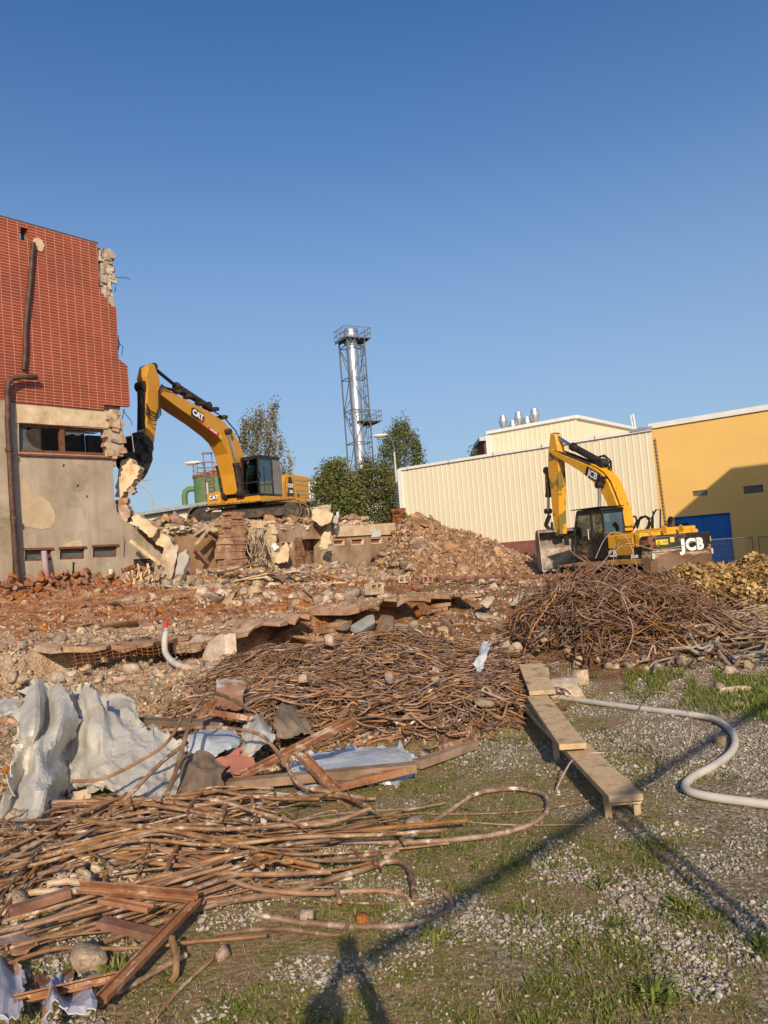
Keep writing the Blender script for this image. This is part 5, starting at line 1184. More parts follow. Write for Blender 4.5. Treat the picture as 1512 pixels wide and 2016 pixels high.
def boxblob(seed, d=(1, 1, 1), chip=.06):
    r = random.Random(seed); bm = bmesh.new(); bmesh.ops.create_cube(bm, size=1); bmesh.ops.subdivide_edges(bm, edges=bm.edges[:], cuts=2, use_grid_fill=True)
    for v in bm.verts:
        c = v.co; k = sum(abs(abs(x) - .5) < .01 for x in c)
        c *= 1 - chip * (k - 1) * r.uniform(.0, .9) if k > 1 else 1
        c += Vector((r.uniform(-1, 1), r.uniform(-1, 1), r.uniform(-1, 1))) * chip * .25
        v.co = Vector((c.x * d[0], c.y * d[1], c.z * d[2]))
    bmesh.ops.triangulate(bm, faces=bm.faces[:])
    V = np.array([v.co[:] for v in bm.verts]); Fq = np.array([[v.index for v in f.verts] for f in bm.faces]); bm.free(); return V, Fq
def rotm(n, rg, tilt=1.0):
    a = rg.uniform(0, 2 * np.pi, n); b = rg.normal(size=n) * tilt; c = rg.normal(size=n) * tilt
    z = np.zeros(n); o = np.ones(n)
    Rz = np.stack([np.cos(a), -np.sin(a), z, np.sin(a), np.cos(a), z, z, z, o], 1).reshape(n, 3, 3)
    Rx = np.stack([o, z, z, z, np.cos(b), -np.sin(b), z, np.sin(b), np.cos(b)], 1).reshape(n, 3, 3)
    Ry = np.stack([np.cos(c), z, np.sin(c), z, o, z, -np.sin(c), z, np.cos(c)], 1).reshape(n, 3, 3)
    return Rz @ Rx @ Ry
def scatter(name, protos, P, S, mat, rg, tilt=1.0, label=None, cat=None, kind='stuff', smooth=False):
    """many copies merged into ONE mesh: for what nobody could count. P (n,3), S (n,3) sizes"""
    n = len(P); which = rg.integers(0, len(protos), n); Q = rotm(n, rg, tilt); Vs = []; Fs = []; Rn = []; b = 0; rn = rg.random(n)
    for k, (V, Fq) in enumerate(protos):
        i = np.where(which == k)[0]
        if not len(i): continue
        W_ = np.einsum('nij,nvj->nvi', Q[i], V[None] * S[i][:, None, :]) + P[i][:, None, :]
        Vs.append(W_.reshape(-1, 3)); Fs.append((Fq[None] + (np.arange(len(i)) * len(V))[:, None, None]).reshape(-1, Fq.shape[1]) + b); Rn.append(np.repeat(rn[i], len(V))); b += len(i) * len(V)
    o = fast(name, np.concatenate(Vs), np.concatenate(Fs), mat, rnd=np.concatenate(Rn), smooth=smooth)
    return tag(o, label, cat, None, kind)
def protomesh(name, V, Fq, mat, smooth=False):
    o = fast(name, V, Fq, mat, smooth=smooth); me = o.data; bpy.data.objects.remove(o); return me
BRICK = M('loose_brick', [(.17, .06, .028), (.27, .105, .048), (.34, .17, .09)], 6, .95, .6, .01, bsc=20, rnd=.35, dirt=(.5, .38, .27), dsc=7, dlo=.56, dhi=.66)
CHUNK = M('mortar_chunk', [(.27, .19, .125), (.42, .32, .225), (.56, .46, .35)], 4, .95, .8, .02, bsc=14, rnd=.3, dirt=(.4, .2, .1), dsc=3, dlo=.58, dhi=.68)
PINK = M('dusty_rubble', [(.18, .1, .055), (.33, .2, .12), (.46, .32, .21)], 3, .95, .8, .02, bsc=12, rnd=.35)
GRAV = M('gravel_stone', [(.2, .175, .145), (.44, .39, .33)], 9, .9, .3, .004, rnd=.45)
s3 = [shard(i + 200, 26) for i in range(6)]; s2 = [shard(i + 60, 10) for i in range(12)]; bk3 = [boxblob(i, (1, 1, 1), .12) for i in range(5)]
ch2 = [shard(i + 30, 14) for i in range(5)] + [boxblob(i + 20, (1, 1, 1), .22) for i in range(3)]
def onfacade(x, y): wx = x - P0.x; wy = y - P0.y; return wx * FN.x + wy * FN.y, wx * FD.x + wy * FD.y
def pick(n, region, rg, dens=None):
    """n random ground points seen in a pixel region (x0,y0,x1,y1)"""
    out = []; it = 0
    while len(out) < n and it < n * 30:
        it += 1; x = rg.uniform(region[0], region[2]); y = rg.uniform(region[1], region[3])
        if dens is not None and rg.random() > dens(x, y): continue
        p = G(x, y)
        if p.y < 0 or p.y > 60: continue
        w, u = onfacade(p.x, p.y)
        if w < .1 and p.x < 1.5: continue
        out.append((p.x, p.y, p.z))
    return np.array(out)
def things(name, meshes, P, S, label, cat, group, rg, tilt=.6, lift=.12, marks=None):
    Q = rotm(len(P), rg, tilt); med = np.median(np.max(S, 1))
    for i in range(len(P)):
        o = bpy.data.objects.new(name, meshes[i % len(meshes)]); COL.objects.link(o)
        q = Matrix(Q[i].tolist()).to_4x4(); o.matrix_world = Matrix.Translation(Vector(P[i]) + Vector((0, 0, float(S[i][2]) * lift))) @ q @ Matrix.Diagonal((*[float(x) for x in S[i]], 1))
        lb = label
        if marks: px = proj(P[i])[0]; lb = ('larger ' if max(S[i]) > med else 'smaller ') + label + ', ' + next((m for x_, m in marks if px < x_), marks[-1][1])
        tag(o, lb, cat, group)
rg = np.random.default_rng(21)
# stuff: gravel near the camera
def grav_field(n, y0, y1, rg):
    Y_ = y0 + (y1 - y0) * rg.random(n) ** 1.5; X_ = (rg.random(n) * 2 - 1) * (.6 * Y_ + 1.2)
    m = .42 + .13 * X_ + 1.0 * (fbm(X_, Y_, .9, 41) - .5) * 1.6 + .8 * (vn(X_, Y_, 4, 42) - .5)
    k = (rg.random(n) < np.clip((m - .5) * 3, .1, 1)) & (tang(X_, Y_) < .02) & ~((X_ < -.2) & (Y_ > 3.2) & (m < .6))
    return X_[k], Y_[k], m, k
X_, Y_, m, k = grav_field(300000, 2.2, 10.5, rg); n = len(X_)
s = rg.lognormal(-4.7, .4, n).clip(.004, .026) * np.where(m[k] < .55, .7, 1); S = np.stack([s * rg.uniform(.9, 1.5, n), s * rg.uniform(.8, 1.2, n), s * .85], 1) * 1.35
scatter('gravel', s2, np.stack([X_, Y_, H(X_, Y_) + s * .2], 1), S, GRAV, rg, .5, 'pale grey gravel covering the near ground at right', 'gravel')
# stuff: small rubble everywhere in the demolition field
def field(n, rg, y0, y1, k=1.6):
    Y_ = y0 + (y1 - y0) * rg.random(n) ** k; X_ = (rg.random(n) * 2 - 1) * (.54 * Y_ + .5); w, u = onfacade(X_, Y_)
    ok = ~((w < .05) & (X_ < 1.5)) & ~((X_ > 9) & (Y_ > 21)) & ~((X_ > 3.2) & (Y_ < 10.5)) & ~((X_ > -3.6 + .25 * (Y_ - 6)) & (Y_ < 10.6) & (tang(X_, Y_) < .01) & (Y_ < 11 + .0 * X_) & (X_ > .2))
    return X_[ok], Y_[ok]
X_, Y_ = field(62000, rg, 6.2, 40); n = len(X_); s = rg.lognormal(-3.75, .6, n).clip(.012, .17) * (1 + Y_ / 40)
S = np.stack([s * rg.uniform(.8, 1.7, n), s * rg.uniform(.7, 1.2, n), s * rg.uniform(.4, .9, n)], 1)
br_ = rg.random(n) < np.where(X_ < 1, ss(13, 19, Y_) * .6 + .12, .18)
pk = (rg.random(n) < .5) & ~br_
Pz = np.stack([X_, Y_, H(X_, Y_) + s * .15], 1)
scatter('rubble', s2 + ch2[:3], Pz[br_], S[br_], BRICK, rg, .7, 'orange brick crumbs strewn over the demolition field', 'brick rubble')
scatter('rubble', s2 + ch2[:3], Pz[pk], S[pk], PINK, rg, .7, 'dusty pinkish rubble crumbs all over the demolition field', 'rubble')
k_ = ~br_ & ~pk; scatter('rubble', s2 + ch2[:3], Pz[k_], S[k_], CHUNK, rg, .7, 'pale mortar and plaster crumbs strewn over the demolition field', 'rubble')
# stuff on the heap and the terrace
n = 14000; X_ = rg.uniform(-3, 8.2, n); Y_ = 38.6 - .25 * (X_ - 1) - rg.random(n) * 9; w, u = onfacade(X_, Y_); ok = ~((w < .25) & (X_ < 1.4)); X_, Y_ = X_[ok], Y_[ok]; n = len(X_)
s = rg.lognormal(-2.55, .6, n).clip(.04, .55); S = np.stack([s * 1.3, s, s * rg.uniform(.35, .8, n)], 1)
scatter('rubble', s2 + ch2, np.stack([X_, Y_, H(X_, Y_) + s * .1], 1), S, PINK, rg, .7, 'pinkish broken rubble making up the big heap left of the right excavator', 'rubble')
n = 2600; U = rg.uniform(-.0, 14.2, n); Wd = -1.0 - 5 * rg.random(n) ** 2; s = rg.lognormal(-1.75, .5, n).clip(.06, .6)
Pt = np.stack([P0.x + FD.x * U + FN.x * Wd, P0.y + FD.y * U + FN.y * Wd, 3.35 + s * .1 - 1.6 * (1 - ss(.2, 2.6, U)) + .5 * (fbm(U, Wd, .8, 31) - .5)], 1)
scatter('rubble', s2 + ch2, Pt, np.stack([s * 1.3, s, s * .6], 1), PINK, rg, .6, 'broken rubble lying on top of the ruined storey under the left excavator', 'rubble')
n = 700; U = rg.uniform(1.8, 14.2, n); Wd = -.25 - .7 * rg.random(n); s = rg.lognormal(-1.8, .5, n).clip(.06, .5)
Pt = np.stack([P0.x + FD.x * U + FN.x * Wd, P0.y + FD.y * U + FN.y * Wd, 3.0 + .2 * rg.random(n)], 1)
scatter('rubble', s2 + ch2, Pt, np.stack([s * 1.5, s, s * .5], 1), CHUNK, rg, .4, 'pale rubble along the broken top edge of the ruined brown wall', 'rubble')

# individuals
mB = [protomesh('brick', *p, BRICK) for p in bk3]; mC = [protomesh('concrete_chunk', *p, CHUNK) for p in ch2 + s3]; mP = [protomesh('rubble_chunk', *p, PINK) for p in ch2]
def bs(n, rg, k=1.0): q = np.tile(np.array([[.26, .13, .085]]), (n, 1)) * rg.uniform(.75, 1.1, (n, 3)) * k; q[:, 0] *= rg.choice([1, .6], n, p=[.65, .35]); return q
P = []
for _ in range(230):                                  # pile along the foot of the plaster wall
    u = rg.uniform(-7.5, .8); w = abs(rg.normal()) * .9 + .15; x = P0.x + FD.x * u + FN.x * w; y = P0.y + FD.y * u + FN.y * w
    P.append((x, y, Gz(x, y) + max(0, .5 - w * .35) * rg.random() * (1.1 if u > -6 else .8)))
P = np.array(P); things('brick', mB, P, bs(230, rg, 1.35), 'orange brick in the pile along the plaster wall', 'brick', 'bricks piled along the plaster wall', rg, .8, marks=[(60, 'left end by the down pipe'), (130, 'below the first slit window'), (200, 'below the second slit window'), (9999, 'near the white disc')])
P = pick(70, (120, 1185, 1000, 1215), rg); things('brick', mB, P, bs(len(P), rg, 1.1), 'loose brick on the dusty middle ground', 'brick', 'bricks strewn in the middle distance', rg, .5, marks=[(340, 'left of the standpipe hose'), (640, 'below the left excavator'), (9999, 'below the big rubble heap')])
P = pick(240, (650, 1010, 1030, 1130), rg, lambda x, y: 1 if y > 1015 + max(0, x - 800) * .38 else 0)
P = P[(P[:, 1] > 27)]; sz = rg.uniform(.12, .42, (len(P), 1)) ** 1.15 * rg.uniform(.6, 1.2, (len(P), 3)); things('rubble_chunk', mP, P, sz, 'angular chunk of the big pinkish rubble heap', 'rubble chunk', 'chunks on the big rubble heap', rg, .7, marks=[(800, 'left flank'), (900, 'under the summit'), (9999, 'on the low right slope')])
P = pick(120, (250, 1125, 800, 1195), rg); sz = rg.uniform(.12, .45, (len(P), 1)) * rg.uniform(.5, 1.2, (len(P), 3)); sz[:, 2] *= .6
things('concrete_chunk', mC, P, sz, 'broken chunk at the foot of the ruined brown wall', 'concrete chunk', 'chunks at the foot of the ruined wall', rg, .6, marks=[(430, 'beside the fallen slabs'), (600, 'below the hanging wires'), (9999, 'right of the doorway')])
P = pick(90, (0, 1245, 420, 1345), rg); sz = rg.uniform(.05, .18, (len(P), 1)) * rg.uniform(.6, 1.3, (len(P), 3))
things('concrete_chunk', mC, P, sz, 'pale stone on the beige slope above the crumpled sheets', 'stone', 'stones on the beige rubble slope', rg, .5, marks=[(150, 'far left'), (280, 'middle'), (9999, 'by the dark hole')])
P = pick(70, (930, 1130, 1130, 1290), rg); sz = rg.uniform(.06, .24, (len(P), 1)) * rg.uniform(.6, 1.3, (len(P), 3))
things('concrete_chunk', mC, P, sz, 'broken concrete piece left of the tall wire mound', 'concrete chunk', 'concrete pieces left of the right tangle', rg, .5, marks=[(1030, 'nearer the rubble heap'), (9999, 'close to the mound')])
P = pick(40, (1120, 1265, 1512, 1330), rg); sz = rg.uniform(.04, .14, (len(P), 1)) * rg.uniform(.6, 1.3, (len(P), 3))
things('concrete_chunk', mC, P, sz, 'pale stone caught among the branches at right', 'stone', 'stones among the branches', rg, .5)
n = 5200; U = rg.uniform(-.5, 13, n); Wd = .2 + 4.2 * rg.random(n) ** 1.3; X_ = P0.x + FD.x * U + FN.x * Wd; Y_ = P0.y + FD.y * U + FN.y * Wd; s = rg.lognormal(-2.25, .6, n).clip(.05, .6)
DSTC = M('dusty_grey_chunk', [(.2, .13, .08), (.34, .25, .17), (.48, .4, .3)], 3, .95, .9, .02, bsc=12, rnd=.4, dirt=(.3, .16, .08), dsc=2.5, dlo=.52, dhi=.64)
scatter('rubble', s2 + ch2, np.stack([X_, Y_, H(X_, Y_) + s * .1], 1), np.stack([s * 1.5, s, s * rg.uniform(.3, .7, n)], 1), DSTC, rg, .6, 'grey-brown rubble banked against the foot of the ruined brown wall', 'rubble')
n = 3000; U = rg.uniform(-2, 10.5, n); Wd = -.1 + 1.6 * rg.random(n); X_ = LA[0] + LD[0] * U + LN[0] * Wd; Y_ = LA[1] + LD[1] * U + LN[1] * Wd; s = rg.lognormal(-3.3, .5, n).clip(.015, .16)
hb_ = H(LA[0] + LD[0] * U + LN[0] * 1.25, LA[1] + LD[1] * U + LN[1] * 1.25); inp = ((U > .1) & (U < 2.6)) | ((U > 2.75) & (U < 4.9)) | ((U > 5.35) & (U < 7.8)) | ((U > 8.5) & (U < 9.8)); zz_ = np.where(inp & (Wd > .28) & (Wd < 1.0), hb_ + .02, H(X_, Y_) + .01)
scatter('rubble', s2 + ch2[:3], np.stack([X_, Y_, zz_], 1), np.stack([s * 1.4, s, s * .6], 1), DSTC, rg, .5, 'dusty crumbs lying along the broken floor slab edges', 'rubble')
P = pick(80, (40, 1150, 1010, 1245), rg); sz = rg.uniform(.25, .9, (len(P), 1)) * np.stack([rg.uniform(.7, 1.3, len(P)), rg.uniform(.5, 1, len(P)), rg.uniform(.1, .22, len(P))], 1)
mS = [protomesh('slab_fragment', *p, DSTC) for p in [shard(i + 90, 16) for i in range(7)]]
things('slab_fragment', mS, P, sz, 'flat slab fragment in the middle distance', 'slab fragment', 'flat slab fragments in the middle distance', rg, .28, marks=[(330, 'left of the standpipe hose'), (640, 'behind the wide wire heap'), (9999, 'below the big rubble heap')])
def rock(px, py, w, h, label, mt=None, seed=0, dz=0, asp=1.0, nm='concrete_chunk', rz=None):
    """one named stone, pixel size w x h at a pixel"""
    p = G(px, py + h * .4, dz); k = (p - EYE).dot(fwd) / F; V, Fq = (s3 + ch2)[seed % 14]
    o = fast(nm, V, Fq, mt or CHUNK); o.matrix_world = Matrix.Translation(p + Vector((0, 0, h * k * .35))) @ Matrix.Rotation(seed * 1.3 if rz is None else rz, 4, 'Z') @ Matrix.Rotation(.2 * (seed % 3 - 1), 4, 'X') @ Matrix.Diagonal((w * k * 1.15, w * k * asp, h * k * 1.25, 1))
    return tag(o, label, 'stone')
rock(172, 1888, 62, 48, 'rough cream concrete lump between the rusty bars at bottom left', seed=3)
rock(438, 1875, 38, 36, 'pink and orange stone on the grass beside the rusty angle frame', PINK, 8)
rock(602, 1803, 28, 30, 'whitish stone between two orange bits on the grass', seed=2)
rock(579, 1812, 14, 14, 'small orange brick bit left of the whitish stone on the grass', BRICK, 9, nm='brick_bit')
rock(614, 1812, 20, 16, 'orange brick bit right of the whitish stone on the grass', BRICK, 10, nm='brick_bit')
rock(713, 1811, 24, 18, 'lone orange brick shard on the grass right of the whitish stone', BRICK, 11, nm='brick_bit')
rock(1230, 1771, 32, 20, 'flat grey-beige stone on the gravel near the diagonal shadow', seed=1)
rock(1283, 1770, 26, 12, 'small flat pale stone right of the grey-beige one on the gravel', seed=4)
rock(1420, 1457, 26, 20, 'round pale stone inside the bend of the white hose', seed=0)
rock(820, 1623, 44, 22, 'flat whitish stone under the curved rusty bars right of centre', seed=5)
rock(1142, 1333, 30, 38, 'upright white stone at the foot of the right tangle', seed=2)
rock(1105, 1358, 70, 30, 'flat beige slab beside the upper end of the planks', seed=12)
rock(1053, 1330, 60, 26, 'beige slab sticking out at the top of the planks', seed=13)
rock(390, 1665, 44, 36, 'dark grey stone under the rusty bars in front of the galvanised sheet', CONC, 1, .03)
rock(40, 1790, 50, 60, 'white crumbling lump under the bars at the left edge', seed=9)
rock(255, 1925, 34, 26, 'white stone in the weeds beside the rusty angle frame', seed=4)
rock(598, 1380, 18, 20, 'white stone near the lower middle of the wire tangle', seed=2, dz=.22)
rock(771, 1378, 20, 20, 'white stone caught right of centre in the wire tangle', seed=0, dz=.22)
rock(862, 1382, 22, 18, 'cream stone in the right lower part of the wire tangle', seed=1, dz=.22)
rock(650, 1297, 22, 26, 'pale knobbly stone high in the wire tangle', seed=4, dz=.22)
rock(955, 1418, 34, 16, 'cream stone at the lower right corner of the wire tangle', seed=3, dz=.15)
rock(262, 1318, 32, 22, 'smooth beige boulder in front of the broken slab edge', seed=0)
rock(815, 1246, 18, 16, 'small white stone at the top rim of the wire tangle', seed=2, dz=.15)
rock(1445, 1358, 60, 12, 'long pale broken concrete strip on the grass at right', seed=12, rz=.1, asp=.3)
rock(1420, 1352, 24, 20, 'small grey stone beside the pale concrete strip', seed=5)

# ---------------------------------------------------------------- the broken slab edge with cellar openings
def LP(u, s, z): return Vector((LA[0] + LD[0] * u + LN[0] * s, LA[1] + LD[1] * u + LN[1] * s, z))
def slab_piece(u0, u1, label, seed):
    r = random.Random(seed); mb = MB(); n = max(6, int((u1 - u0) / .16)); top = []; 
    us = np.linspace(u0, u1, n); fr = [.0 + r.uniform(-.12, .3) + .18 * math.sin(u * 2.3 + seed) for u in us]; zt_ = [Gz(*LP(u, 1.25, 0).xy) + .0 + r.uniform(-.03, .05) for u in us]
    vs = []
    for u, f, z in zip(us, fr, zt_): vs += [LP(u, f, z - .03), LP(u, 1.0 + .12 * math.sin(u * 5), z), LP(u, 1.0, z - .1), LP(u, f + .03, z - .1 + r.uniform(-.03, .03))]
    fs = []
    for i in range(n - 1):
        for k in range(4): fs.append((4 * i + k, 4 * i + (k + 1) % 4, 4 * i + 4 + (k + 1) % 4, 4 * i + 4 + k))
    fs += [(0, 1, 2, 3)[::-1], tuple(4 * (n - 1) + k for k in range(4))]; mb.add(vs, fs)
    return tag(mb.build('broken_slab', RUBC, None), label, 'concrete slab')
RUBC = M('dusty_slab', [(.24, .12, .06), (.38, .23, .14), (.5, .37, .27)], 2.5, .95, .9, .03, bsc=9)
slab_piece(.1, 2.6, 'broken floor slab edge with hanging mesh left of the white standpipe hose', 2)
slab_piece(2.75, 4.9, 'broken floor slab roofing the dark hole right of the standpipe hose', 3)
slab_piece(5.35, 7.8, 'broken floor slab over the long dark pit behind the wire tangle', 4)
slab_piece(8.5, 9.8, 'furthest broken floor slab piece towards the right tangle', 5)
def brickwork(u, w, h, s0, label, seed):
    r = random.Random(seed); mb = MB(); p = LP(u, s0, 0); z0 = Gz(*LP(u, -.3, 0).xy) - .05; rows = max(1, int(h / .085))
    for j in range(rows):
        for k in range(max(1, int(w / .25))):
            c = LP(u + k * .25 + (.12 if j % 2 else 0), s0, z0 + .045 + j * .085); mb.box(c, (.235, .14, .072), Matrix.Rotation(math.atan2(LD[1], LD[0]) + r.uniform(-.05, .05), 3, 'Z'))
    return tag(mb.build('brick_pier', BRK, None), label, 'brick pier')
brickwork(2.55, .4, .42, .15, 'small brick pier holding the slab left of the dark hole', 1)
brickwork(4.95, .5, .42, .1, 'small brick pier between the dark hole and the wire tangle', 2)
brickwork(8.0, .6, .4, .1, 'small brick pier right of the long dark pit', 3)
mb = MB()
for k in range(26): a = LP(.2 + k * .09, -.02, 0); z = Gz(*LP(.2 + k * .09, 1.2, 0).xy) - .08; mb.tube([LP(.2 + k * .09, -.06, z + .03), LP(.2 + k * .09, -.1, z - .05), LP(.2 + k * .09 + .02, -.08, z - .16)], .005, 4)
for j in range(3): mb.tube([LP(.15 + k * .12, -.09, Gz(*LP(.15 + k * .12, 1.2, 0).xy) - .1 - j * .05) for k in range(20)], .005, 4)
tag(mb.build('rebar_mesh', STEELR, None), 'thin rusty reinforcement mesh hanging from the slab edge', 'wire mesh')
def slab3(pts, th, mat, nm, label, cat='concrete slab', seed=0, par=None, jg=.0):
    """a flat broken slab: 3D outline points (roughly planar) given thickness"""
    P_ = [Vector(p) for p in pts]; c = sum(P_, Vector()) / len(P_); nrm = Vector()
    for i in range(len(P_)): nrm += (P_[i] - c).cross(P_[(i + 1) % len(P_)] - c)
    nrm.normalize(); x = (P_[1] - P_[0]).normalized(); y = nrm.cross(x); q = [((p - c).dot(x), (p - c).dot(y)) for p in P_]
    if jg: q = jag(q, jg, 4, seed)
    if nrm.dot(EYE - c) < 0: th = -th
    o = MB().plate(q, lambda a, b, w: c + x * a + y * b + nrm * w, -th, 0).build(nm, mat, par); 
    if label: tag(o, label, cat)
    return o
def pa(L, Ys): return [at(x, y, Y) for (x, y), Y in zip(L, Ys if isinstance(Ys, (list, tuple)) else [Ys] * len(L))]
slab3(pa([(400, 1300), (412, 1262), (438, 1246), (446, 1262), (438, 1300)], [11.9, 12.3, 12.6, 12.6, 12.1]), .1, CHUNK, 'broken_slab', 'tilted pinkish slab piece inside the dark hole', seed=1, jg=.02)
slab3(pa([(438, 1250), (463, 1246), (466, 1284), (440, 1288)], [12.6, 12.7, 12.4, 12.3]), .12, CHUNK, 'broken_slab', 'squarish cream slab piece at the right side of the dark hole', seed=2, jg=.02)
slab3(pa([(340, 1262), (395, 1248), (420, 1256), (385, 1272), (345, 1275)], [12.2, 12.6, 12.5, 12.1, 12.0]), .1, CHUNK, 'broken_slab', 'flat sagging slab piece in the upper left of the dark hole', seed=3, jg=.02)
slab3(pa([(690, 1232), (735, 1205), (738, 1228), (712, 1240)], [14.6, 15.2, 14.9, 14.5]), .1, GREYM, 'slab_lining', 'grey lining panel inside the long dark pit behind the tangle', 'panel')
slab3(pa([(940, 1190), (958, 1172), (975, 1178), (962, 1196)], 17.5), .2, CONC, 'broken_slab', 'grey leaning concrete piece left of the second of two pale ones', seed=5, jg=.03)
slab3(pa([(1003, 1190), (1020, 1170), (1050, 1160), (1052, 1186), (1030, 1196)], 17.5), .2, CHUNK, 'broken_slab', 'pale leaning concrete piece left of the right tangle top', seed=6, jg=.03)

# collapse in front of the ruined wall
D1 = 27.6
slab3(pa([(300, 1180), (302, 1150), (322, 1085), (335, 1072), (352, 1078), (348, 1100), (338, 1150), (318, 1182)], [26.6, 26.8, 27.6, 27.8, 27.8, 27.6, 27.0, 26.6]), .3, CONC, 'fallen_slab', 'big brown leaning concrete slab fallen against the sloping broken wall', seed=1, jg=.06)
slab3(pa([(334, 1180), (345, 1130), (352, 1090), (368, 1082), (372, 1095), (362, 1130), (343, 1172)], [26.2, 26.8, 27.3, 27.4, 27.2, 26.8, 26.2]), .22, M('grey_slab', [(.28, .25, .22), (.4, .36, .31)], 2, .9, .4), 'fallen_slab', 'narrow grey leaning slab right of the big brown one', seed=2, jg=.04)
beam = lambda a, b, Ya, Yb, w, h, nm, lab, mt, cat='beam': tag(MB().bar(at(*a, Ya), at(*b, Yb), w, h).build(nm, mt, None, bevel=.03), lab, cat)
def lump(pts, Y, th, nm, lab, mt, sd=1): return slab3(pa(pts, Y), th, mt, nm, lab, 'concrete lump', seed=sd, jg=.05)
lump([(258, 1018), (268, 1012), (286, 1022), (306, 1038), (309, 1048), (298, 1058), (280, 1044), (266, 1036)], 27.2, .5, 'broken_beam', 'upper half of the white concrete beam lying on the sloping wall edge', LIME, 21)
lump([(304, 1046), (318, 1050), (336, 1062), (338, 1070), (328, 1080), (314, 1074), (300, 1062)], 27.6, .5, 'broken_beam', 'lower half of the white concrete beam lying on the sloping wall edge', LIME, 22)
lump([(226, 978), (232, 935), (240, 905), (258, 903), (273, 918), (274, 932), (262, 950), (250, 962), (238, 980)], 27.6, .55, 'held_concrete_lump', 'striped cream concrete lump being torn off by the black jaw', M('striped_concrete', [(.4, .2, .07), (.62, .48, .3), (.5, .43, .34)], 2.2, .9, .8, .03), 2)
lump([(226, 1002), (232, 994), (250, 996), (256, 1008), (255, 1018), (246, 1028), (236, 1024), (228, 1016)], 27.3, .4, 'hanging_lump', 'rounded lump hanging below the torn concrete at the broken wall corner', CONC, 3)
lump([(252, 968), (258, 957), (266, 960), (265, 970), (257, 974)], 27.3, .25, 'hanging_lump', 'small round lump dangling right of the torn concrete', CONC, 4)
lump([(226, 985), (238, 978), (252, 984), (250, 994), (236, 998), (228, 996)], 27.4, .3, 'hanging_lump', 'small dark crumbled lump between the torn concrete and the rounded one', BRK, 5)
lump([(540, 1108), (545, 1092), (552, 1080), (562, 1068), (569, 1078), (570, 1092), (566, 1105), (558, 1108)], 32.0, .35, 'hanging_slab', 'large pale slab piece hanging in front of the ruined brown wall', LIME, 6)
lump([(534, 1078), (542, 1068), (550, 1076), (540, 1084)], 32.0, .2, 'hanging_slab', 'small white piece above the large hanging slab piece', WHT, 7)
lump([(627, 1075), (636, 1050), (650, 1046), (652, 1066), (642, 1080)], 32.8, .3, 'hanging_slab', 'cream block hanging at the right of the doorway hole', LIME, 8)
lump([(614, 1022), (614, 1004), (640, 1001), (655, 1010), (650, 1028), (634, 1036)], 34.0, .8, 'white_block', 'big whitish block standing on the ruined storey behind the left excavator', LIME, 9)
lump([(655, 1028), (662, 1010), (668, 1006), (666, 1026), (660, 1032)], 34.5, .1, 'grey_sheet_piece', 'small grey upright sheet on the ruined storey left of the trees', GREYM, 10)
lump([(730, 1058), (738, 1040), (750, 1048), (748, 1056)], 35, .1, 'grey_sheet_piece', 'small grey plate leaning on the cream lintel of the ruined wall', GREYM, 11)
# hanging wires in front of the ruined wall
r = random.Random(4)
for k in range(26):
    x0 = r.uniform(488, 520); y0 = r.uniform(1036, 1062); pts = [(x0, y0)]
    for j in range(5): x0 += r.uniform(-7, 7); y0 += r.uniform(8, 17); pts.append((x0, y0))
    tag(MB().tube([at(x, y, 31.2 + r.uniform(-.4, .5)) for x, y in pts], .022, 5).build('hanging_wire', M('pale_wire', [(.25, .19, .14), (.42, .34, .26)], 3, .9, .1), None), 'loose wire hanging in the tangle left of the dark doorway of the ruined wall', 'wire', 'wires hanging down the ruined wall')
for pts, Y, lab in (([(242, 830), (252, 840), (260, 858), (264, 890)], 27.0, 'pale torn strap dangling beside the raised excavator arm'), ([(232, 1038), (241, 1055), (240, 1090)], 26.8, 'thin wire hanging down the plaster wall above the grille window'), ([(268, 948), (290, 965), (301, 985), (300, 1000)], 27.5, 'thin curved wire hanging in the air right of the black jaw'), ([(276, 946), (292, 946), (298, 944)], 27.5, 'short wire with a lump at its end right of the black jaw')):
    tag(MB().tube([at(x, y, Y) for x, y in pts], .016, 5).build('dangling_wire', M('pale_wire', [(.25, .19, .14), (.42, .34, .26)], 3, .9, .1), None), lab, 'wire')
# splintered timber and laths in front of the wall
def lath(a, b, Ya, Yb, w=.12, h=.05, lab=None, grp=None, mt=None, nm='plank', cat='plank'):
    A_ = at(*a, Ya); B_ = at(*b, Yb); o = MB().bar(A_, B_, w, h, (random.uniform(-.5, .5), random.uniform(-.3, .3), 1)).build(nm, mt or WOOD, None); return tag(o, lab, cat, grp)
lath((257, 1064), (316, 1110), 26.6, 26.8, .16, .1, 'long pale plank sliding down in front of the sloping wall')
lath((224, 1160), (300, 1132), 25.8, 26.3, .12, .05, 'pinkish board lying over the splintered laths below the grille window')
lath((236, 1192), (262, 1143), 25.5, 26.2, .06, .05, 'thin dark pole leaning over the splintered laths')
lath((424, 1144), (470, 1190), 27.5, 26.8, .26, .06, 'pale short board lying at a slant in the rubble under the brick pier')
lath((372, 1060), (412, 1034), 28.5, 29.5, .14, .1, 'upper leaning lath behind the fallen slabs'); lath((385, 1072), (420, 1030), 28.4, 29.5, .12, .08, 'lower leaning lath behind the fallen slabs')
lath((384, 1084), (410, 1112), 27.4, 27.5, .3, .1, 'dark wide board between the fallen slabs and the brick pier', None, STEELR)
r = random.Random(9)
for k in range(46):
    x = r.uniform(215, 318); y = r.uniform(1138, 1188); a = r.uniform(-2.2, -.4); L = r.uniform(14, 44); Y = 26.4 - (y - 1138) * .03
    lath((x, y), (x + L * math.cos(a), y + L * math.sin(a) * .8), Y, Y + r.uniform(-.2, .5), r.uniform(.05, .14), .04, 'splintered pale lath in the pile below the grille window', 'splintered laths')
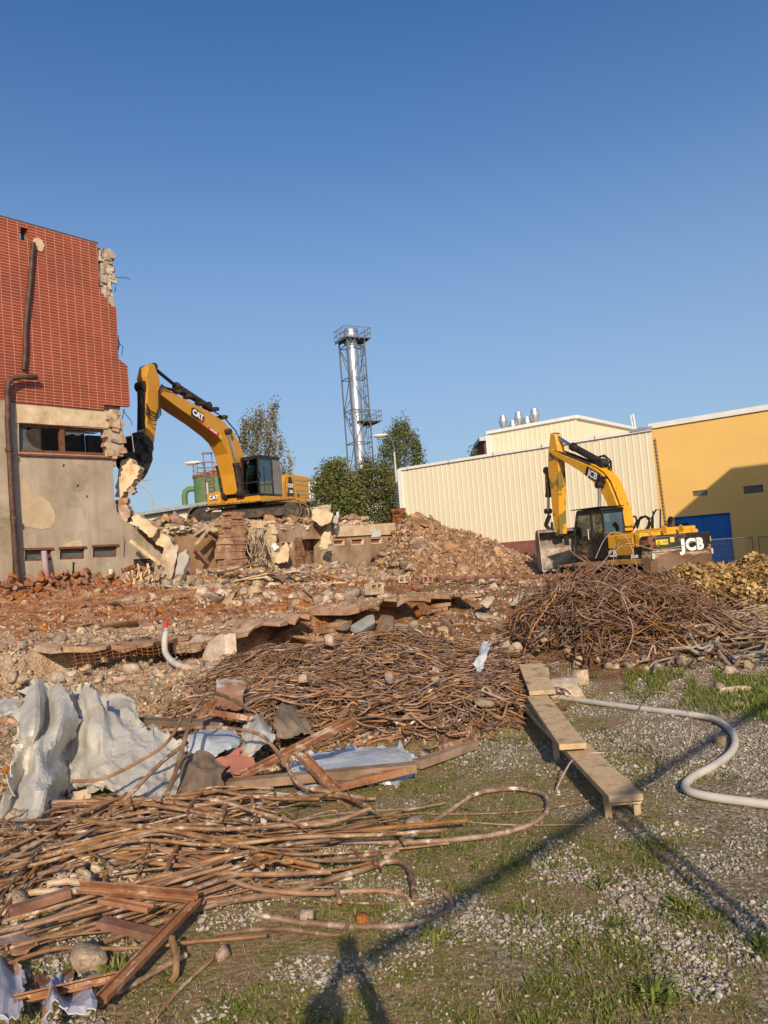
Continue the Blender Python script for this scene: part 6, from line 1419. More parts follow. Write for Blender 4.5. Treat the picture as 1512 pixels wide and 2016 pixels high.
for k in range(42):
    x = r.uniform(400, 640); y = r.uniform(1122, 1172); a = r.uniform(-.3, .75); L = r.uniform(20, 70); Y = 28.5 - (y - 1122) * .05
    lath((x, y), (x + L * math.cos(a), y + L * math.sin(a)), Y, Y + r.uniform(-.4, .4), r.uniform(.06, .16), .05, 'brown board or batten in the collapsed heap before the ruined wall', 'boards in the collapsed heap', WOOD if r.random() < .45 else STEELR)
for (a, b, Y0_, Y1_, lab) in (((860, 1139), (1030, 1133), 25, 25.5, 'long rail lying left of the excavator bucket'), ((1030, 1136), (1150, 1131), 24.5, 25, 'short rail lying in front of the excavator bucket')):
    beam(a, b, Y0_, Y1_, .12, .12, 'steel_rail', lab, STEELR)
for k, (x, y) in enumerate(((797, 1150), (841, 1150), (738, 1172), (500, 1120))):
    c = G(x, y, .18); mb = MB(); s_b = .2; f_ = Matrix.Rotation(k * .4, 3, 'Z')
    mb.plate([(-s_b, -.12), (s_b, -.12), (s_b, .12), (-s_b, .12)], lambda a, b, w: c + f_ @ Vector((a, w, b)), -.1, .1, [[(-.15, -.08), (-.03, -.08), (-.03, .08), (-.15, .08)], [(.03, -.08), (.15, -.08), (.15, .08), (.03, .08)]])
    tag(mb.build('hollow_block', (CHUNK, BRICK, CHUNK, PINK)[k], None, bevel=.01), ('hollow beige block in the rubble centre right', 'hollow orange block right of the beige one', 'pale hollow block on the slab behind the tangle', 'hollow pinkish block in the collapsed heap below the brick pier')[k], 'building block')
o = MB().cyl(at(222, 1173, 25.6), at(224, 1172, 25.9), .3, 14).build('white_disc', WHT, None); tag(o, 'white round lid in front of the splintered laths', 'lid')

# ---------------------------------------------------------------- tangles of wire and bar
def tubes(P, r, sides=4, rnd=None):
    """P (n,m,3) polylines -> V, F, rnd for all of them"""
    n, m, _ = P.shape; T = np.gradient(P, axis=1); T /= np.linalg.norm(T, axis=2, keepdims=True) + 1e-9
    U = np.array([.13, .21, 1.0]); X = np.cross(T, U[None, None]); X /= np.linalg.norm(X, axis=2, keepdims=True) + 1e-9; Yv = np.cross(T, X)
    r = np.broadcast_to(np.asarray(r, float).reshape(-1, 1, 1), (n, m, 1)); a = np.arange(sides) * 2 * np.pi / sides
    V = P[:, :, None, :] + (X[:, :, None, :] * np.cos(a)[None, None, :, None] + Yv[:, :, None, :] * np.sin(a)[None, None, :, None]) * r[:, :, None, :]
    i = np.arange(n)[:, None, None] * m * sides + np.arange(m - 1)[None, :, None] * sides; k = np.arange(sides)[None, None]; k2 = (k + 1) % sides
    Fq = np.stack([i + k, i + k2, i + sides + k2, i + sides + k], -1).reshape(-1, 4)
    return V.reshape(-1, 3), Fq, np.repeat(rnd if rnd is not None else RNG.random(n), m * sides)
def strands(n, m, step, start, hd, curl, rg, zfun, lay, wave=.02, drift=.0, keep=None):
    """random walking strands lying over a height function"""
    x, y = start(n); a = hd(n); k = rg.normal(size=n) * curl; P = np.zeros((n, m, 3)); st = step * rg.uniform(.7, 1.3, n); off = lay(n); tilt = rg.normal(size=n) * drift
    for j in range(m):
        P[:, j, 0] = x; P[:, j, 1] = y; k = k * .86 + rg.normal(size=n) * curl * .55; a = a + k; x = x + np.cos(a) * st; y = y + np.sin(a) * st
        P[:, j, 2] = zfun(x, y) + off + tilt * (j - m / 2) * st + wave * rg.normal(size=n) * .4
    P[:, 1:-1] = (P[:, :-2] + 2 * P[:, 1:-1] + P[:, 2:]) / 4
    P[:, :, 2] = np.maximum(P[:, :, 2], H(P[:, :, 0], P[:, :, 1], False) + .01)
    if keep is not None: P = P[(keep(P[:, :, 0], P[:, :, 1]) > .015).mean(1) > rg.uniform(.55, 1.0, n)]
    return P
WIRE = M('rust_wire', [(.12, .062, .037), (.235, .135, .083), (.37, .25, .17)], 7, .85, .4, .003, rnd=.55)
WIRE2 = M('rust_wire_dark', [(.11, .055, .032), (.2, .11, .065), (.32, .2, .125)], 7, .85, .4, .003, rnd=.55)
rg = np.random.default_rng(5)
Hs = lambda x, y: H(x, y, False)
def st1(n):
    x = []; 
    while len(x) < n:
        a = rg.uniform(-3.3, 2.2); b = rg.uniform(6.4, 11.3)
        if tang(a, b) > .12 * rg.random(): x.append((a, b))
    x = np.array(x); return x[:, 0], x[:, 1]
hd1 = lambda n: rg.normal(size=n) * .8 + np.where(rg.random(n) < .5, 0, np.pi)
P1 = strands(6800, 16, .055, st1, hd1, .34, rg, Hs, lambda n: rg.random(n) ** 1.7 * .17, .02, .1, tang)
V, Fq, q = tubes(P1, rg.choice([.0045, .006, .008, .0105], len(P1))); tag(fast('wire_tangle', V, Fq, WIRE, rnd=q), 'wide heap of tangled rust-brown reinforcement wire in the middle of the site', 'wire tangle', None, 'stuff')
def st2(n):
    x = []
    while len(x) < n:
        a = rg.uniform(1.4, 5.3); b = rg.uniform(9.2, 14.4)
        if tang2(a, b) > .2 * rg.random(): x.append((a, b))
    x = np.array(x); return x[:, 0], x[:, 1]
P2 = strands(4200, 20, .065, st2, lambda n: rg.uniform(0, 6.28, n), .26, rg, Hs, lambda n: rg.random(n) ** 1.6 * .3 * 1.0, .03, .3, tang2)
V, Fq, q = tubes(P2, rg.choice([.004, .006, .008, .0115], len(P2))); tag(fast('wire_tangle', V, Fq, WIRE2, rnd=q), 'tall mound of tangled dark rusty wire in front of the right excavator', 'wire tangle', None, 'stuff')
# loose ends that stick out can be counted one by one
def bar_px(pts, r, label, group=None, mat=None, Y=None, dz=.03, name='rusty_bar', cat='rusty bar', sm=6, sides=7, parent=None, hz=None):
    """a bar along pixels: on the ground (dz above it, or a list) or at distance Y (number or list)"""
    n = len(pts); Q = []
    for i, (x, y) in enumerate(pts):
        if Y is None: z = dz[i] if isinstance(dz, (list, tuple)) else dz; Q.append(G(x, y, z))
        else: Q.append(at(x, y, Y[i] if isinstance(Y, (list, tuple)) else Y))
    S_ = []
    for i in range(n - 1):
        p0, p1, p2, p3 = Q[max(i - 1, 0)], Q[i], Q[i + 1], Q[min(i + 2, n - 1)]
        for k in range(sm):
            t = k / sm; S_.append(.5 * ((2 * p1) + (p2 - p0) * t + (2 * p0 - 5 * p1 + 4 * p2 - p3) * t * t + (3 * p1 - p0 - 3 * p2 + p3) * t ** 3))
    S_.append(Q[-1]); q_ = random.Random(int(pts[0][0] * 7 + pts[-1][1])); rj = 0 if 'hose' in name or name == 'tube' else 1
    S_ = [p + Vector((q_.gauss(0, 1), q_.gauss(0, 1), q_.gauss(0, 1))) * r * .09 * rj for p in S_]; o = MB().tube(S_, [r * (1 + rj * q_.uniform(-.06, .06)) for _ in S_], sides).build(name, mat or BARM, parent, smooth=True)
    return tag(o, label, cat, group) if label else o
BARM = M('scaly_rust_bar', [(.105, .055, .032), (.23, .132, .075), (.38, .265, .17)], 9, .8, .8, .006, bsc=40, rnd=.3, dirt=(.58, .48, .37), dsc=11, dlo=.55, dhi=.66)
BARM2 = M('orange_rust_bar', [(.14, .066, .032), (.27, .135, .062), (.38, .22, .11)], 7, .75, .6, .005, bsc=30, rnd=.25, dirt=(.2, .1, .05), dsc=9)
r = random.Random(12)
for k in range(16):
    x = r.uniform(1080, 1290); y = r.uniform(1140, 1290); a = r.uniform(-.4, 1.9); L = r.uniform(60, 170); Y = 10.9 - (y - 1140) * .006
    pts = [(x + L * t * math.cos(a) + r.uniform(-5, 5), y + L * t * math.sin(a) * .7 - 22 * math.sin(t * 3.1) + r.uniform(-4, 4)) for t in np.linspace(0, 1, 6)]
    bar_px(pts, r.uniform(.008, .013), 'long rusty rod bending over the tall wire mound before the right excavator', 'rods over the tall wire mound', (WIRE, BARM2)[k % 2], Y=[Y - .25 * t for t in range(6)], sides=5)
for k in range(40):
    x = r.uniform(640, 1040); y = r.uniform(1245, 1470); a = r.uniform(-.6, .6); L = r.uniform(50, 150)
    pts = [(x + L * t * math.cos(a) + r.uniform(-6, 6), y + L * t * math.sin(a) * .6 + r.uniform(-6, 6)) for t in np.linspace(0, 1, 6)]
    if pts[-1][0] > 1080: continue
    bar_px(pts, r.uniform(.009, .014), 'thicker rusty rod lying on the wide wire heap', 'rods on the wide wire heap', (WIRE, BARM)[k % 2], dz=[r.uniform(.08, .2) for _ in range(6)], sides=5)
bar_px([(1075, 1245), (1090, 1210), (1100, 1180), (1128, 1152)], .03, 'straight rusty bar leaning up between the two wire heaps', None, STEELR, Y=[11.2, 11.6, 11.8, 12.4])
bar_px([(990, 1250), (991, 1215), (985, 1180), (988, 1140)], .008, 'thin wire standing upright between the two wire heaps', None, WIRE, Y=10.8)
bar_px([(1030, 1290), (1048, 1240), (1064, 1215), (1095, 1170)], .012, 'rusty rod leaning at the left edge of the tall wire mound', None, WIRE, Y=10.6)
bar_px([(1172, 1100), (1190, 1062), (1210, 1048), (1235, 1060), (1250, 1100), (1255, 1125)], .007, 'thin wire arch rising in front of the right excavator cab', None, M('pale_wire', [(.25, .19, .14), (.42, .34, .26)], 3, .9, .1), Y=13.2, sides=5)
bar_px([(1205, 1130), (1212, 1085), (1240, 1070), (1290, 1082), (1340, 1075), (1375, 1062)], .006, 'thin wire sweeping across the right excavator counterweight', None, M('pale_wire', [(.25, .19, .14), (.42, .34, .26)], 3, .9, .1), Y=13.4, sides=5)
bar_px([(1118, 1080), (1140, 1098), (1170, 1112), (1215, 1120)], .014, 'rusty wire running from the bucket over the mound top', None, WIRE, Y=13.4, sides=5)
# metal scraps in the wide heap
ZINC = M('galvanised_sheet', [(.33, .305, .26), (.46, .435, .38), (.57, .545, .48)], 1.6, .55, .8, .025, bsc=8, metal=.12, dirt=(.4, .31, .21), dsc=2.6, dlo=.56, dhi=.7, spec=.5)
ZINC2 = M('blue_grey_sheet', [(.36, .39, .42), (.48, .5, .52), (.58, .58, .57)], 1.4, .5, 1.0, .04, bsc=4, metal=.1, dirt=(.33, .22, .14), dsc=2.6, dlo=.6, dhi=.7, spec=.5)
RPL = M('rust_plate', [(.14, .06, .035), (.26, .12, .065), (.36, .2, .12)], 2.5, .85, .5, .01, dirt=(.4, .4, .38), dsc=2.4, dlo=.52, dhi=.62)
BRCL = M('brown_dirty_sheet', [(.08, .055, .038), (.16, .115, .08), (.26, .2, .14)], 2, .9, .5, .02)
def sheet(grid, mat, name, label, cr=.02, seed=0, res=8, th=.0025, fr=3.0, edge=.06):
    """crumpled sheet through a grid of (px, py, Y) control points"""
    g = np.array([[tuple(at(x, y, Y)) for x, y, Y in row] for row in grid]); nr, nc, _ = g.shape
    def up_(a, k):                                    # catmull-rom along the first axis
        n = len(a); out = []
        for i in range(n - 1):
            p0, p1, p2, p3 = a[max(i - 1, 0)], a[i], a[i + 1], a[min(i + 2, n - 1)]
            for j in range(k): t = j / k; out.append(.5 * ((2 * p1) + (p2 - p0) * t + (2 * p0 - 5 * p1 + 4 * p2 - p3) * t * t + (3 * p1 - p0 - 3 * p2 + p3) * t ** 3))
        out.append(a[-1]); return np.array(out)
    g = up_(g, res); g = up_(g.transpose(1, 0, 2), res).transpose(1, 0, 2); a, b, _ = g.shape
    du = np.gradient(g, axis=0); dv = np.gradient(g, axis=1); N_ = np.cross(du, dv); N_ /= np.linalg.norm(N_, axis=2, keepdims=True) + 1e-9
    I, J = np.meshgrid(np.linspace(0, (nr - 1), a), np.linspace(0, (nc - 1), b), indexing='ij')
    ridge = lambda f, s: 1 - 2 * np.abs(2 * vn(I, J, f, s) - 1)
    rs = np.random.default_rng(100 + seed); d = 0
    for dens, amp in ((1.1, 1.5), (3.5, .8), (10, .4)):   # creased facets: distance to the nearest of scattered points
        K = max(4, int(dens * (nr - 1) * (nc - 1))); ci = rs.uniform(-.5, nr - .5, K); cj = rs.uniform(-.5, nc - .5, K); st_ = rs.uniform(.5, 1.8, K)
        D = np.min(np.sqrt((I[..., None] - ci) ** 2 * st_ + (J[..., None] - cj) ** 2 / st_), -1); d = d + amp * (D * math.sqrt(dens) - .5)
    d = cr * d * 1.7
    g = g + N_ * d[..., None]
    e = np.minimum(np.minimum(I, nr - 1 - I), np.minimum(J, nc - 1 - J)); w = (e < .05)[..., None]
    g = g + w * (np.stack([vn(I, J, 5, 1 + seed), vn(I, J, 5, 2 + seed), vn(I, J, 5, 3 + seed)], -1) - .5) * (edge if np.ptp(g[..., 0]) > .7 else edge * .3) * 2
    V = np.concatenate([(g + N_ * th).reshape(-1, 3), (g - N_ * th).reshape(-1, 3)]); k = a * b
    i = (np.arange(a - 1)[:, None] * b + np.arange(b - 1)[None]); Fq = np.stack([i, i + 1, i + b + 1, i + b], -1).reshape(-1, 4)
    rim = list(range(b)) + [q * b + b - 1 for q in range(1, a)] + [(a - 1) * b + q for q in range(b - 2, -1, -1)] + [q * b for q in range(a - 2, 0, -1)]
    sk = np.array([(rim[q], rim[(q + 1) % len(rim)], rim[(q + 1) % len(rim)] + k, rim[q] + k) for q in range(len(rim))])
    o = fast(name, V, [Fq, Fq[:, ::-1] + k, sk], mat, smooth=True)
    try: o.data.set_sharp_from_angle(angle=R(9))
    except Exception: pass
    return tag(o, label, 'sheet metal')
sheet([[(48, 1392, 6.2), (72, 1346, 6.5), (100, 1349, 6.6), (128, 1362, 6.5), (140, 1385, 6.2)],
       [(38, 1436, 5.9), (66, 1430, 5.75), (88, 1424, 6.1), (112, 1430, 5.75), (134, 1440, 6.15)],
       [(26, 1492, 5.6), (56, 1498, 5.75), (72, 1494, 5.35), (100, 1500, 5.45), (130, 1504, 5.95)],
       [(6, 1556, 5.3), (34, 1560, 5.5), (62, 1560, 5.05), (96, 1566, 5.15), (124, 1572, 5.5)],
       [(-30, 1618, 5.0), (2, 1636, 5.1), (40, 1650, 4.8), (80, 1642, 4.85), (116, 1622, 5.2)],
       [(-40, 1660, 4.85), (0, 1672, 4.8), (30, 1672, 4.7), (66, 1668, 4.75), (90, 1662, 4.95)]], ZINC, 'crumpled_sheet', 'tall folded pale galvanised sheet standing at the left edge like a draped cloth', .02, 1)
sheet([[(128, 1372, 6.5), (150, 1356, 6.75), (176, 1352, 6.7), (204, 1384, 6.5), (246, 1412, 6.45), (292, 1436, 6.2), (300, 1428, 6.3), (352, 1462, 6.1)],
       [(126, 1420, 6.3), (150, 1412, 6.35), (180, 1414, 6.2), (214, 1436, 6.1), (252, 1452, 6.1), (286, 1468, 5.95), (318, 1478, 5.95), (358, 1492, 5.95)],
       [(128, 1474, 6.1), (152, 1470, 6.1), (184, 1474, 5.9), (216, 1486, 5.8), (252, 1500, 5.75), (288, 1510, 5.7), (324, 1520, 5.7), (359, 1524, 5.75)],
       [(130, 1524, 5.85), (156, 1522, 5.8), (188, 1524, 5.65), (220, 1532, 5.6), (254, 1546, 5.5), (290, 1554, 5.45), (326, 1560, 5.45), (360, 1560, 5.55)],
       [(132, 1552, 5.75), (158, 1552, 5.7), (190, 1548, 5.6), (222, 1560, 5.5), (256, 1578, 5.35), (290, 1590, 5.25), (328, 1592, 5.3), (362, 1590, 5.4)]], ZINC, 'crumpled_sheet', 'largest crumpled galvanised sheet right of the folded one, half shaded', .016, 7, fr=2.4)
sheet([[(190, 1382, 7.1), (222, 1368, 7.3), (258, 1372, 7.2), (272, 1396, 7.0)], [(196, 1410, 6.9), (226, 1402, 7.0), (258, 1406, 6.95), (276, 1424, 6.8)], [(210, 1438, 6.75), (236, 1436, 6.75), (262, 1440, 6.65), (286, 1446, 6.6)]], ZINC, 'crumpled_sheet', 'small rounded galvanised flap behind the largest crumpled sheet', .02, 3)
sheet([[(-30, 1392, 6.9), (10, 1382, 7.0), (44, 1372, 7.0), (58, 1362, 6.8)], [(-30, 1402, 6.6), (8, 1400, 6.6), (40, 1392, 6.6), (58, 1384, 6.5)], [(-30, 1412, 6.4), (0, 1408, 6.4), (24, 1404, 6.4), (46, 1398, 6.4)]], ZINC, 'sheet_strip', 'narrow blue-white sheet strip poking in at the left edge behind the folded sheet', .015, 4)
sheet([[(266, 1600, 5.25), (300, 1600, 5.2), (340, 1598, 5.2), (372, 1590, 5.2)], [(280, 1622, 5.1), (310, 1626, 5.05), (345, 1624, 5.0), (380, 1612, 5.1)], [(300, 1645, 5.0), (330, 1648, 4.95), (350, 1648, 4.95), (378, 1640, 5.0)]], ZINC, 'crumpled_sheet', 'small crumpled sheet scrap under the lower corner of the largest sheet', .02, 5)
sheet([[(355, 1500, 5.75), (372, 1486, 5.8), (392, 1496, 5.7), (404, 1530, 5.6)], [(356, 1540, 5.55), (376, 1540, 5.45), (402, 1552, 5.4), (426, 1560, 5.4)], [(362, 1590, 5.35), (384, 1600, 5.2), (414, 1602, 5.15), (440, 1580, 5.3)]], BRCL, 'dirty_sheet', 'dark brown bent sheet right of the largest galvanised sheet', .03, 6)
sheet([[(366, 1454, 6.5), (392, 1440, 6.7), (420, 1432, 6.8), (438, 1432, 6.8)], [(366, 1462, 6.3), (396, 1452, 6.3), (424, 1452, 6.3), (470, 1446, 6.4)], [(372, 1486, 6.1), (400, 1490, 6.0), (440, 1484, 6.0), (474, 1468, 6.2)]], ZINC2, 'curved_sheet', 'curved blue-white sheet with red lower lip behind the brown one', .01, 8)
sheet([[(362, 1492, 6.0), (404, 1496, 5.9), (442, 1490, 5.95), (476, 1470, 6.1)], [(364, 1500, 5.95), (404, 1504, 5.85), (444, 1498, 5.9), (478, 1478, 6.05)]], M('faded_red_paint', [(.4, .14, .09), (.5, .22, .15)], 3, .7, .2, dirt=(.5, .45, .4), dlo=.5, dhi=.6), 'red_strip', 'faded red edge strip below the curved blue-white sheet', .006, 9)
sheet([[(388, 1512, 5.85), (430, 1500, 5.9), (480, 1488, 6.0), (500, 1500, 5.9)], [(400, 1536, 5.65), (440, 1532, 5.65), (490, 1520, 5.7), (520, 1520, 5.7)]], M('faded_red_paint', [(.4, .14, .09)], 3, .7, .2), 'red_plate', 'faded red flat plate under the crossing rusty beams', .008, 10)
sheet([[(482, 1440, 6.6), (500, 1420, 6.8), (520, 1420, 6.8), (530, 1428, 6.7)], [(476, 1462, 6.3), (496, 1450, 6.4), (520, 1448, 6.4), (536, 1452, 6.4)], [(470, 1492, 6.1), (492, 1486, 6.1), (518, 1478, 6.1), (534, 1480, 6.1)]], ZINC, 'crumpled_sheet', 'small grey crumpled sheet left of the dark leathery sheet', .02, 11)
sheet([[(538, 1412, 7.0), (556, 1396, 7.2), (584, 1402, 7.2), (610, 1430, 7.0)], [(540, 1430, 6.7), (562, 1424, 6.75), (588, 1424, 6.8), (614, 1444, 6.7)], [(548, 1450, 6.5), (570, 1450, 6.5), (596, 1454, 6.5), (622, 1458, 6.5)]], BRCL, 'dirty_sheet', 'dark leathery fan-shaped sheet below the wire heap', .02, 12)
sheet([[(425, 1342, 7.6), (450, 1336, 7.7), (484, 1340, 7.7)], [(422, 1370, 7.4), (450, 1368, 7.4), (482, 1370, 7.4)], [(418, 1396, 7.2), (448, 1400, 7.1), (478, 1402, 7.1)]], RPL, 'rust_plate', 'upright rusty grey plate in front of the left end of the wire heap', .006, 13)
sheet([[(592, 1490, 6.3), (640, 1478, 6.5), (700, 1472, 6.5), (760, 1476, 6.4), (812, 1488, 6.2)], [(580, 1508, 6.1), (640, 1502, 6.1), (700, 1498, 6.1), (766, 1502, 6.0), (816, 1512, 5.95)], [(570, 1530, 5.8), (640, 1532, 5.7), (700, 1532, 5.7), (770, 1532, 5.7), (818, 1540, 5.7)], [(560, 1548, 5.65), (640, 1558, 5.5), (700, 1556, 5.5), (770, 1548, 5.55), (806, 1568, 5.4)]], ZINC2, 'bent_sheet', 'long blue-grey sheet under the flat timbers, right of centre of the scrap', .012, 14)
sheet([[(460, 1572, 5.5), (520, 1566, 5.5), (590, 1560, 5.5), (650, 1560, 5.4)], [(470, 1586, 5.35), (530, 1580, 5.35), (600, 1578, 5.3), (660, 1572, 5.3)]], ZINC2, 'sheet_edge', 'curled grey sheet edge beneath the lowest flat beam', .01, 15)
sheet([[(942, 1282, 8.6), (950, 1262, 9.0), (966, 1266, 9.0)], [(936, 1310, 8.5), (948, 1296, 8.6), (960, 1294, 8.6)], [(938, 1330, 8.3), (944, 1322, 8.4), (950, 1318, 8.4)]], ZINC2, 'bent_strip', 'bent grey metal strip sticking out at the right end of the wide wire heap', .02, 16)
sheet([[(846, 1330, 8.2), (856, 1314, 8.4), (866, 1322, 8.3)], [(850, 1350, 8.0), (862, 1342, 8.1), (872, 1352, 8.0)]], ZINC, 'metal_scrap', 'small grey scrap caught in the wide wire heap', .02, 17)
sheet([[(-30, 1905, 3.15), (10, 1892, 3.25), (42, 1905, 3.2)], [(-30, 1950, 2.95), (15, 1950, 3.0), (46, 1955, 3.0)], [(-30, 2010, 2.75), (15, 2010, 2.75), (46, 2000, 2.8)]], M('flaking_lilac_paint', [(.36, .35, .38), (.46, .46, .5)], 2, .6, .2, dirt=(.28, .13, .08), dsc=4, dlo=.52, dhi=.6), 'painted_sheet', 'flaking lilac-grey painted sheet in the bottom left corner', .01, 18)
sheet([[(90, 1985, 2.9), (108, 1945, 3.1), (118, 1945, 3.1), (150, 1980, 2.95)], [(95, 2030, 2.7), (112, 2010, 2.75), (135, 2010, 2.75), (184, 2010, 2.75)]], M('flaking_lilac_paint', [(.36, .35, .38)], 2, .6, .2), 'painted_sheet', 'folded lilac-grey painted sheet under the angle iron at bottom left', .02, 19)
sheet([[(62, 1925, 3.2), (100, 1915, 3.25), (152, 1912, 3.3)], [(80, 1965, 3.0), (110, 1955, 3.05), (150, 1935, 3.1)]], RPL, 'rust_plate', 'grey-brown flat plate between the lilac sheets and the cream lump', .01, 20)
sheet([[(150, 1935, 3.1), (190, 1915, 3.25), (244, 1895, 3.4)], [(165, 1942, 3.05), (200, 1925, 3.15), (246, 1905, 3.3)]], ZINC, 'sheet_strip', 'twisted pale strip right of the cream concrete lump', .012, 21)
sheet([[(-40, 1840, 3.55), (20, 1830, 3.6), (70, 1825, 3.65)], [(-40, 1880, 3.3), (20, 1880, 3.3), (70, 1875, 3.35)]], RPL, 'rust_plate', 'grey and rust striped plate at the left edge under the bars', .01, 22)
# profiles and flat beams
BBM = M('dirty_brown_beam', [(.12, .075, .045), (.25, .165, .105), (.4, .29, .2)], 3, .9, .5, .006, bsc=20)
def prof(a, b, w, h, label, mat=None, nm='steel_angle', L=True, upv=(0, 0, 1), cat='steel profile', Ys=None, dz=(.05, .05)):
    A_ = at(*a, Ys[0]) if Ys else G(*a, dz[0]); B_ = at(*b, Ys[1]) if Ys else G(*b, dz[1]); mb = MB(); mb.bar(A_, B_, w, .008 if L else h, upv)
    if L:
        z = (B_ - A_).normalized(); x = z.cross(Vector(upv)).normalized(); y = x.cross(z); mb.bar(A_ + x * w * .5 + y * h * .5, B_ + x * w * .5 + y * h * .5, .008, h, upv); mb.bar(A_ - x * w * .5 + y * h * .35, B_ - x * w * .5 + y * h * .35, .007, h * .7, upv)
    return tag(mb.build(nm, mat or RST, None, bevel=.002), label, cat)
RST = M('orange_rust_steel', [(.13, .055, .028), (.27, .12, .058), (.36, .19, .1)], 7, .85, .6, .006, bsc=30, dirt=(.5, .4, .33), dsc=9, dlo=.54, dhi=.64)
prof((200, 2030), (388, 1832), .042, .03, 'long rusty channel running diagonally up from the bottom edge', dz=(.1, .12), upv=(.2, -.3, 1))
prof((392, 1830), (160, 1822), .035, .04, 'rusty channel meeting the diagonal one at its upper corner', dz=(.13, .16), upv=(0, -.6, 1))
prof((30, 2022), (238, 1972), .03, .05, 'short rust-striped angle iron along the bottom edge', dz=(.09, .09), upv=(0, -1, .6))
prof((462, 1538), (700, 1418), .055, .05, 'rusty red angle beam slanting up to the right over the scrap', Ys=(5.7, 5.7), upv=(0, -.7, 1))
prof((592, 1488), (748, 1652), .075, .04, 'rusty flat channel crossing downwards in front of the flat timbers', Ys=(5.65, 4.9), upv=(.3, -.6, 1))
prof((440, 1545), (820, 1510), .1, .06, 'wide brown flat beam lying across the scrap', mat=BBM, L=False, nm='flat_beam', Ys=(5.6, 5.6)); prof((610, 1562), (815, 1512), .07, .05, 'narrower orange-brown beam under the wide one', L=False, nm='flat_beam', Ys=(5.35, 5.6))
prof((820, 1505), (932, 1466), .09, .06, 'pale brown beam end pointing to the right of the scrap', mat=BBM, L=False, nm='flat_beam', Ys=(5.9, 6.4)); prof((868, 1480), (942, 1456), .05, .06, 'rusty angle end below the wide wire heap', Ys=(6.4, 6.7))
prof((250, 1556), (350, 1566), .09, .05, 'brown beam in the shade beneath the largest galvanised sheet', mat=BBM, L=False, nm='flat_beam', Ys=(5.6, 5.6)); prof((255, 1574), (330, 1580), .06, .04, 'second brown beam in the shade beneath the largest sheet', mat=BBM, L=False, nm='flat_beam', Ys=(5.4, 5.4))
prof((405, 1404), (500, 1420), .06, .05, 'rusty red frame bar at the foot of the rusty grey plate', Ys=(6.9, 6.9)); prof((395, 1412), (425, 1380), .05, .04, 'short rusty bar leaning at the left of the rusty grey plate', Ys=(6.8, 7.0))
prof((200, 1862), (310, 1880), .06, .03, 'short dark box beam piece right of the cream concrete lump', mat=STEELR, L=False, nm='box_beam', dz=(.1, .08)); prof((202, 1842), (300, 1852), .05, .02, 'rusty flat strip above the dark box beam piece', dz=(.15, .13))
prof((20, 1840), (140, 1800), .05, .04, 'dark brown beam half hidden under the bars at left', mat=STEELR, L=False, nm='box_beam', dz=(.1, .1))
prof((270, 1420), (440, 1425), .12, .05, 'curved dark beam behind the largest sheet', mat=BRCL, L=False, nm='flat_beam', Ys=(7.2, 7.1))
# the bars in the foreground, first the ones one can point to
bar_px([(-20, 1640), (60, 1660), (140, 1672), (230, 1662), (330, 1648), (470, 1668), (600, 1668), (720, 1668), (840, 1668), (960, 1656), (1040, 1636), (1078, 1605), (1068, 1572), (1010, 1562), (940, 1572), (880, 1610), (800, 1668), (760, 1700)], .0135, 'rusty bar making the big loop on the grass at right of the heap', dz=.03)
bar_px([(500, 1806), (560, 1818), (640, 1828), (760, 1832), (830, 1822), (880, 1800), (888, 1780), (875, 1764), (862, 1756)], .012, 'lowest rusty bar with hooked right end on the grass', dz=.015)
bar_px([(90, 1810), (280, 1806), (420, 1798), (560, 1778), (690, 1740), (770, 1714), (800, 1722), (812, 1750), (818, 1788)], .015, 'thick rusty bar bent sharply downwards at its right end', dz=.05)
bar_px([(380, 1782), (470, 1778), (620, 1768), (740, 1762), (792, 1770), (812, 1790)], .011, 'thin straight rusty bar just above the hooked lowest one', dz=.02)
bar_px([(290, 1625), (330, 1560), (352, 1500), (368, 1440), (385, 1392), (412, 1366), (445, 1372), (492, 1398)], .016, 'thick grey-brown bar arching high beside the rusty grey plate', Y=[5.0, 5.1, 5.3, 5.5, 5.8, 6.0, 6.2, 6.4], mat=BARM)
bar_px([(142, 1538), (200, 1534), (262, 1506), (320, 1470), (350, 1430), (358, 1405)], .011, 'thin orange rusty bar crossing the largest galvanised sheet', Y=[5.1, 5.1, 5.2, 5.35, 5.6, 5.8], mat=BARM2)
bar_px([(75, 1690), (180, 1630), (250, 1570), (310, 1508), (368, 1462)], .014, 'grey-brown bar rising over the lower corner of the largest sheet', Y=[4.5, 4.8, 5.0, 5.2, 5.5])
bar_px([(310, 1440), (400, 1432), (470, 1436), (520, 1452), (560, 1500), (590, 1545), (650, 1560), (720, 1572)], .014, 'brown bar curving over the middle of the scrap', Y=[6.3, 6.2, 6.0, 5.8, 5.5, 5.3, 5.2, 5.1])
bar_px([(540, 1600), (640, 1590), (700, 1600), (760, 1640), (800, 1690)], .012, 'rusty bar curving down at the right part of the bar heap', dz=.08)
bar_px([(232, 1968), (260, 1955), (330, 1915), (368, 1895)], .011, 'thin rod lying beside the long diagonal channel', dz=.03); bar_px([(300, 2020), (360, 1950), (420, 1895)], .007, 'thin rusty rod on the grass below the pink stone', dz=.015)
bar_px([(342, 1905), (349, 1925), (346, 1940), (338, 1940)], .014, 'short hooked flat iron hanging from the diagonal channel', dz=[.12, .08, .04, .02])
bar_px([(780, 1604), (900, 1608), (1060, 1600), (1180, 1576)], .006, 'thin straight rod on the grass ending at the plank bench', dz=.015, sides=5); bar_px([(880, 1618), (1000, 1628), (1150, 1628)], .005, 'thin grey wire on the grass left of the plank bench', dz=.012, sides=5)
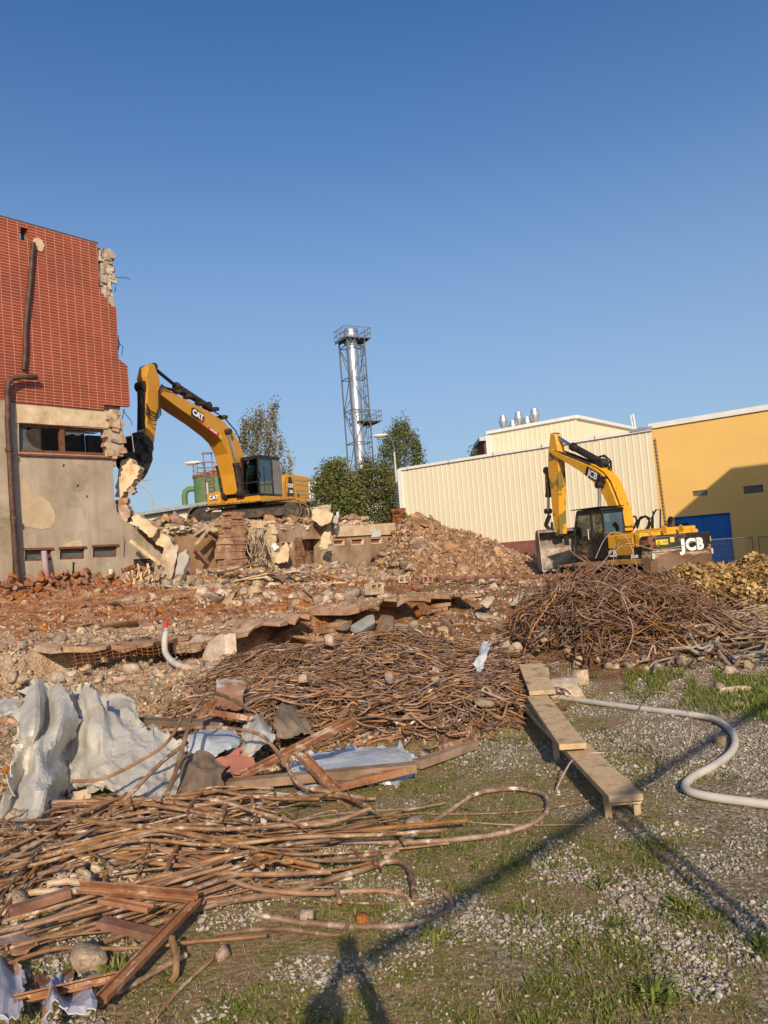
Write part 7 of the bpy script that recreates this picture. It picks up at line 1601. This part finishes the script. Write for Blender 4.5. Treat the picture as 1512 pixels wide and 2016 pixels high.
bar_px([(1233, 1487), (1240, 1440), (1256, 1398), (1284, 1364), (1318, 1368), (1346, 1388), (1362, 1425), (1356, 1468), (1330, 1506), (1292, 1538), (1262, 1552)], .006, 'thin rusty wire arching above the ground between plank and white hose', Y=[6.0, 5.9, 5.8, 5.6, 5.5, 5.3, 5.2, 5.1, 5.0, 4.9, 4.8], sides=5)
bar_px([(140, 1640), (150, 1652), (200, 1662), (262, 1668), (340, 1678), (420, 1700), (480, 1730), (520, 1755)], .014, 'rusty bar with upturned left end near the folded sheet', dz=.12)
bar_px([(96, 1790), (140, 1786), (172, 1790), (176, 1772), (160, 1764)], .015, 'pale hooked pipe end among the bars at left', dz=.12, mat=CHUNK); bar_px([(60, 1800), (160, 1796), (300, 1800)], .014, 'pale straight pipe among the bars at left', dz=.1, mat=CHUNK)
guides = [[(-40, 1652), (80, 1664), (200, 1660), (320, 1642), (450, 1650), (560, 1636)], [(-40, 1700), (100, 1688), (220, 1660), (330, 1640), (440, 1672), (560, 1700), (700, 1690), (820, 1664)],
          [(-40, 1765), (100, 1735), (220, 1700), (330, 1680), (480, 1690), (640, 1676), (790, 1664), (930, 1650)], [(-40, 1820), (100, 1770), (220, 1735), (360, 1712), (500, 1700), (640, 1672), (780, 1664)],
          [(-40, 1875), (100, 1840), (250, 1792), (400, 1745), (520, 1705), (640, 1690), (740, 1676)], [(-40, 1940), (60, 1890), (200, 1842), (330, 1800), (470, 1760), (560, 1720)],
          [(120, 1610), (230, 1608), (330, 1625), (430, 1648), (520, 1640), (600, 1610)], [(150, 1590), (260, 1600), (380, 1610), (480, 1640), (590, 1650), (700, 1626), (790, 1610)], [(-40, 1790), (60, 1720), (160, 1650), (250, 1600)],
          [(200, 1690), (330, 1712), (450, 1700), (600, 1725), (700, 1712), (780, 1720)], [(30, 1850), (90, 1770), (150, 1690), (190, 1640)], [(300, 1780), (330, 1700), (350, 1640), (380, 1600)], [(-30, 1740), (40, 1690), (120, 1640), (240, 1618), (330, 1590), (420, 1560)]]
r = random.Random(77)
for k in range(135):
    g = guides[k % 13] if k % 13 < 9 or r.random() < .5 else guides[r.randrange(9)]; ox = r.uniform(-60, 60); oy = r.gauss(0, 16); s = r.randrange(0, max(1, len(g) - 3)); e = r.randrange(s + 3, len(g) + 1) if s + 3 <= len(g) else len(g)
    slope = r.uniform(-.05, .05) if r.random() < .75 else r.uniform(-.25, .25); pts = [(x + ox, y + oy + slope * (x - g[0][0]) + r.uniform(-7, 7)) for x, y in g[s:e]]
    if len(pts) < 3 or max(p[0] for p in pts) > 960: continue
    pts = [(x, max(y, 1608 if x < 370 else 1585)) for x, y in pts]
    if r.random() < .25: a = pts[-1]; pts += [(a[0] + 16, a[1] + r.choice((-1, 1)) * 9), (a[0] + 24, a[1] + r.choice((-1, 1)) * 22)]
    z = r.uniform(.012, .13) * (1 - max(0, (sum(p[0] for p in pts) / len(pts) - 420)) / 800); dz = [max(.012, z + r.uniform(-.012, .012)) for _ in pts]
    rr_ = r.choice((.0035, .0045, .006, .008, .0095, .0115)); mx = sum(p[0] for p in pts) / len(pts); my = sum(p[1] for p in pts) / len(pts)
    lb = ('thin ' if rr_ < .006 else 'middling ' if rr_ < .01 else 'thick ') + ('orange-rusted' if k % 3 == 2 else 'grey-brown rusted') + ' bar in the foreground heap, ' + ('upper ' if my < 1690 else 'lower ') + ('left' if mx < 200 else 'middle' if mx < 450 else 'right') + ' part'
    bar_px(pts, rr_, lb, 'bars of the foreground heap', (BARM, BARM, BARM2)[k % 3], dz=dz, sm=5)
for k in range(60):                                  # thin ties and off-cuts
    x = r.uniform(-10, 560); y = r.uniform(1600, 1800); a = r.uniform(-.7, .7); L = r.uniform(14, 70); zc = r.uniform(.02, .14)
    pts = [(x + L * t * math.cos(a) + r.uniform(-4, 4), y + L * t * math.sin(a) * .8 + r.uniform(-4, 4)) for t in np.linspace(0, 1, 4)]
    bar_px(pts, r.uniform(.004, .008), 'short rusty off-cut between the foreground bars', 'off-cuts between the bars', BARM, dz=[zc + r.uniform(-.01, .01) for _ in pts], sides=5)
# debris under the bars
rg = np.random.default_rng(33)
P = pick(420, (-20, 1560, 520, 1860), rg, lambda x, y: 1 if y < 1860 - .25 * x else 0); n = len(P); s = rg.uniform(.02, .09, n); scatter('rubble', s2 + ch2, P + np.array([0, 0, .01]), np.stack([s * 1.4, s, s * .7], 1), CHUNK, rg, .6, 'pale rubble bits lying under the foreground bars', 'rubble')
for k in range(26):
    x = r.uniform(0, 520); y = r.uniform(1610, 1830 - x * .2); rock(x, y, r.uniform(14, 44), r.uniform(12, 30), None, (CHUNK, CONC, PINK)[k % 3], k, .0); tag(bpy.context.scene.objects[-1] if False else COL.objects[-1], 'pale rubble stone lying between the foreground bars', 'stone', 'stones between the foreground bars')

# ---------------------------------------------------------------- planks, hoses
PLK = M('sun_bleached_plank', [(.36, .24, .13), (.54, .38, .21), (.66, .5, .3)], 5, .85, .7, .008, bsc=26, dirt=(.22, .15, .09), dsc=5, dlo=.5, dhi=.66)
def plank_at(a, b, z0, z1, w, th, nm, mat, par=None):
    A_ = atz(*a, z0); B_ = atz(*b, z1); return MB().bar(A_, B_, w, th).build(nm, mat, par, bevel=.004), A_, B_
o = empty('plank_bench'); tag(o, 'long low bench made of one pale plank on short legs, right of the wire heap', 'bench')
b1, A_, B_ = plank_at((1233, 1572), (1012, 1352), .13, .16, .2, .04, 'plank', PLK, o); d_ = (B_ - A_).normalized(); sx_ = d_.cross(Vector((0, 0, 1))).normalized()
for t in (.1, 1.4, 2.7):
    for s in (-1, 1):
        c = A_ + d_ * t + sx_ * s * .085; MB().bar(Vector((c.x, c.y, Gz(c.x, c.y) - .02)), c + Vector((0, 0, -.02)), .03, .04).build('leg', WOOD, o)
MB().bar(A_ + d_ * .06 - sx_ * .1 - Vector((0, 0, .035)), A_ + d_ * .06 + sx_ * .1 - Vector((0, 0, .035)), .03, .03).build('cross_batten', WOOD, o)
p_, a1, b1_ = plank_at((1128, 1470), (1058, 1374), .2, .24, .19, .04, 'loose_plank', PLK); tag(p_, 'shorter pale plank lying on top of the bench plank', 'plank')
p_, a1, b1_ = plank_at((1068, 1364), (1044, 1310), .26, .34, .24, .04, 'loose_plank', PLK); tag(p_, 'pale plank end sticking up beyond the white hose', 'plank')
HOSE = M('white_hose', [(.33, .3, .26), (.46, .42, .37), (.54, .5, .45)], 3, .55, .15, .004, dirt=(.4, .33, .26), dsc=5, dlo=.58, dhi=.72)
bar_px([(980, 1345), (1030, 1362), (1080, 1375), (1150, 1386), (1250, 1400), (1340, 1411), (1400, 1421), (1434, 1440), (1448, 1466), (1438, 1492), (1405, 1517), (1368, 1537), (1350, 1554), (1358, 1568), (1395, 1578), (1450, 1586), (1530, 1596), (1640, 1606)], .027, 'thick white hose winding over the gravel at right', None, HOSE, dz=.03, name='hose', cat='hose', sides=14)
sp = empty('standpipe_hose', tuple(G(372, 1318))); tag(sp, 'upright white hose with red tip standing in front of the broken slab', 'hose')
bar_px([(327, 1241), (324, 1262), (326, 1285), (340, 1303), (360, 1313), (385, 1318), (420, 1318)], .045, None, None, HOSE, Y=[11.5, 11.45, 11.4, 11.2, 11.0, 10.8, 10.6], name='tube', parent=None, sides=12)
tb_ = COL.objects[-1]; tb_.parent = sp; tb_.matrix_parent_inverse = Matrix.Translation(-Vector(sp.location))
t2 = MB().cyl(at(327, 1242, 11.5), at(326, 1236, 11.5), .055, 12).build('coupling', GREYM, None); t2.parent = sp; t2.matrix_parent_inverse = Matrix.Translation(-Vector(sp.location))
t3 = MB().cyl(at(326, 1237, 11.5), at(328, 1220, 11.5), .035, 12, .025).build('red_tip', REDD, None); t3.parent = sp; t3.matrix_parent_inverse = Matrix.Translation(-Vector(sp.location))
for pts, lab in (([(1095, 1560), (1112, 1548), (1130, 1542), (1160, 1530), (1195, 1528)], 'frayed string tied over the bench plank'), ([(1160, 1540), (1158, 1556), (1165, 1575), (1180, 1578)], 'curved wire hanging off the side of the bench plank')):
    bar_px(pts, .006, lab, None, WIRE, dz=[.02, .08, .15, .16, .16][:len(pts)], name='string', cat='string', sides=5)

# ---------------------------------------------------------------- branches and dry leaves at right
rg = np.random.default_rng(44)
LDRY = leafmat('dry_leaf', [(.2, .11, .04), (.42, .26, .1), (.56, .39, .17), (.66, .51, .3)], .2)
n = 70000; X_ = rg.uniform(4.3, 11.2, n); Y_ = rg.uniform(12.6, 18.6, n); lm = leafm(X_, Y_); cl = vn(X_, Y_, 2.2, 91); ok = (rg.random(n) < lm * np.clip((cl - .15) * 2.4, .1, 1)); X_, Y_, lm, cl = X_[ok], Y_[ok], lm[ok], cl[ok]
Pz = np.stack([X_, Y_, H(X_, Y_, False) + rg.random(len(X_)) ** .8 * (.12 + .55 * vn(X_, Y_, 1.6, 90)) * lm + .02], 1); V, Fq = leaf_cloud(Pz, .075, 1.4)
tag(fast('dry_leaves', V, Fq, LDRY, rnd=np.repeat(np.clip(rg.normal(.3, .2, len(X_)) + (cl - .4) * .5, 0, 1), 4)), 'mass of dry yellow-brown leaves on cut branches in front of the blue door', 'dry leaves', None, 'stuff')
def st3(n):
    x = []
    while len(x) < n:
        a = rg.uniform(4.4, 11); b = rg.uniform(11.5, 18)
        if leafm(a, b) > .2 * rg.random(): x.append((a, b))
    x = np.array(x); return x[:, 0], x[:, 1]
P3 = strands(700, 14, .09, st3, lambda n: rg.normal(size=n) * .7 + np.pi * (rg.random(n) < .5), .16, rg, Hs, lambda n: rg.random(n) * .3, .02, .2)
V, Fq, q = tubes(P3, rg.uniform(.004, .01, 700)); TWIG = M('brown_twig', [(.14, .09, .055), (.28, .19, .12), (.42, .32, .22)], 5, .9, .2, .003, rnd=.5)
tag(fast('twigs', V, Fq, TWIG, rnd=q), 'brown twigs under the dry leaves at right', 'twigs', None, 'stuff')
def st4(n): return rg.uniform(4.6, 8.2, n), rg.uniform(9.6, 12.8, n)
P4 = strands(900, 12, .09, st4, lambda n: rg.normal(size=n) * .6 + np.pi * (rg.random(n) < .5), .14, rg, Hs, lambda n: rg.random(n) * .25 + .01, .02, .12)
V, Fq, q = tubes(P4, rg.uniform(.005, .014, 900)); tag(fast('twigs', V, Fq, TWIG, rnd=q), 'brown twigs and thin sticks between the grey branches at the right edge', 'twigs', None, 'stuff')
GBR = M('grey_branch', [(.13, .115, .1), (.25, .225, .2), (.36, .33, .29)], 4, .85, .4, .006, rnd=.3)
for i, (pts, rr, lab) in enumerate([([(1350, 1262), (1398, 1250), (1440, 1262), (1480, 1285), (1530, 1298)], .035, 'thick grey branch running down to the right edge'), ([(1352, 1262), (1392, 1250), (1420, 1242)], .02, 'short grey branch fork at the top of the branch pile'),
    ([(1345, 1268), (1398, 1252), (1420, 1290), (1455, 1322)], .03, 'grey branch bending down to the grass'), ([(1400, 1256), (1428, 1300), (1450, 1312)], .022, 'grey branch parallel to the bending one'), ([(1440, 1312), (1480, 1304), (1530, 1296)], .03, 'pale grey branch lying low at the right edge'), ([(1460, 1300), (1500, 1288), (1540, 1284)], .022, 'thin pale branch above the low one at the right edge'),
    ([(1400, 1228), (1440, 1232), (1470, 1222)], .035, 'whitish stump piece under the dry leaves'), ([(1290, 1338), (1296, 1318), (1325, 1310)], .03, 'dark bent metal leg at the lower right of the tall wire mound'), ([(1330, 1172), (1400, 1170), (1486, 1168)], .015, 'pale straight stick lying in the dry leaves'), ([(1280, 1215), (1330, 1255), (1370, 1290)], .02, 'brown stick sliding off the tall wire mound')]):
    bar_px(pts, rr * .48, lab, None, GBR if i != 9 else TWIG, dz=.07 + .02 * (i % 3), name='branch', cat='branch', sides=8)
r = random.Random(6)
for k in range(44):
    x = r.uniform(1260, 1540); y = r.uniform(1222, 1318); a = r.uniform(-.5, .7); L = r.uniform(30, 110)
    pts = [(x + L * t * math.cos(a) + r.uniform(-4, 4), y + L * t * math.sin(a) * .6 + r.uniform(-4, 4)) for t in np.linspace(0, 1, 4)]
    bar_px(pts, r.uniform(.008, .022), 'bare cut branch in the pile at the right edge', 'cut branches at the right edge', (GBR, TWIG)[k % 2], dz=[r.uniform(.03, .2) for _ in pts], name='branch', cat='branch', sides=6)

# ---------------------------------------------------------------- grass and weeds
GRS = leafmat('grass_blade', [(.09, .11, .025), (.16, .19, .04), (.23, .25, .07), (.36, .32, .14)], .3)
STR = leafmat('dry_grass', [(.2, .14, .07), (.34, .25, .14), (.5, .38, .23)], .1)
def blades(P, hd, ln, wd, lean, rg, mat, label, name, cat):
    """P (n,3) roots; each blade two quads, bent"""
    n = len(P); d = np.stack([np.cos(hd), np.sin(hd), np.zeros(n)], 1); s = np.stack([-np.sin(hd), np.cos(hd), np.zeros(n)], 1) * (wd / 2)[:, None]; z = np.array([0, 0, 1.0])
    m = P + d * (ln * np.sin(lean) * .5)[:, None] + z * (ln * np.cos(lean) * .6)[:, None]; t = P + d * (ln * np.sin(lean) * 1.05)[:, None] + z * (ln * np.cos(lean) * .85)[:, None]
    V = np.stack([P - s * .6, P + s * .6, m - s, m + s, t - s * .15, t + s * .15], 1).reshape(-1, 3); i = np.arange(n)[:, None] * 6
    Fq = np.concatenate([i + np.array([[0, 1, 3, 2]]), i + np.array([[2, 3, 5, 4]])]); q = np.repeat(np.clip(rg.normal(.45, .22, n), 0, 1), 6)
    return tag(fast(name, V, Fq, mat, rnd=q), label, cat, None, 'stuff')
def near_pts(n, y0, y1, k=1.5): n = int(n * 1.3); Y_ = y0 + (y1 - y0) * rg.random(n) ** k; return (rg.random(n) * 2 - 1) * (.6 * Y_ + 1.2), Y_
X_, Y_ = near_pts(19000, 2.3, 10.8); gd = .62 * fbm(X_, Y_, 1.1, 55) + .5 * vn(X_, Y_, 3.1, 56) - .03 * X_
k = (rg.random(len(X_)) < np.clip((gd - .49) * 4.5, .02, 1)) & (tang(X_, Y_) < .02) & ~((X_ < -.6) & (Y_ > 3.3) & (Y_ < 8)) ; X_, Y_ = X_[k], Y_[k]; nt_ = len(X_)
nb = 11; cx_ = np.repeat(X_, nb) + rg.normal(size=nt_ * nb) * .022; cy_ = np.repeat(Y_, nb) + rg.normal(size=nt_ * nb) * .022; n = len(cx_); sc_ = np.repeat(rg.uniform(.55, 1.3, nt_), nb)
blades(np.stack([cx_, cy_, H(cx_, cy_) - .003], 1), rg.uniform(0, 6.28, n), rg.uniform(.016, .042, n) * sc_, rg.uniform(.0035, .009, n) * sc_, rg.uniform(.5, 1.4, n), rg, GRS, 'low green weeds and grass tufts growing through the near gravel', 'grass', 'grass')
X_, Y_ = near_pts(60000, 2.3, 9, 1.4); gm_ = .13 * X_ + 2.2 * (vn(X_, Y_, .9, 3)) ; k = (X_ < 1.8 + rg.normal(size=len(X_)) * 1.0) & (tang(X_, Y_) < .02); X_, Y_ = X_[k], Y_[k]; n = len(X_)
blades(np.stack([X_, Y_, H(X_, Y_) - .002], 1), rg.uniform(0, 6.28, n), rg.uniform(.015, .05, n), rg.uniform(.0015, .003, n), rg.uniform(.7, 1.5, n), rg, STR, 'short dry grass and straw matted over the near soil', 'dry_grass', 'dry grass')
X_, Y_ = near_pts(70000, 2.3, 9, 1.4); k = (fbm(X_, Y_, .8, 57) > .42) & (X_ < 2.2 + rg.normal(size=len(X_)) * .9) & (tang(X_, Y_) < .02) & ~((X_ < -.6) & (Y_ > 3.3)); X_, Y_ = X_[k], Y_[k]; n = len(X_)
blades(np.stack([X_, Y_, H(X_, Y_) - .002], 1), rg.uniform(0, 6.28, n), rg.uniform(.012, .035, n), rg.uniform(.002, .004, n), rg.uniform(.2, 1.2, n), rg, GRS, 'fine short green grass between the weeds', 'grass', 'grass')
P = pick(5200, (1230, 1322, 1540, 1470), rg, lambda x, y: np.clip(1.5 - abs(y - 1352 - (x - 1400) * .18) / 40, 0, 1) * (vn(x, y, .03, 7) > .35)); n = len(P)
blades(P, rg.uniform(0, 6.28, n), rg.uniform(.03, .1, n), rg.uniform(.005, .011, n), rg.uniform(.1, 1.0, n), rg, GRS, 'bright green grass strip below the branch pile at right', 'grass', 'grass')
def weed(px, py, s, label):
    p = G(px, py); rr = np.random.default_rng(int(px)); n = 46; h_ = rr.uniform(0, 6.28, n); P = np.array(p)[None] + rr.normal(size=(n, 3)) * np.array([.03, .03, 0]) * s
    o = blades(P, h_, rr.uniform(.03, .085, n) * s, rr.uniform(.007, .014, n) * s, rr.uniform(.5, 1.4, n), rr, GRS, label, 'weed', 'weed'); del o['kind']; return o
weed(1185, 1745, .9, 'green weed tuft right of the plank bench shadow line')
for x, y, s, lab in ((598, 1590, .9, 'small bright green leafy weed below the flat beams'), (820, 1555, .7, 'green weed at the right end of the blue-grey sheet'), (232, 1915, 1.1, 'leafy green weed beside the white stone at lower left'), (1300, 1970, 1.3, 'dark green weed tuft in the gravel at the bottom right'), (1215, 1825, .9, 'green weed tuft in the middle of the gravel'), (1345, 1790, 1.0, 'weed tuft on the gravel near the diagonal shadow'), (1165, 1335, 1.0, 'small green weed at the foot of the tall wire mound'), (1500, 1870, 1.1, 'green weed patch at the right edge near the bottom'), (860, 1850, 1.1, 'broad green weed left of the gravel at the bottom')): weed(x, y, s, lab)

# ---------------------------------------------------------------- what casts the near shadows: the photographer and a steel frame
def sh(px, py, z): g = G(px, py); t = (z - g.z) / sun_dir.z; return g + sun_dir * t
fr_ = empty('metal_railing', (0, 0, 0)); tag(fr_, 'tall metal railing with twin posts just outside the view, casting the long crossing shadows', 'railing')
a = sh(722, 1888, 3.3); b_ = sh(1512, 1385, 3.3); d_ = (b_ - a).normalized(); MB().cyl(a, b_ + d_ * 2.2, .035, 10).build('top_rail', GREYM, fr_)
p = sh(1192, 1594, 3.3); 
for k, o_ in enumerate((0, .11)): q = p + d_ * o_; MB().cyl(Vector((q.x, q.y, -.1)), q, .026, 10).build('post', GREYM, fr_)
q = b_ + d_ * 2.1; MB().cyl(Vector((q.x, q.y, -.1)), q, .03, 10).build('post', GREYM, fr_)
v = [(-.12, -.42, .98), (-.12, -.43, 1.2), (-.11, -.43, 1.4), (-.09, -.42, 1.5), (-.07, -.4, 1.6), (-.06, -.39, 1.7)]; rad = [.15, .14, .15, .06, .085, .08]; e = [(0, 1), (1, 2), (2, 3), (3, 4), (4, 5)]
for s, hx in ((-1, -.055), (1, .055)):
    b = len(v); v += [(-.11 + .19 * s, -.42, 1.4), (-.08 + .3 * s, -.28, 1.2), (hx, -.06, 1.56)]; rad += [.065, .05, .034]; e += [(2, b), (b, b + 1), (b + 1, b + 2)]
    for j in range(5): v.append((hx - .02 * s * (j < 4), -.05 + (.0 if j < 4 else -.03), 1.585 + .02 * j * (j < 4))); rad.append(.009); e.append((b + 2, len(v) - 1))
    b = len(v); v += [(-.12 + .09 * s, -.42, .9), (-.12 + .12 * s, -.4, .5), (-.12 + .13 * s, -.42, .08), (-.12 + .14 * s, -.28, .04)]; rad += [.095, .065, .045, .045]; e += [(0, b), (b, b + 1), (b + 1, b + 2), (b + 2, b + 3)]
me = bpy.data.meshes.new('person'); me.from_pydata(v, e, []); o = link('person', me); sk = o.modifiers.new('skin', 'SKIN'); sk.use_smooth_shade = True
for i, rr in enumerate(rad): me.skin_vertices[0].data[i].radius = (rr, rr)
me.skin_vertices[0].data[0].use_root = True; sb = o.modifiers.new('sub', 'SUBSURF'); sb.levels = 1; sb.render_levels = 2; me.materials.append(SEAT)
tag(o, 'person standing behind the view with both arms raised to a phone, seen only as shadow', 'person')
tag(MB().b2((-.04, -.045, 1.575), (.04, -.035, 1.73)).build('phone', BLACKP, None, bevel=.004), 'dark phone held up by the photographer, seen only as the tip of the shadow', 'phone')

for o_ in COL.objects:
    if o_.parent is None and o_.get('label') and not o_.get('kind'): o_['kind'] = 'thing'
print('OBJECTS', len(bpy.data.objects), 'verts', sum(len(m.vertices) for m in bpy.data.meshes))
